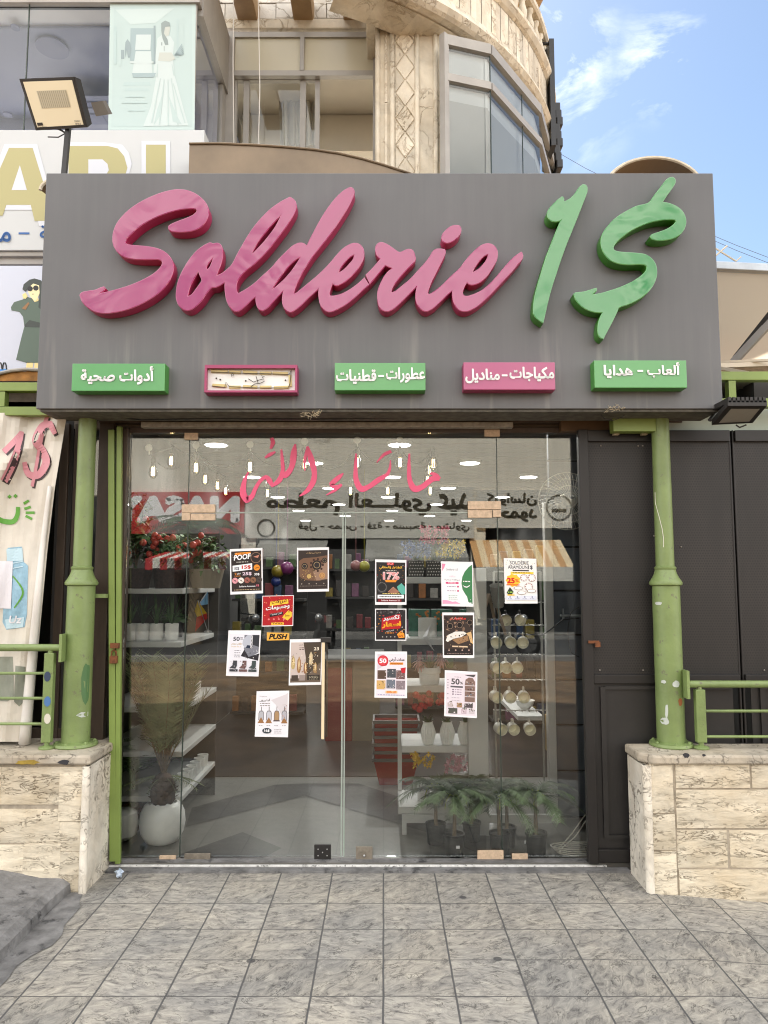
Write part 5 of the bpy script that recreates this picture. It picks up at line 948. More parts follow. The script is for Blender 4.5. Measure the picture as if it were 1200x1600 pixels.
def bpoly(pts, l, mt): 
    vs_, fs_, _ = fill2d([[(x, -y) for x, y in pts]]); bmm = bmesh.new(); bv = [bmm.verts.new(v) for v in vs_]
    for f in fs_:
        try: bmm.faces.new([bv[i] for i in f])
        except ValueError: pass
    for k in range(7):
        el = [e for e in bmm.edges if e.calc_length() > 7]
        if not el: break
        bmesh.ops.subdivide_edges(bmm, edges=el, cuts=1); bmesh.ops.triangulate(bmm, faces=bmm.faces[:])
    bmm.verts.index_update(); m.add([bp(v.co.x, -v.co.y, l) for v in bmm.verts], [tuple(v.index for v in f.verts) for f in bmm.faces], mt); bmm.free()
def bstroke(pts, l, mt): a_, b2 = ribbon(pts); k = len(a_); m.add([bp(*p, l) for p in a_]+[bp(*p, l) for p in b2], [(i, i+1, k+i+1, k+i) for i in range(k-1)], mt)
for dx, dy, l, mt in ((2.5, 3, 1, 1), (0, 0, 2, 0)):
    bstroke([(34+dx, 674+dy, 7), (28+dx, 700+dy, 10), (18+dx, 728+dy, 12), (6+dx, 752+dy, 12)], l, mt); bstroke([(34+dx, 676+dy, 8), (22+dx, 690+dy, 9), (6+dx, 706+dy, 9)], l, mt)
    bstroke([(86+dx, 678+dy, 7), (78+dx, 662+dy, 10), (66+dx, 666+dy, 11), (56+dx, 688+dy, 12), (66+dx, 704+dy, 12), (72+dx, 722+dy, 12), (60+dx, 742+dy, 11), (44+dx, 740+dy, 10), (38+dx, 722+dy, 7)], l, mt); bstroke([(74+dx, 650+dy, 6), (68+dx, 668+dy, 6), (54+dx, 742+dy, 5), (50+dx, 760+dy, 5)], l, mt)
bstroke([(28, 792, 6), (27, 805, 7), (20, 815, 8), (4, 814, 8), (-10, 808, 7), (-30, 815, 8), (-60, 812, 8)], 2, 2)
for (x, y) in ((15, 776), (24, 775)): bpoly([(x-3.5, y), (x, y-3.5), (x+3.5, y), (x, y+3.5)], 2, 2)
for (x0_, y0_, x1_, y1_) in ((37, 787, 45, 782), (38, 795, 48, 792), (40, 801, 54, 801), (40, 806, 50, 811)): bstroke([(x0_, y0_, 4), (x1_, y1_, 4)], 2, 2)
bpoly([(12, 856), (34, 854), (37, 878), (44, 884), (42, 960), (38, 980), (10, 984), (4, 972), (8, 884), (10, 880)], 1, 3); bpoly([(10, 858), (35, 856), (36, 876), (11, 877)], 2, 4); bpoly([(8, 968), (38, 964), (36, 980), (10, 983)], 2, 4); bpoly([(-40, 876), (20, 877), (17, 951), (-40, 950)], 3, 5)
text(m, 'Uz', lambda x, y, l: bp(x, -y, 3), (14, -974, 34, -962), 5, .02, .2); bstroke([(20, 900, 2), (36, 925, 3), (22, 950, 2)], 2, 2)
bpoly([(-60, 1026), (20, 1026), (22, 1088), (12, 1096), (-60, 1092)], 1, 6); bpoly([(24, 1040), (40, 1042), (38, 1096), (30, 1104), (22, 1096)], 1, 6)
for y in (880, 888): bstroke([(20, y, 1.5), (36, y-3, 1.5)], 3, 4)
m.build('print', bm_, t)
# ================================================================== OPPOSITE STREET (seen mirrored in the glass)
CONC = mat('street_concrete', rgb(228, 220, 204), .85, var=.15, vscale=2, stretch=(3, 3, .3)); VOID = mat('shop_shade_black', (.012, .012, .012), .8, var=.5, vscale=2)
YO = -16.0
ob = thing('street_building', 'long concrete street building with shop openings across the lot', 'building', (0, YO, 0))
m = MB(); m.box(-16, 16, YO-6, YO, 4.7, 7.2); 
for x in (-16, -9.3, -4.6, .4, 3.2, 7.4, 11.5, 15.5): m.box(x-.25, x+.25, YO-.4, YO+.02, 0, 4.7)
m.build('wall', CONC, ob); m = MB(); m.box(-16, 16, YO-4, YO-.5, 0, 4.7); m.build('shop_interior', VOID, ob)  # solid near-black block stands in for the shade inside the openings
def osign(x0, x1, z0, z1, bgc, label, words, Y=YO+.12):
    t = thing('street_sign', label, 'sign', ((x0+x1)/2, Y, z0)); m = MB(); m.box(x0, x1, Y-.1, Y, z0, z1); m.build('panel', bgc, t)
    for s, bx, mt, bo in words: m = MB(); text(m, s, lambda x, y, l: (-x, Y+.004+l*.001, y), (-bx[2], bx[1], -bx[0], bx[3]), 0, bo); m.build('lettering', mt, t)
    return t
REDS = mat('red_sign', rgb(178, 40, 38), .5); OWH = mat('off_white_sign', rgb(214, 210, 200), .5, var=.05, vscale=2); INKD = mat('olive_ink', rgb(70, 62, 40), .5); WL = mat('sign_white', (.8, .8, .8), .5)
osign(-9.4, -4.75, 3.35, 4.78, REDS, 'red street sign with fat white capitals', [('NASAY', (-9.2, 3.72, -4.9, 4.66), WL, .07), ('500211', (-7.0, 3.42, -6.0, 3.64), WL, 0)])
t_ = osign(-4.7, 3.05, 3.2, 4.95, OWH, 'wide off-white street sign with dark Arabic letters', [('مطعم', (-4.0, 3.98, -1.5, 4.75), INKD, .035), ('العـــلوي', (-1.2, 3.98, 1.6, 4.75), INKD, .035), ('عيد', (1.8, 3.98, 2.95, 4.75), INKD, .035), ('فول - حمص - فتة - مسبحة - مشاوي', (-2.9, 3.4, 2.9, 3.75), INKD, .02)])
m = MB(); k = 20; c_ = (-4.0, 3.55); m.tube([(c_[0]+.28*math.cos(6.283*i/k), YO+.13, c_[1]+.28*math.sin(6.283*i/k)) for i in range(k+1)], .03, 5, cap=False); m.build('emblem', INKD, t_)
t_ = osign(3.15, 6.6, 3.55, 4.85, OWH, 'off-white street sign with a round wheat emblem', [('كرواسان', (3.5, 4.3, 5.2, 4.75), INKD, .04), ('حمود', (3.9, 3.75, 5.2, 4.2), INKD, .04)])
m = MB(); c_ = (5.95, 4.25); m.tube([(c_[0]+.42*math.cos(6.283*i/k), YO+.13, c_[1]+.42*math.sin(6.283*i/k)) for i in range(k+1)], .03, 5, cap=False); m.box(5.7, 6.2, YO+.12, YO+.14, 4.1, 4.2); m.build('emblem', INKD, t_)
def awning(x0, x1, z0, z1, dep, cols, label, val=.35):
    t = thing('awning', label, 'awning', ((x0+x1)/2, YO+dep, z0)); n = max(6, int((x1-x0)/.22)); m = MB()
    for i in range(n):
        a, b2 = x0+(x1-x0)*i/n, x0+(x1-x0)*(i+1)/n; k = i % len(cols); m.quad((a, YO, z1), (b2, YO, z1), (b2, YO+dep, z0), (a, YO+dep, z0), k)
        zz = z0-val*(.85 if i % 2 else 1); m.quad((a, YO+dep, z0), (b2, YO+dep, z0), (b2, YO+dep, zz), (a, YO+dep, zz), k)
    m.build('fabric', cols, t)
RW = [mat('awning_red', rgb(190, 44, 52), .7), mat('awning_white', rgb(226, 222, 216), .7)]; TW = [mat('awning_tan', rgb(206, 158, 104), .7), mat('awning_cream', rgb(234, 210, 172), .7)]; GW = [mat('awning_grey', rgb(150, 148, 142), .7, var=.15, vscale=2)]
awning(-7.4, -4.9, 2.45, 2.75, 2.2, RW, 'red and white striped street awning'); awning(-4.2, -1.9, 2.55, 3.15, 1.6, GW, 'short grey street awning under the olive letters', .12); awning(-.6, 2.7, 2.5, 3.2, 1.6, GW, 'long grey street awning with a scalloped edge', .12); awning(2.9, 6.0, 2.2, 3.15, 1.8, TW, 'tan and cream striped street awning', .0)
WSTR = MB(); WSTR.box(2.9, 6.0, YO+1.8, YO+1.82, 1.75, 2.2); tag(WSTR.build('valance', OWH, loc=(4.4, YO+1.8, 1.75)), 'white valance sheet hung from the tan striped awning', 'sheet')
def motorbike(x, y, rz, col, label):
    t = thing('motorbike', label, 'motorbike', (0, 0, 0)); B = mat('tyre_rubber', (.01, .01, .01), .8)
    for yy in (-.62, .62):
        m = MB(); k = 18; m.tube([(0, yy+.27*math.cos(6.283*i/k), .31+.27*math.sin(6.283*i/k)) for i in range(k+1)], .05, 8, cap=False)
        for i in range(6): m.tube([(0, yy, .31), (0, yy+.25*math.cos(i*1.047), .31+.25*math.sin(i*1.047))], .008, 4)
        m.build('wheel', B, t)
    m = MB(); m.bar((0, -.62, .31), (0, -.1, .45), .12, .10); m.bar((0, .62, .31), (0, .42, .92), .06, .06); m.bar((0, .4, .85), (0, -.5, .60), .22, .20); m.box(-.12, .12, -.15, .25, .25, .52); m.build('frame', B, t, bevel=.02)
    m = MB(); m.bar((0, .38, .86), (0, .02, .80), .28, .20); m.box(-.14, .14, -.75, -.45, .62, .70); m.build('tank', col, t, bevel=.04)
    m = MB(); m.bar((0, .02, .84), (0, -.62, .82), .24, .09); m.build('saddle', BLACKP, t, bevel=.03)
    m = MB(); m.tube([(-.36, .25, 1.02), (-.1, .38, .98), (.1, .38, .98), (.36, .25, 1.02)], .016, 6); m.tube([(-.3, .3, 1.0), (-.38, .34, 1.18)], .008, 5); m.ball((-.40, .34, 1.2), .05, 0, 8); m.tube([(.3, .3, 1.0), (.38, .34, 1.18)], .008, 5); m.ball((.40, .34, 1.2), .05, 0, 8); m.build('handlebar', B, t)
    m = MB(); m.ball((0, .52, .90), .10, 0, 12); m.build('headlight', STEEL, t, smooth=True)
    t.location = (x, y, -.05); t.rotation_euler = (0, 0, rz); return t
for x, y, rz, c_, l in ((-3.3, -9.3, -.4, (.03, .03, .03), 'black motorbike parked nearest the striped awning'), (-1.5, -9.6, .2, (.25, .01, .01), 'dark red motorbike parked on the far kerb'), (2.9, -9.0, -1.1, (.02, .02, .03), 'black motorbike leaning side on to the lot')):
    motorbike(x, y, rz, mat('bike_paint_%d' % int(x*10+99), c_, .25, coat=.5), l)
def palm_crown(mb, c, n, ln, droop, lw, seed, up=.6, seg=9, m=0, lf=16, spread=1.0, m2=None):
    r = random.Random(seed); c = Vector(c)
    for k in range(n):
        az = k*2.399+r.uniform(-.3, .3); el = up*r.uniform(.35, 1.15); L = ln*r.uniform(.8, 1.1); d = Vector((math.cos(az)*spread, math.sin(az)*spread, 0)); pts = []
        for i in range(seg+1):
            f = i/seg; pts.append(c+d*(L*f*math.cos(el*(1-.35*f)))+Vector((0, 0, L*(f*math.sin(el)-droop*f*f))))
        mb.tube(pts, [max(.0012, .006*ln*(1-i/seg)) for i in range(seg+1)], 4, m if m2 is None else m2)
        for i in range(lf):
            f = .18+.82*i/lf; q = f*seg; j = min(seg-1, int(q)); p = pts[j].lerp(pts[j+1], q-j); t = (pts[j+1]-pts[j]).normalized(); sd = t.cross(Vector((0, 0, 1)))
            if sd.length < .1: sd = Vector((1, 0, 0))
            sd.normalize(); ll = lw*(1-.55*abs(f-.45))*r.uniform(.8, 1.1); dn = Vector((0, 0, -.25*ll))
            for s_ in (-1, 1):
                tip = p+sd*s_*ll*.75+t*ll*.6+dn*r.uniform(.3, 1.4); w_ = t*ll*.075; mb.add([p-w_, p+w_, tip], [(0, 1, 2)], m)
t = thing('palm_tree', 'street palm tree in front of the striped awning across the lot', 'palm tree', (-5.5, -12.5, -.3))
m = MB(); m.tube([(-5.5, -12.5, -.3), (-5.48, -12.5, 1.2), (-5.5, -12.5, 2.6), (-5.52, -12.5, 3.2)], [.24, .2, .2, .23], 12); m.build('trunk', STEM, t, smooth=True); m = MB(); palm_crown(m, (-5.52, -12.5, 3.2), 26, 1.9, .75, .55, 3, .9); m.build('crown', LEAF, t)
# ================================================================== SHOP INTERIOR
LGT = mat('ceiling_lamp_disc', (1, .97, .92), .5, emit=5.0); proto = None; k = 0
for r_ in range(10):
    y = 5.75+r_*1.05; off = (0 if r_ % 2 else .55)
    for x in ((-1.55, .1, 1.72) if r_ % 2 else (-.75, .9)):
        if proto is None:
            t = thing('ceiling_light', 'round flush white ceiling light glowing in the shop ceiling', 'ceiling light', (x, y, 2.99), 'round lights in the shop ceiling'); m = MB(); m.lathe((x, y, 2.955), [(.095, 0), (.10, .004), (.10, .012), (.095, .016)], 24); m.build('diffuser', LGT, t)
            m = MB(); m.lathe((x, y, 2.96), [(.098, 0), (.115, 0), (.118, .03), (.10, .032)], 24); m.build('rim', WHITE, t); proto = t
            ld = bpy.data.lights.new('lamp_glow', 'SPOT'); ld.energy = 17; ld.spot_size = R(165); ld.spot_blend = .6; ld.shadow_soft_size = .03; ld.color = (1, .97, .92); lo = bpy.data.objects.new('lamp_glow', ld); C.objects.link(lo); lo.parent = t; lo.location = (0, 0, -.05)
        else: copy_tree(proto, (x+random.uniform(-.05, .05), y, 2.99))
# string lights behind the glass
t = thing('string_light', 'black festoon cable of clear bulbs strung behind the glass', 'string lights', (-.5, 4.95, 2.55))
YA = 4.84; hooks = [(233, 700), (307, 696), (391, 695), (476, 690), (558, 688), (625, 688), (677, 690)]
m = MB(); 
for (a, b2) in zip(hooks[:-1], hooks[1:]):
    m.tube([at(a[0]+(b2[0]-a[0])*f, a[1]+(b2[1]-a[1])*f+8+36*4*f*(1-f)*(.75 if a[0] != 476 else 1), YA) for f in [i/12 for i in range(13)]], .0035, 5)
m.tube([at(234, 708, YA), at(248, 706, YA), at(268, 700, YA+.3), at(306, 715, YA+.5), at(353, 745, YA+.9)], .0035, 5); m.build('cable', BLACKP, t)
m = MB()
for x, y in hooks[:-1]: p = at(x, y, YA-.02); m.lathe(tuple(p), [(.001, -.004), (.021, 0), (.024, .008), (.022, .01), (.001, .01)], 14, 0, (0, -1, 0)); m.tube([p, at(x, y+11, YA)], .003, 5)
m.build('suction_hook', mat('clear_suction_cup', rgb(200, 200, 192), .3), t)
FIL = mat('warm_filament', (1, .72, .35), .5, emit=7)
for i, (x, y, Y) in enumerate([(x, y+10, YA) for x, y in hooks[1:]]+[(240, 712, YA+.02), (268, 697, YA+.35), (321, 728, YA+.9), (340, 739, YA+1.3), (353, 749, YA+1.7), (548, 748, YA+1.4), (606, 748, YA+1.5), (418, 752, YA+1.6), (671, 712, YA+.5), (668, 730, YA+.9), (672, 748, YA+1.5)]):
    p = at(x, y, Y); m = MB(); m.lathe((p.x, p.y, p.z-.055), [(.017, 0), (.018, .035), (.012, .045), (.006, .055)], 12); sc_ = m.build('socket', BLACKP, t)
    m = MB(); m.lathe((p.x, p.y, p.z-.155), [(.001, 0), (.014, .006), (.026, .022), (.030, .042), (.026, .066), (.017, .088), (.015, .10)], 14); m.build('bulb', BULBG, sc_, smooth=True)
    m = MB(); m.tube([(p.x-.006, p.y, p.z-.075), (p.x-.007, p.y, p.z-.13), (p.x+.007, p.y, p.z-.13), (p.x+.006, p.y, p.z-.075)], .0028, 5); m.build('filament', FIL, sc_)
# fan
t = thing('wall_fan', 'white wire caged wall fan at the right end of the glass', 'fan', tuple(at(885, 783, 5.3))); pc = at(886, 783, 5.3); m = MB(); rr = .205
for q in (.25, .5, .75, 1): m.tube([pc+Vector((rr*q*math.cos(i*.2094), -.09*(1-q*q), rr*q*math.sin(i*.2094))) for i in range(31)], .003, 4, cap=False)
for k in range(40): a = k*.157; m.tube([pc+Vector((rr*q*math.cos(a+q*.3), -.09*(1-q*q), rr*q*math.sin(a+q*.3))) for q in (.15, .5, .8, 1)], .0016, 4)
m.build('cage', mat('fan_wire', rgb(196, 194, 186), .4), t); m = MB()
for k in range(3): a = k*2.094+.5; b2 = a+.9; m.add([pc+Vector((.03*math.cos(a), .01, .03*math.sin(a))), pc+Vector((.17*math.cos(a-.15), .03, .17*math.sin(a-.15))), pc+Vector((.18*math.cos(b2-.3), .0, .18*math.sin(b2-.3))), pc+Vector((.05*math.cos(b2), -.01, .05*math.sin(b2)))], [(0, 1, 2, 3)])
m.build('blade', mat('fan_blade', rgb(120, 122, 124), .4), t); m = MB(); m.lathe(tuple(pc+Vector((0, .03, 0))), [(.001, -.03), (.055, 0), (.07, .05), (.05, .14), (.001, .15)], 16, 0, (.25, 1, -.1)); m.build('motor', mat('fan_body', rgb(205, 200, 186), .4), t, smooth=True)
# ---- left shelving
SHW = mat('white_shelf', (.52, .52, .50), .5, var=.06, vscale=4)
t = thing('display_shelf', 'white tiered shelf of plants along the left shop wall', 'shelf', (-1.6, 5.6, .03)); SXA, SXB, SYA, SYB = -1.95, -1.34, 5.12, 6.1; LV = [.29, .58, .87, 1.30, 1.66]
for z in LV: m = MB(); m.box(SXA, SXB-(.03 if z > 1 else 0), SYA, SYB, z-.035, z); m.build('shelf_board', SHW, t, bevel=.004)
m = MB(); m.box(SXA-.02, SXA, SYA, SYB, .03, 2.1); m.build('back_panel', mat('shelf_back', rgb(60, 56, 52), .8), t); m = MB(); m.box(SXA, SXB, SYB, SYB+.02, .03, 2.1); m.build('side_panel', mat('shelf_side', rgb(70, 66, 62), .7), t)
def leafblade(mb, b0, d, ln, w_, droop, m=0, seg=5):
    b0 = Vector(b0); d = Vector(d).normalized(); sd = d.cross(Vector((0, 0, 1))); sd = sd.normalized() if sd.length > .05 else Vector((1, 0, 0)); P = []
    for i in range(seg+1): f = i/seg; c_ = b0+d*ln*f+Vector((0, 0, -droop*ln*f*f)); ww = w_*(math.sin(math.pi*min(1, f*.92+.06)))**.8; P += [c_-sd*ww, c_+sd*ww]
    mb.add(P, [(2*i, 2*i+1, 2*i+3, 2*i+2) for i in range(seg)], m)
def grassy(c, n, ln, w_, seed, m=0, spread=.6):
    r = random.Random(seed); mb = MB()
    for k in range(n): a = r.uniform(0, 6.28); s_ = r.uniform(.1, spread); leafblade(mb, (c[0], c[1], c[2]), (math.cos(a)*s_, math.sin(a)*s_, 1), ln*r.uniform(.7, 1.1), w_, r.uniform(.1, .6), m)
    return mb
wp = None
for i, (px_, h_) in enumerate(((203, .22), (222, .3), (244, .26), (268, .32))):
    p = at(px_, 996, 5.30); lab = ['white pot of thin leaves on the left shelf, nearest the gate', 'white pot with a leaning pale scoop leaf on the left shelf', 'white pot of upright stalks, third in the row on the left shelf', 'white pot of grassy leaves, last in the row on the left shelf'][i]
    t = thing('potted_plant', lab, 'plant', (p.x, 5.30, LV[3]), 'white pots on the left shelf'); m = MB(); m.lathe((p.x, 5.30, LV[3]), [(.04, 0), (.046, .01), (.047, .115), (.042, .117), (.041, .10), (.001, .10)], 20); m.build('pot', POT, t, smooth=True)
    grassy((p.x, 5.30, LV[3]+.10), 16, h_, .007, i+3).build('leaves', LEAF if i != 1 else LEAFD, t)
p = at(272, 985, 5.6); t = thing('potted_plant', 'broad dark leaved plant behind the white pots on the left shelf', 'plant', (p.x, 5.6, LV[3])); m = MB(); m.lathe((p.x, 5.6, LV[3]), [(.06, 0), (.075, .12), (.07, .12), (.06, .1), (.001, .1)], 16); m.build('pot', BLACKP, t); m = MB(); r = random.Random(8)
for k in range(11): a = k*2.4; leafblade(m, (p.x, 5.6, LV[3]+.1), (math.cos(a)*.6, math.sin(a)*.6-.1, 1), r.uniform(.18, .30), .06, .8)
m.build('leaves', LEAF, t)
RED = mat('fruit_red', rgb(200, 84, 72), .35, var=.25, vscale=20)
def fruit_plant(x, y, z, rx, rz, n, nf, seed, label, potc):
    t = thing('fruit_plant', label, 'plant', (x, y, z), 'red fruit plants on the left shelf'); m = MB(); m.lathe((x, y, z), [(.10, 0), (.13, .14), (.12, .14), (.11, .11), (.001, .11)], 18); m.build('pot', potc, t); r = random.Random(seed); m = MB(); st = MB()
    for k in range(n):
        a, b2, c_ = r.uniform(0, 6.28), r.uniform(-1, 1), r.random()**.5; q = Vector((x+rx*c_*math.cos(a)*math.sqrt(1-b2*b2), y+.14*c_*math.sin(a), z+.14+rz*(1+b2*c_*.95))); leafblade(m, q, (r.uniform(-1, 1), r.uniform(-1, .4), r.uniform(-.4, 1)), r.uniform(.05, .085), .016, .5, 0, 3)
    for k in range(7): st.tube([(x, y, z+.1), (x+rx*.5*r.uniform(-1, 1), y, z+.14+rz), (x+rx*.8*r.uniform(-1, 1), y-.05, z+.14+rz*1.7)], .006, 5)
    m.build('foliage', LEAFF, t); st.build('stem', STEM, t)
    for k in range(nf): a = r.uniform(0, 6.28); c_ = r.uniform(.3, 1); f = MB(); f.ball((x+rx*c_*math.cos(a), y-.13+r.uniform(-.03, .03), z+.16+rz*(1+.85*c_*math.sin(a))), r.uniform(.021, .027), 0, 12); f.build('fruit', RED, t, smooth=True)
BSK = mat('dark_wicker', rgb(52, 36, 32), .8, var=.5, vscale=60)
p = at(207, 900, 5.3); fruit_plant(p.x, 5.35, LV[4], .11, .28, 330, 9, 4, 'tall red fruit plant in dark wicker at the left end of the top shelf', BSK)
p = at(255, 900, 5.3); fruit_plant(p.x+.02, 5.4, LV[4], .21, .13, 380, 16, 6, 'wide red fruit plant in dark wicker in the middle of the top shelf', BSK)
p = at(312, 900, 5.3); fruit_plant(p.x, 5.5, LV[4], .15, .13, 240, 8, 9, 'smaller red fruit plant in a pale box at the right end of the top shelf', mat('pale_box', rgb(150, 140, 124), .7))
cup = None
for i in range(7):
    x, y, z = SXB-.06, 5.25+i*.115, LV[0]
    if cup is None:
        t = thing('cup', 'small white cup in the row on the lowest left shelf', 'cup', (x, y, z), 'white cups on the low left shelf'); m = MB(); m.lathe((x, y, z), [(.03, 0), (.038, .01), (.042, .09), (.038, .09), (.034, .02), (.001, .015)], 16); m.build('body', POT, t, smooth=True); cup = t
    else: copy_tree(cup, (x, y, z))
for i in range(3): copy_tree(cup, (SXB-.08, 5.5+i*.12, LV[2]), 'small white cup on the third left shelf', 'white cups on the third left shelf')
# little flags
t = thing('table_flags', 'pair of small table flags, one yellow and red, one blue', 'flags', tuple(at(318, 985, 5.7))); fl = [mat('flag_yellow', rgb(214, 180, 40), .6), mat('flag_red', rgb(190, 44, 40), .6), mat('flag_blue', rgb(110, 160, 200), .6), mat('flag_white', rgb(210, 214, 216), .6)]
m = MB(); m.tube([at(324, 985, 5.7), at(309, 938, 5.7)], .003, 5); m.tube([at(326, 985, 5.72), at(325, 928, 5.72)], .003, 5); m.lathe(tuple(at(325, 988, 5.7)), [(.03, 0), (.03, .01), (.005, .015)], 12); m.build('pole', STEEL, t)
m = MB(); f = lambda x, y, d=0: at(x, y, 5.7+d)
m.quad(f(309, 938), f(323, 958), f(308, 964, .03), f(304, 955, .03), 0); m.quad(f(323, 958), f(324, 966), f(305, 987, .03), f(307, 965, .03), 1); m.quad(f(325, 924, .03), f(325, 944, .03), f(314, 946), f(312, 941), 2); m.quad(f(325, 922, .03), f(325, 927, .03), f(313, 941), f(315, 936), 3); m.build('flag', fl, t)
# round white planter with palm
p = at(250, 1338, 4.99); PX, PY = p.x, 5.02
t = thing('planter', 'big round white planter holding a tall pale palm', 'planter', (PX, PY, .03)); m = MB(); m.lathe((PX, PY, .03), [(.07, 0), (.105, .015), (.135, .065), (.147, .13), (.14, .19), (.118, .235), (.095, .255), (.088, .252), (.08, .235), (.001, .23)], 32); m.build('pot', POT, t, smooth=True)
m = MB(); r = random.Random(3)
for k in range(46): a = r.uniform(0, 6.28); q = r.uniform(0, .07); m.ball((PX+q*math.cos(a), PY+q*math.sin(a), .268+r.uniform(-.01, .012)), r.uniform(.008, .014), 0, 6)
m.build('pebbles', POT, t)
t = thing('potted_palm', 'tall pale palm with a bulbous brown trunk in the round planter', 'palm', (PX, PY, .27)); m = MB(); m.lathe((PX, PY, .26), [(.05, 0), (.075, .03), (.082, .09), (.075, .15), (.05, .19), (.02, .21)], 14)
for j in range(6):
    for k in range(9): a = k*.698+j*.35; q = .078-.004*abs(j-2)*2; leafblade(m, (PX+q*math.cos(a), PY+q*math.sin(a), .275+j*.028), (math.cos(a)*.8, math.sin(a)*.8, .7), .04, .013, .2, 0, 2)
m.build('trunk', mat('palm_bark', rgb(86, 70, 58), .9, var=.4, vscale=30), t); m = MB(); r = random.Random(6)
for k in range(38):
    az = r.uniform(0, 6.28); tilt = r.uniform(.05, .34); L = r.uniform(.58, .88); d = Vector((math.cos(az)*tilt, math.sin(az)*tilt*.7, 1)).normalized(); pts = [Vector((PX, PY, .43))+d*L*f+Vector((math.cos(az)*.10*f*f, math.sin(az)*.07*f*f, -.06*f*f)) for f in [i/9 for i in range(10)]]
    m.tube(pts, [.004*(1-i/10)+.001 for i in range(10)], 4, 1)
    for i in range(26):
        f = .32+.68*i/26; j = min(8, int(f*9)); q = pts[j].lerp(pts[j+1], f*9-j); sd = Vector((-math.sin(az), math.cos(az), 0))
        for s_ in (-1, 1): tip = q+sd*s_*.13*(1-.5*abs(f-.5))*r.uniform(.7, 1.1)+d*.09+Vector((0, 0, -.02)); wv = d*.0085; m.add([q-wv, q+wv, tip], [(0, 1, 2)])
for k in range(9):
    az = k*.7+.3; d = Vector((math.cos(az), math.sin(az)*.6, .25)); pts = [Vector((PX, PY, .43))+d*.26*f+Vector((0, 0, -.12*f*f)) for f in [i/6 for i in range(7)]]; m.tube(pts, .002, 4, 0)
    for i in range(10): f = .3+.7*i/10; j = min(5, int(f*6)); q = pts[j].lerp(pts[j+1], f*6-j); sd = d.cross(Vector((0, 0, 1))).normalized(); [m.add([q-d*.004, q+d*.004, q+sd*s_*.07+d*.05-Vector((0, 0, .02))], [(0, 1, 2)]) for s_ in (-1, 1)]
m.build('fronds', [LEAFP, STEM], t)
p = at(206, 1325, 5.3); t = thing('potted_palm', 'small dark palm in a wicker basket, left of the round planter', 'palm', (p.x, 5.3, .03)); m = MB(); m.lathe((p.x, 5.3, .03), [(.065, 0), (.075, .06), (.08, .15), (.07, .15), (.06, .12), (.001, .12)], 18)
for j in range(7): m.lathe((p.x, 5.3, .04+j*.02), [(.07+.0016*j, 0), (.079+.0016*j, .006), (.07+.0016*j, .012)], 18)
m.build('basket', mat('red_brown_wicker', rgb(86, 50, 40), .8, var=.5, vscale=50), t); m = MB(); m.tube([(p.x, 5.3, .15), (p.x-.01, 5.3, .42)], .016, 6); palm_crown(m, (p.x-.01, 5.3, .38), 12, .42, .35, .10, 5, 1.25, lf=18); m.build('fronds', LEAF, t)
p = at(188, 1308, 5.05); t = MB(); t.lathe((p.x, 5.08, .03), [(.05, 0), (.09, .03), (.105, .10), (.09, .17), (.06, .19), (.001, .185)], 24); tag(t.build('round_pot', POT, loc=(p.x, 5.08, .03), smooth=True), 'round white pot half hidden behind the bronze frame', 'pot')
# ---- centre right white display unit
t = thing('display_unit', 'white open shelf unit with one tall post, right of centre', 'shelf', (.35, 5.3, .03)); ux0, ux1 = .10, .72; uy0, uy1 = 5.16, 5.62; UL = [.20, .60, 1.00, 1.32, 1.74]
m = MB(); m.box(.565, .70, uy0-.02, uy0+.03, .03, 1.80); m.build('post', SHW, t, bevel=.004); m = MB(); m.box(.10, .13, uy1-.03, uy1, .03, 1.80); m.build('post', SHW, t)
for i, z in enumerate(UL): m = MB(); m.box(ux0+(.02 if i else .0), .62, uy0+.04, uy1, z-.045, z); m.build('shelf_board', SHW, t, bevel=.004)
m = MB(); m.box(.12, 1.18, uy0+.02, uy0+.04, .10, .155); m.box(.12, .15, uy0, uy0+.02, .03, .155); m.build('plinth_board', SHW, t)
FP = mat('dotted_planter', rgb(52, 50, 48), .5); DOT = mat('planter_dot', rgb(205, 202, 196), .5)
def bloom(mb, c, rr, n, seed, m=0):
    r = random.Random(seed)
    for k in range(n):
        q = Vector(c)+Vector((r.uniform(-rr, rr), r.uniform(-.08, .03), r.uniform(-rr*.55, rr*.55)))
        for j in range(5): a = j*1.257+r.random(); leafblade(mb, q, (math.cos(a), -.5, math.sin(a)), .022, .009, .2, m, 2)
for i, (px_, cc, lb_) in enumerate(((650, rgb(84, 112, 168), 'blue flowers in a dotted dark planter, left end of the unit top'), (678, rgb(186, 60, 104), 'pink flowers in a dotted dark planter on the unit top'), (703, rgb(220, 196, 40), 'yellow flowers in a dotted dark planter beside the job poster'))):
    p = at(px_, 896, 5.35); t = thing('flower_planter', lb_, 'plant', (p.x, 5.35, UL[4])); m = MB(); m.box(p.x-.055, p.x+.055, 5.30, 5.40, UL[4], UL[4]+.12, 0)
    for a in range(6):
        for b2 in range(5): m.box(p.x-.05+a*.018+(b2 % 2)*.007, p.x-.043+a*.018+(b2 % 2)*.007, 5.298, 5.30, UL[4]+.012+b2*.022, UL[4]+.020+b2*.022, 1)
    m.build('planter', [FP, DOT], t); m = grassy((p.x, 5.35, UL[4]+.1), 26, .20, .008, i+20, 0, .9); m.build('leaves', LEAF, t); m = MB(); bloom(m, (p.x+(0 if i else .0), 5.31, UL[4]+.20+(.10 if i == 1 else 0)), .10, 60, i+3); m.build('flowers', mat('petal_%d' % i, cc, .6), t)
TEAL = mat('teal_box', rgb(60, 108, 92), .5, var=.25, vscale=30); ORG = mat('orange_print', rgb(214, 130, 60), .5)
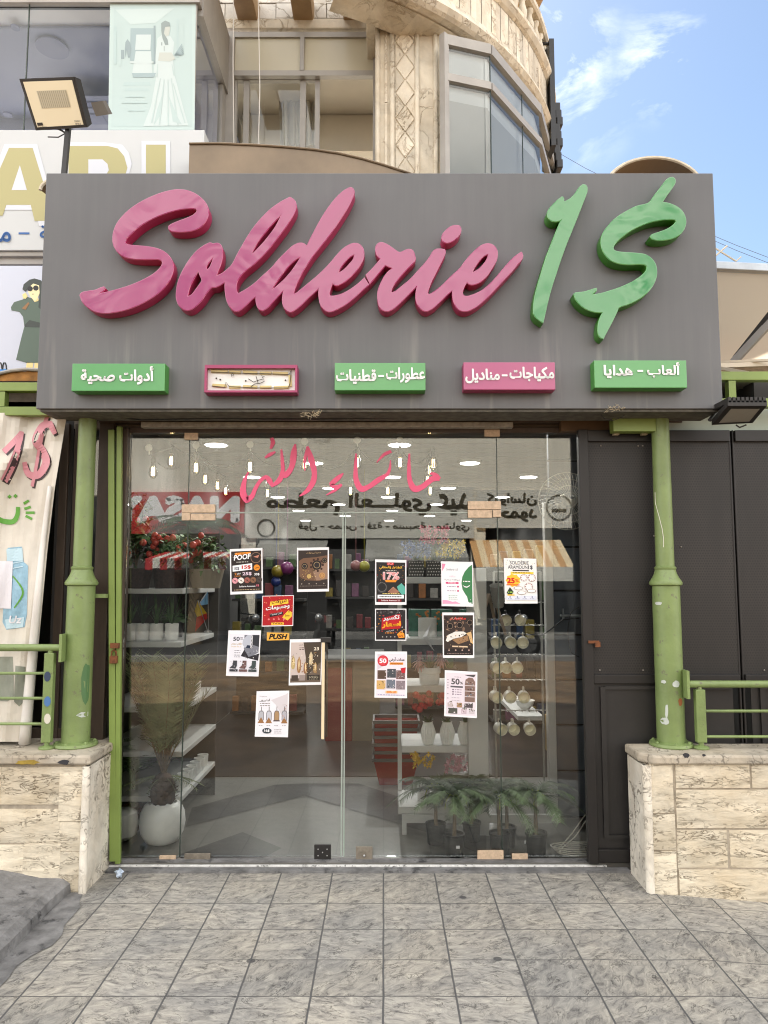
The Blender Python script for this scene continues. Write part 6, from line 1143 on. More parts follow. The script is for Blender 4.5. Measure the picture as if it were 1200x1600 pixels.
for i, (px_, py_, zz) in enumerate(((655, 985, UL[3]), (690, 985, UL[3]), (735, 985, UL[3]))):
    p = at(px_, py_, 5.45); m = MB(); m.box(p.x-.075, p.x+.075, 5.40, 5.52, zz, zz+.19, 0); r = random.Random(i)
    for k in range(14): a, b2 = r.uniform(-.06, .06), r.uniform(.08, .17); m.box(p.x+a, p.x+a+.016, 5.3975, 5.40, zz+b2, zz+b2+.014, 1)
    tag(m.build('gift_box', [TEAL, ORG, RED], loc=(p.x, 5.46, zz)), 'teal gift box with orange print, %s on the unit' % ('leftmost', 'second', 'hidden behind posters')[i], 'box', 'teal boxes on the display unit')
def wpot(x, y, z, rr, h, label, g=None, mt=POT, rim=True):
    m = MB(); m.lathe((x, y, z), [(rr*.85, 0), (rr*.92, .006), (rr*.95, h*.6), (rr*1.0, h*.62), (rr*1.06, h*.66), (rr*1.06, h), (rr*.95, h), (rr*.9, h*.8), (.001, h*.78)] if rim else [(rr*.9, 0), (rr, .01), (rr, h), (rr*.93, h), (rr*.9, h*.8), (.001, h*.78)], 22); return tag(m.build('pot', mt, loc=(x, y, z), smooth=True), label, 'pot', g)
for px_, lb_ in ((668, 'plain white pot on the unit below the teal boxes'), (717, 'plain white pot on the unit, beside the pan poster')): p = at(px_, 1003, 5.30); wpot(p.x, 5.30, UL[3]-.0, .065, .135, lb_, None, POT, False)
m = MB(); p = at(664, 990, 5.18); m.add([at(660, 996, 5.19), at(673, 975, 5.19), at(667, 994, 5.15), at(679, 1018, 5.19)], [(0, 1, 2), (0, 2, 3)]); tag(m.build('folded_card', PAPER, loc=tuple(p)), 'folded white card leaning on the front of the unit', 'card')
p = at(671, 1078, 5.32); wpot(p.x, 5.32, UL[2], .075, .115, 'white banded pot with pink lily stems on the unit')
t = thing('lily_stems', 'pink lily stems standing in the white banded pot', 'flowers', (p.x, 5.32, UL[2]+.09)); grassy((p.x, 5.32, UL[2]+.09), 30, .17, .007, 31, 0, 1.1).build('leaves', LEAFP, t); m = MB()
for qx, qy in ((656, 1032), (690, 1027)): 
    q = at(qx, qy, 5.27)
    for j in range(12): a = j*.55; leafblade(m, q, (math.cos(a), -.4, math.sin(a)-.3), .06, .011, .4, 0, 3)
m.build('flowers', mat('lily_pink', rgb(206, 160, 158), .6, var=.3, vscale=30), t)
VAS = [(.030, 0), (.036, .006), (.046, .05), (.05, .08), (.046, .10), (.034, .135), (.031, .145), (.035, .15), (.030, .15), (.028, .14), (.001, .13)]
for i, (px_, lb_) in enumerate(((669, 'ribbed white vase of red blooms on the unit'), (699, 'ribbed white vase in the middle of the three on the unit'), (727, 'ribbed white vase with a grassy sprig, next to the tall post'))):
    p = at(px_, 1168, 5.26); t = thing('vase', lb_, 'vase', (p.x, 5.26, UL[1]), 'ribbed white vases on the display unit'); m = MB(); k0 = len(m.v); m.lathe((p.x, 5.26, UL[1]), VAS, 36)
    m.v = [(p.x+(x-p.x)*(1+.05*(1 if (j % 36) % 2 else -1)), 5.26+(y-5.26)*(1+.05*(1 if (j % 36) % 2 else -1)), z) for j, (x, y, z) in enumerate(m.v)]; m.build('body', POT, t)
    m = grassy((p.x, 5.26, UL[1]+.13), 34 if i == 0 else 14, .10, .008, 40+i, 0, 1.0); m.build('leaves', LEAF, t)
    if i == 0:
        m = MB(); r = random.Random(4)
        for k in range(16): m.ball((p.x+r.uniform(-.10, .12), 5.22+r.uniform(-.04, .03), UL[1]+.28+r.uniform(-.06, .07)), r.uniform(.020, .028), 0, 8)
        m.build('flowers', mat('bloom_red', rgb(186, 36, 44), .5, var=.3, vscale=25), t)
for i in range(4): p = at(662+i*24, 1252, 5.36); wpot(p.x, 5.36, UL[0], .045, .12, 'small ribbed white pot on the lowest unit shelf', 'small white pots on the lowest unit shelf', POT, False)
t = thing('flower_spray', 'spray of yellow and pink flowers at the front of the lowest unit shelf', 'flowers', tuple(at(680, 1220, 5.2))); p = at(690, 1235, 5.22); m = MB(); bloom(m, at(660, 1185, 5.2), .07, 26, 60, 0); bloom(m, at(715, 1190, 5.2), .09, 30, 61, 1); m.build('flowers', [mat('spray_yellow', rgb(206, 170, 60), .6), mat('spray_pink', rgb(196, 150, 160), .6)], t); grassy((p.x, 5.22, UL[0]), 60, .28, .007, 62, 0, 1.2).build('leaves', LEAFP, t)
# floor palms in black pots
fp = None
for i, (px_, py_, lb_, sc_) in enumerate(((710, 1336, 'little palm in a black pot, nearest the glass below the unit', 1), (681, 1318, 'little palm in a black pot at the left end of the group', 1), (737, 1314, 'little palm in a black pot hidden behind the nearest one', .95), (781, 1334, 'little palm in a black pot beneath the mug rack', 1), (838, 1334, 'little palm in a black pot at the right end of the group', 1.02), (792, 1322, 'little palm in a black pot behind the one under the mug rack', .95))):
    q = atz(px_, py_, .03)
    if fp is None:
        X, Y_ = q.x, q.y; t = thing('potted_palm', lb_, 'palm', (X, Y_, .03), 'little palms in black pots'); m = MB(); m.lathe((X, Y_, .03), [(.052, 0), (.056, .01), (.062, .115), (.067, .117), (.067, .13), (.06, .13), (.058, .115), (.001, .112)], 22); pt = m.build('pot', BLACKP, t, smooth=True)
        m = MB(); m.box(X+.005, X+.027, Y_-.0665, Y_-.06, .09, .106); m.build('price_tag', PAPER, pt)
        m = MB(); m.tube([(X, Y_, .13), (X+.004, Y_, .25), (X-.002, Y_, .37)], [.014, .011, .012], 8); m.build('stem', STEM, t); m = MB(); palm_crown(m, (X, Y_, .36), 17, .33, .7, .085, 21, 1.0, 8, 0, 26); m.build('fronds', LEAFO, t)
        m = MB()
        for k in range(5): a = k*1.3; m.tube([(X, Y_, .37), (X+.03*math.cos(a), Y_+.03*math.sin(a), .40), (X+.07*math.cos(a), Y_+.07*math.sin(a), .37), (X+.085*math.cos(a), Y_+.085*math.sin(a), .32)], .003, 4)
        m.build('shoot', mat('yellow_shoot', rgb(160, 170, 60), .6), t); fp = t
    else: copy_tree(fp, (q.x, q.y, .03), lb_, None, None, i*1.1, sc_)
# mug rack
t = thing('mug_rack', 'slim wire rack on which the cream mugs hang', 'rack', (.97, 5.4, .03)); m = MB()
for x in (.80, 1.14): m.tube([(x, 5.48, .03), (x, 5.48, 1.78)], .008, 6)
m.tube([(.80, 5.48, 1.78), (1.14, 5.48, 1.78)], .008, 6)
RY = (948, 984, 1030, 1070, 1118)
for y in RY:
    z = at(800, y, 5.42).z+.03; m.tube([(.78, 5.46, z), (1.16, 5.46, z)], .004, 5)
    for k in range(7): m.tube([(.82+k*.05, 5.46, z), (.82+k*.05, 5.36, z+.005), (.82+k*.05, 5.345, z+.02)], .0025, 4)
m.build('wire_frame', mat('rack_wire', rgb(168, 168, 164), .35, metal=.5), t)
CRM = mat('mug_cream', rgb(240, 236, 214), .3); MOUT = mat('mug_outside', rgb(214, 210, 198), .3); MDK = mat('mug_dark', rgb(40, 30, 28), .3)
def mug(mt, label, grp):
    t = thing('mug', label, 'mug', (0, 0, 0), grp); m = MB(); ax = Vector((-.06, -1, -.10)); m.lathe((0, 0, 0), [(.001, -.035), (.034, -.034), (.038, -.028), (.041, .04), (.0395, .042), (.037, .04), (.034, -.024), (.001, -.026)], 22, 0, ax)
    n2 = len(m.f); m.m = [1 if (i//22) >= 4 else 0 for i in range(n2)]; m.build('body', [mt, CRM], t, smooth=True); m = MB(); m.tube([(0, .022, .036), (0, .02, .062), (0, -.002, .066), (0, -.016, .042)], .0055, 6); m.build('handle', mt, t, smooth=True); return t
ROWS = [(968, (790, 812), 1), (1003, (775, 797, 817), 0), (1042, (775, 790, 808), 0), (1088, (774, 796, 818), 0), (1138, (781, 801, 827), 0)]
NM = ['cream lined dark mug', 'cream mug on the top cream row', 'cream mug on the second cream row', 'cream mug on the third cream row', 'cream mug on the lowest row']; PS = ['left', 'middle', 'right']
first = {}
for ri, (y, xs_, dk) in enumerate(ROWS):
    for xi, x in enumerate(xs_):
        p = at(x, y, 5.36+(.05 if ri == 2 and xi == 1 else 0)); lab = 'dark mug with a cream inside, %s one of its pair on the rack' % ('left', 'right')[xi] if dk else '%s, %s of the three hanging' % (NM[ri], PS[xi])
        if dk not in first: first[dk] = mug(MDK if dk else MOUT, lab, 'mugs on the wire rack'); first[dk].location = p
        else: copy_tree(first[dk], p, lab, 'mugs on the wire rack', None, -.16*(xi-1)+.05*ri)
m = MB(); p = at(779, 930, 5.3)
for k in range(4): m.lathe((p.x-.004*k, 5.3, p.z-.08+k*.028), [(.034, 0), (.047, .07), (.045, .07), (.033, .004), (.001, .004)], 20, 0, (-.1, -.35, 1))
tag(m.build('basket_stack', mat('grey_basket', rgb(150, 148, 142), .6), loc=tuple(p)), 'nest of small grey cups hanging above the dark mugs', 'cups')
m = MB(); a = at(757, 930, 5.32); m.bar(at(752, 965, 5.3), at(764, 928, 5.36), .03, .015); m.bar(at(776, 945, 5.34), at(790, 992, 5.28), .022, .012); m.bar(at(764, 928, 5.36), at(772, 965, 5.40), .02, .012); tag(m.build('easel', mat('grey_timber', rgb(150, 132, 116), .6), loc=tuple(a), bevel=.002), 'small timber easel leaning beside the white post', 'easel')
# right slat wall
t = thing('slat_wall', 'blue grey slat wall with a white post at the right', 'slat wall', (1.4, 5.7, .03)); SG = mat('slat_grey', rgb(96, 102, 110), .5, var=.08, vscale=3); m = MB()
for k in range(9): m.box(1.22, 2.1, 5.5, 5.54, .05+k*.32, .355+k*.32)
m.build('slats', SG, t, bevel=.004); m = MB(); m.box(1.22, 2.1, 5.53, 5.56, .03, 2.95); m.build('backing', BLACK, t); m = MB(); m.box(1.17, 1.225, 5.44, 5.52, .03, 2.3); m.build('post', SHW, t, bevel=.004)
m = MB(); p = at(875, 962, 5.44); m.tube([p, p+Vector((.16, -.02, 0))], .010, 8); m.tube([p+Vector((.02, 0, .05)), p+Vector((.02, -.02, -.02))], .008, 6); m.build('hook', STEEL, t)
t = thing('side_shelf', 'low white side shelf holding a bowl and gold boxes', 'shelf', (1.1, 6.2, .6)); m = MB(); q = at(860, 1105, 6.0); m.box(.98, 1.17, 5.6, 6.6, q.z-.03, q.z); m.build('shelf_board', SHW, t); 
p = at(858, 1078, 6.0); m = MB(); m.lathe((1.09, 5.9, q.z+.001), [(.03, 0), (.06, .03), (.075, .07), (.07, .07), (.055, .03), (.001, .01)], 18); tag(m.build('bowl', POT, loc=(1.09, 5.9, q.z), smooth=True), 'white bowl on the low side shelf at right', 'bowl')
m = MB(); p = at(861, 1145, 5.7); m.box(p.x-.035, p.x+.03, 5.66, 5.75, p.z-.13, p.z+.13, 0)
for k in range(5): m.box(p.x-.02+k % 2*.015, p.x-.006+k % 2*.015, 5.657, 5.66, p.z-.11+k*.045, p.z-.08+k*.045, 1)
tag(m.build('gold_box', [mat('gold_carton', rgb(170, 144, 90), .4), POT], loc=tuple(p)), 'tall gold patterned carton beside the white post', 'box')
t = thing('cable_coil', 'loose coil of white cable on the floor at the right', 'cable', tuple(atz(905, 1335, .034)))
m = MB(); r = random.Random(2); c0_ = atz(903, 1332, .04)
for k in range(4): m.tube([c0_+Vector((.13*math.cos(a*.45+k)*(1+.1*k), .07*math.sin(a*.45+k), .012*k+.004)) for a in range(15)], .004, 5)
m.tube([c0_+Vector((-.13, 0, .01)), c0_+Vector((-.02, .05, .10)), c0_+Vector((.07, .05, .22)), c0_+Vector((.11, .06, .5))], .004, 5); m.tube([c0_+Vector((-.1, .03, .01)), c0_+Vector((0, .05, .08)), c0_+Vector((.085, .05, .2)), c0_+Vector((.12, .06, .5))], .004, 5); m.build('cable', mat('white_cable', rgb(190, 186, 176), .5), t)
m = MB(); m.tube([at(905, 948, 5.3)]+[at(897-8*math.sin(i*.35)-2, 948+i*9, 5.3) for i in range(1, 9)]+[at(905, 1027, 5.3)], .004, 5); m.tube([at(780, 990, 5.45), at(848, 992, 5.4), at(868, 978, 5.35), at(880, 968, 5.3), at(905, 966, 5.3)], .006, 5); tag(m.build('hanging_cable', BLACKP, loc=tuple(at(880, 968, 5.3))), 'black cable trailing across the grey slat wall', 'cable')
# checkout counter and shopping baskets
CRED = mat('counter_red', rgb(104, 34, 32), .5); t = thing('counter', 'low checkout counter with red and beige panels deep in the shop', 'counter', (-.3, 8.2, .03)); m = MB(); m.box(-.62, -.34, 8.1, 9.2, .03, .80); m.build('red_panel', CRED, t); m = MB(); m.box(-.335, -.05, 8.1, 9.2, .03, .86); m.build('beige_panel', mat('counter_beige', rgb(104, 96, 80), .6), t); m = MB(); m.box(-.68, .0, 8.05, 9.2, .865, .90); m.build('counter_top', INW, t)
RP = mat('red_plastic', rgb(138, 28, 27), .35); GH = mat('grey_handle', rgb(84, 82, 80), .5); p = at(618, 1215, 6.5)
bk = thing('shopping_basket', 'red shopping basket with grey handles in the stack', 'basket', (p.x, 6.5, .03), 'stacked red shopping baskets'); X = p.x; m = MB()
bt, tp, hh = .135, .185, .21; base = [(X-bt, 6.5-.10), (X+bt, 6.5-.10), (X+bt, 6.5+.10), (X-bt, 6.5+.10)]; topc = [(X-tp, 6.5-.14), (X+tp, 6.5-.14), (X+tp, 6.5+.14), (X-tp, 6.5+.14)]; V = [(x, y, .03) for x, y in base]+[(x, y, .03+hh) for x, y in topc]; m.add(V, [(0,3,2,1), (0,1,5,4), (1,2,6,5), (2,3,7,6), (3,0,4,7)]); m.build('body', RP, bk)
m = MB(); m.box(X-tp-.012, X+tp+.012, 6.35, 6.365, .225, .25); m.box(X-tp-.012, X+tp+.012, 6.635, 6.65, .225, .25); m.box(X-tp-.012, X-tp+.003, 6.365, 6.635, .225, .25); m.box(X+tp-.003, X+tp+.012, 6.365, 6.635, .225, .25); m.build('rim', GH, bk)
for k in range(1, 6): copy_tree(bk, (X+.006*(k % 2), 6.5, .03+.062*k))
# aisles of goods; shelf and packet colours darkened to paint in the dimness
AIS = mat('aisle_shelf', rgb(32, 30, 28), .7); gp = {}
GCOL = [rgb(150, 40, 50), rgb(60, 90, 130), rgb(170, 150, 60), rgb(90, 120, 70), rgb(150, 90, 130), rgb(180, 176, 168), rgb(60, 50, 46), rgb(176, 110, 50)]
rg = random.Random(12)
for ai, (x0_, x1_, y_, lb_) in enumerate(((-1.9, -1.0, 9.4, 'dark aisle shelf of packets near the left wall'), (-.85, -.15, 10.8, 'dark aisle shelf of packets behind the counter'), (.15, .95, 9.8, 'dark aisle shelf of packets behind the white unit'), (1.25, 2.2, 8.8, 'dark aisle shelf of packets behind the slat wall'))):
    t = thing('aisle_shelf', lb_, 'shelf', ((x0_+x1_)/2, y_, .03))
    for z in (.12, .6, 1.05, 1.5, 1.9): m = MB(); m.box(x0_, x1_, y_, y_+.4, z-.03, z); m.build('shelf_board', AIS, t)
    m = MB(); m.box(x0_, x1_, y_+.4, y_+.43, .03, 2.2); m.build('back_panel', BLACK, t)
    for z in (.12, .6, 1.05, 1.5, 1.9):
        x = x0_+.06
        while x < x1_-.06:
            ci = rg.randrange(8)
            if ci not in gp:
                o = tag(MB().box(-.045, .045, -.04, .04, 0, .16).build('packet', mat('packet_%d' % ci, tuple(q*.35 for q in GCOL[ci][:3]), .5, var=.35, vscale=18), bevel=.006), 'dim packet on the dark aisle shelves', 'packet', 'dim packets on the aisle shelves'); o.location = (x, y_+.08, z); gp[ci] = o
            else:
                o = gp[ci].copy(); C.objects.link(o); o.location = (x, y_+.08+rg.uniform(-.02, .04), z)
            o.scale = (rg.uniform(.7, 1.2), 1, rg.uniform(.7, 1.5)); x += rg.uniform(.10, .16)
for (px_, py_, rr, cc, lb_) in ((448, 888, .075, rgb(176, 64, 150), 'purple toy ball hanging above the aisles'), (434, 893, .07, rgb(206, 180, 40), 'yellow toy ball hanging above the aisles'), (431, 909, .055, rgb(40, 70, 170), 'blue toy ball hanging above the aisles'), (569, 885, .062, rgb(214, 208, 40), 'lime toy ball in the right aisle'), (556, 884, .06, rgb(206, 130, 130), 'rose toy ball in the right aisle')):
    p = at(px_, py_, 8.2); m = MB(); m.ball(p, rr, 0, 16); m.tube([p+Vector((0, 0, rr-.005)), (p.x, p.y, 2.95)], .003, 4); tag(m.build('toy_ball', mat('toy_%d' % px_, tuple(q*.25 for q in cc[:3]), .4), loc=tuple(p), smooth=True), lb_, 'ball')  # ball colours scaled down to paint in the dimness of the deep shop
# ================================================================== PINK CALLIGRAPHY ON THE GLASS
t = thing('window_lettering', 'pink Arabic calligraphy stuck across the top of the glass', 'lettering', (-.4, GL, 2.3)); PKV = mat('pink_vinyl', rgb(226, 84, 126), .4)
STK = [[(93,258,6),(72,310,20),(66,370,30),(85,405,28),(112,385,22),(130,345,18),(155,305,16),(185,285,18),(205,305,24),(215,328,14)], [(265,140,8),(270,200,16),(272,250,18),(255,300,24),(212,334,10)], [(338,113,8),(330,180,26),(315,240,24),(285,275,26),(255,272,10)], [(338,115,10),(322,160,14),(313,222,8)], [(180,184,8),(205,168,16),(234,153,8)], [(214,80,14),(221,105,20),(209,137,10)],
    [(400,125,12),(420,190,28),(437,260,24),(430,310,26),(400,355,20),(360,384,5)], [(400,128,8),(387,200,14),(388,252,4)], [(588,265,6),(560,290,22),(525,320,20),(540,337,18),(582,325,8)], [(577,323,14),(545,352,14),(500,378,4)], [(655,162,8),(652,230,16),(655,300,24),(680,345,28),(720,335,22),(770,300,24),(815,272,16),(830,240,12),(834,196,4)], [(838,150,14),(800,168,14),(762,208,4)], [(932,162,8),(930,230,16),(934,300,22),(958,345,30),(1000,335,24),(1050,295,26),(1088,288,28)], [(1088,296,20),(1066,272,18),(1036,264,8)]]
for i, s_ in enumerate(STK):
    a_, b2 = ribbon([(x, y, w*1.15) for x, y, w in s_]); k = len(a_); m = MB(); cv = lambda p: at(360+p[0]/3.333, 660+p[1]/3.333, GL-.003-.0004*(i % 5)); m.add([cv(p) for p in a_]+[cv(p) for p in b2], [(j, j+1, k+j+1, k+j) for j in range(k-1)]); m.build('stroke', PKV, t)
# ================================================================== POSTERS
YPO = GL-.004
class Poster:
    def __init__(s, corners, label, cat='poster'):
        s.c = [at(x, y, YPO) for x, y in corners]; b_ = (s.c[2]+s.c[3])/2; s.t = thing('poster' if cat == 'poster' else 'sticker', label, cat, tuple(b_)); s.mb = MB(); s.cols = []; s.L = 0
        pm_ = MB(); pm_.quad(s.c[3], s.c[2], s.c[1], s.c[0]); pm_.build('paper', PAPER, s.t); s.asp = (s.c[3]-s.c[0]).length/(s.c[1]-s.c[0]).length
    def pt(s, u, v, l=0):
        p = s.c[0].lerp(s.c[1], u).lerp(s.c[3].lerp(s.c[2], u), v); return (p.x, p.y-.0003*(s.L+1)-.00004*l, p.z)
    def ci(s, col):
        m_ = ink(*col)
        if m_ not in s.cols: s.cols.append(m_)
        return s.cols.index(m_)
    def P(s, pts, col, up=True):
        if up: s.L += .25
        s.mb.add([s.pt(*p) for p in pts], [tuple(range(len(pts)))[::-1]], s.ci(col)); return s
    def R(s, u0, v0, u1, v1, col): return s.P([(u0, v0), (u1, v0), (u1, v1), (u0, v1)], col)
    def E(s, u, v, ru, col, rv=None, n=16): rv = rv or ru/s.asp; return s.P([(u+ru*math.cos(6.283*i/n), v+rv*math.sin(6.283*i/n)) for i in range(n)], col)
    def O(s, u, v, r0, r1, col, n=18):
        s.L += .25
        for i in range(n):
            a, b_ = 6.283*i/n, 6.283*(i+1)/n; q = lambda r_, a_: s.pt(u+r_*math.cos(a_), v+r_/s.asp*math.sin(a_)); s.mb.add([q(r0, a), q(r1, a), q(r1, b_), q(r0, b_)], [(0, 1, 2, 3)], s.ci(col))
        return s
    def T(s, w_, u0, v0, u1, v1, col, bold=.02, tilt=0, shear=0):
        s.L += .25; text(s.mb, w_, lambda x, y, l: s.pt(x, -y-tilt*(x-u0), l), (u0, -v1, u1, -v0), s.ci(col), bold, shear); return s
    def noise(s, u0, v0, u1, v1, n, cols, r0, r1, seed):
        r = random.Random(seed)
        for k in range(n):
            s.L += .01; u, v = r.uniform(u0, u1), r.uniform(v0, v1); a = r.uniform(0, 3); rr = r.uniform(r0, r1); kk = r.choice((3, 4, 5, 7)); s.P([(u+rr*r.uniform(.6, 1.1)*math.cos(a+6.283*i/kk), v+rr/s.asp*r.uniform(.6, 1.1)*math.sin(a+6.283*i/kk)) for i in range(kk)], r.choice(cols), False)
        return s
    def done(s): s.mb.build('print', s.cols, s.t)
    def lines(s, u0, u1, vs, col, h=.008, seed=1):
        r = random.Random(seed)
        for v in vs:
            u = u0
            while u < u1: w_ = r.uniform(.03, .09); s.R(u, v-h, min(u1, u+w_), v+h, col); u += w_+.02
        return s
W_, K_, OR, YE, RD = (235, 235, 238), (38, 34, 34), (226, 140, 44), (236, 190, 60), (196, 44, 46)
q = Poster([(359, 858), (410, 856), (411, 927), (360, 929)], 'dark poster headed POOF with orange and white price panels'); q.R(.04, .055, .96, .94, (46, 38, 36)); q.P([(.16, .09), (.64, .075), (.63, .12), (.15, .14)], OR); q.T('عرض', .3, .085, .5, .125, K_, 0); q.T('POOF', .12, .14, .64, .26, W_, .035, .06, .1); q.lines(.2, .56, (.295,), (190, 186, 180)); q.O(.8, .21, .15, .165, (150, 120, 100)); q.P([(.72, .19), (.9, .15), (.86, .22)], (190, 130, 110)); q.P([(.08, .37), (.68, .33), (.68, .47), (.08, .5)], W_); q.T('10$', .12, .40, .28, .475, (60, 60, 80)); q.T('15$', .36, .37, .64, .46, (196, 60, 50), .04); q.E(.82, .43, .095, OR); q.T('من', .76, .41, .88, .45, K_); q.T('2', .14, .53, .2, .58, OR); q.T('قطع', .22, .53, .32, .58, W_); q.T('بلاش', .14, .585, .32, .62, OR); q.T('25$', .38, .52, .66, .6, (220, 200, 214), .03); q.T('30$', .74, .55, .9, .61, W_)
for i, cc in enumerate(((214, 150, 160), (226, 220, 214), (150, 90, 80), (128, 92, 70), (70, 62, 58))): q.E(.15+i*.185, .70, .09, cc); q.E(.15+i*.185, .70, .02, (40, 30, 30)); q.P([(.1+i*.185, .67), (.2+i*.185, .73), (.2+i*.185, .74), (.1+i*.185, .68)], (60, 40, 40))
q.T('Solderie Aramoun', .27, .815, .77, .85, W_, .02); q.T('1$', .80, .80, .88, .85, (220, 120, 140)); q.lines(.12, .9, (.905,), (170, 150, 120)); q.noise(.06, .06, .2, .2, 8, [OR, W_], .006, .014, 3); q.done()
q = Poster([(464, 856), (514, 855), (514, 924), (464, 925)], 'brown poster of dark watches and gold beads on a tray'); q.R(.04, .06, .96, .94, (54, 46, 42)); q.P([(.06, .3), (.2, .24), (.6, .22), (.96, .18), (.96, .7), (.7, .76), (.3, .74), (.08, .66)], (112, 84, 66)); q.P([(.5, .55), (.96, .3), (.96, .72), (.6, .75)], (146, 118, 100)); q.T('ساعات', .3, .10, .55, .14, (190, 160, 120), 0); q.T('مميزة', .56, .10, .75, .14, (190, 160, 120), 0)
for (u, v, r_) in ((.24, .42, .10), (.62, .40, .15), (.86, .30, .085)): q.E(u, v, r_, (30, 28, 30)); q.O(u, v, r_*.55, r_*.68, (150, 130, 100)); q.E(u, v, r_*.5, (44, 40, 42))
for k in range(9): a = k*.7; q.E(.62+.19*math.cos(a), .40+.19/1.4*math.sin(a), .035, (60, 40, 34))
q.E(.38, .65, .07, (190, 160, 100)); q.E(.79, .64, .095, (184, 140, 92)); q.O(.79, .64, .05, .06, (120, 84, 50)); q.noise(.12, .5, .6, .74, 60, [(206, 170, 100), (160, 120, 70), (230, 200, 140)], .006, .014, 5)
for i in range(4): q.E(.15+i*.23, .82, .02, (150, 140, 130))
q.lines(.1, .9, (.87,), (110, 100, 94)); q.done()
q = Poster([(410, 931), (459, 930), (458, 978), (409, 979)], 'square red sale poster with a yellow price tag'); q.R(.02, .02, .98, .97, (170, 32, 38)); q.noise(.05, .05, .95, .9, 40, [(226, 90, 70), (230, 170, 120), (120, 16, 26)], .008, .02, 7)
for k in range(10): a = 2.6+k*.5; q.P([(.5+.42*math.cos(a), .42+.4*math.sin(a)), (.5+.5*math.cos(a), .42+.46*math.sin(a)), (.5+.5*math.cos(a+.05), .42+.46*math.sin(a+.05))], (230, 150, 110))
q.P([(.26, .20), (.82, .12), (.84, .26), (.24, .34)], YE); q.T('تنزيلات', .30, .15, .78, .30, (70, 26, 20), .03, .1); q.T('وحسومات', .12, .34, .88, .52, W_, .04, .12); q.P([(.24, .60), (.66, .53), (.68, .62), (.25, .70)], (40, 28, 30)); q.T('لفترة محدودة', .28, .57, .62, .66, W_, .0, .12); q.P([(.70, .64), (.84, .49), (.95, .55), (.96, .68), (.82, .82), (.65, .72)], YE); q.E(.86, .54, .02, K_); q.T('Solo', .74, .62, .88, .69, (120, 60, 20)); q.P([(.3, .88), (.7, .88), (.7, .95), (.3, .95)], YE); q.lines(.36, .66, (.915,), (120, 50, 20), .012)
for i in range(4): q.E(.22+i*.16, .77, .03, (220, 120, 120))
q.done()
q = Poster([(357, 985), (408, 985), (404, 1057), (353, 1056)], 'white poster of black boots under a 50 heading'); q.R(.06, .08, .96, .95, (222, 222, 230)); q.P([(.5, .10), (.96, .10), (.96, .48), (.62, .62), (.5, .4)], (120, 122, 132)); q.P([(.62, .10), (.96, .10), (.96, .36), (.7, .3)], (50, 52, 58)); q.P([(.46, .2), (.6, .1), (.72, .1), (.72, .33), (.52, .38), (.45, .3)], (180, 184, 196)); q.P([(.6, .32), (.78, .34), (.74, .4), (.56, .38)], (40, 50, 70)); q.P([(.42, .56), (.52, .42), (.66, .58), (.98, .50), (.96, .66), (.6, .6)], (44, 42, 48)); q.T('50', .16, .14, .36, .23, (50, 46, 60), .02); q.lines(.38, .46, (.16, .19), (90, 80, 100)); q.T('طقم حمام', .12, .27, .44, .33, (186, 150, 90), .01); q.lines(.12, .44, (.36,), (200, 170, 120), .006); q.lines(.22, .4, (.44, .49, .54, .58), (120, 116, 128), .006)
for k in range(9): q.E(.73, .13+.03*k, .03, (226, 226, 232)); q.E(.73, .13+.03*k, .015, (50, 52, 58))
for i, cc in enumerate(((60, 62, 68), (110, 84, 82), (66, 76, 76))):
    u = .22+i*.29; q.P([(u-.02, .66), (u+.10, .66), (u+.10, .78), (u+.06, .84), (u-.12, .82), (u-.03, .76)], cc); q.R(u-.12, .85, u+.13, .9, cc); q.noise(u-.1, .67, u+.1, .9, 14, [(200, 196, 200), (30, 30, 34)], .008, .02, i)
q.noise(.5, .42, .95, .62, 10, [(200, 200, 206), (30, 30, 32)], .01, .03, 9); q.done()
q = Poster([(453, 999), (504, 998), (502, 1070), (451, 1071)], 'grey and gold lantern poster with a 23 price, beside the handle'); q.R(.04, .07, .97, .94, (110, 96, 84)); q.R(.04, .07, .5, .85, (196, 182, 176)); q.P([(.42, .07), (.97, .07), (.97, .5), (.56, .8), (.5, .4)], (74, 64, 54)); q.T('طقم إبريق', .28, .10, .54, .15, (90, 70, 60), 0); q.lines(.3, .56, (.19, .225), (80, 60, 56)); q.T('23', .74, .18, .9, .25, (236, 226, 206), .03)
for (u, v, h, cc) in ((.12, .5, .3, (180, 160, 110)), (.3, .55, .36, (150, 110, 70)), (.66, .42, .3, (196, 180, 150)), (.5, .62, .26, (140, 100, 70)), (.8, .62, .24, (160, 130, 90))): q.P([(u, v-h/2), (u+.05, v-h*.25), (u+.06, v+h*.3), (u+.03, v+h/2), (u-.03, v+h/2), (u-.06, v+h*.3), (u-.05, v-h*.25)], cc); q.P([(u, v-h*.45), (u+.02, v), (u, v+h*.4), (u-.02, v)], (228, 206, 160))
q.noise(.06, .3, .94, .74, 120, [(226, 200, 150), (90, 70, 50), (240, 230, 214), (170, 120, 70)], .006, .02, 11); q.R(.08, .78, .28, .9, (70, 60, 52)); q.R(.32, .78, .5, .9, (150, 136, 130)); q.R(.56, .78, .94, .89, (52, 46, 40)); q.lines(.62, .9, (.81, .84, .87), (180, 170, 150), .005); q.done()
q = Poster([(401, 1080), (452, 1079), (450, 1152), (398, 1151)], 'white poster of four glass lanterns, lowest on the left door'); q.R(.05, .05, .96, .95, (226, 224, 230)); q.P([(.45, .2), (.9, .08), (.96, .05), (.96, .7), (.85, .6), (.6, .3)], (206, 200, 204)); q.T('مجموعة', .1, .10, .32, .135, (100, 90, 90), 0); q.T('أباريق', .1, .17, .42, .235, (70, 60, 56), .02); q.lines(.12, .42, (.27, .32), (110, 96, 90), .007)
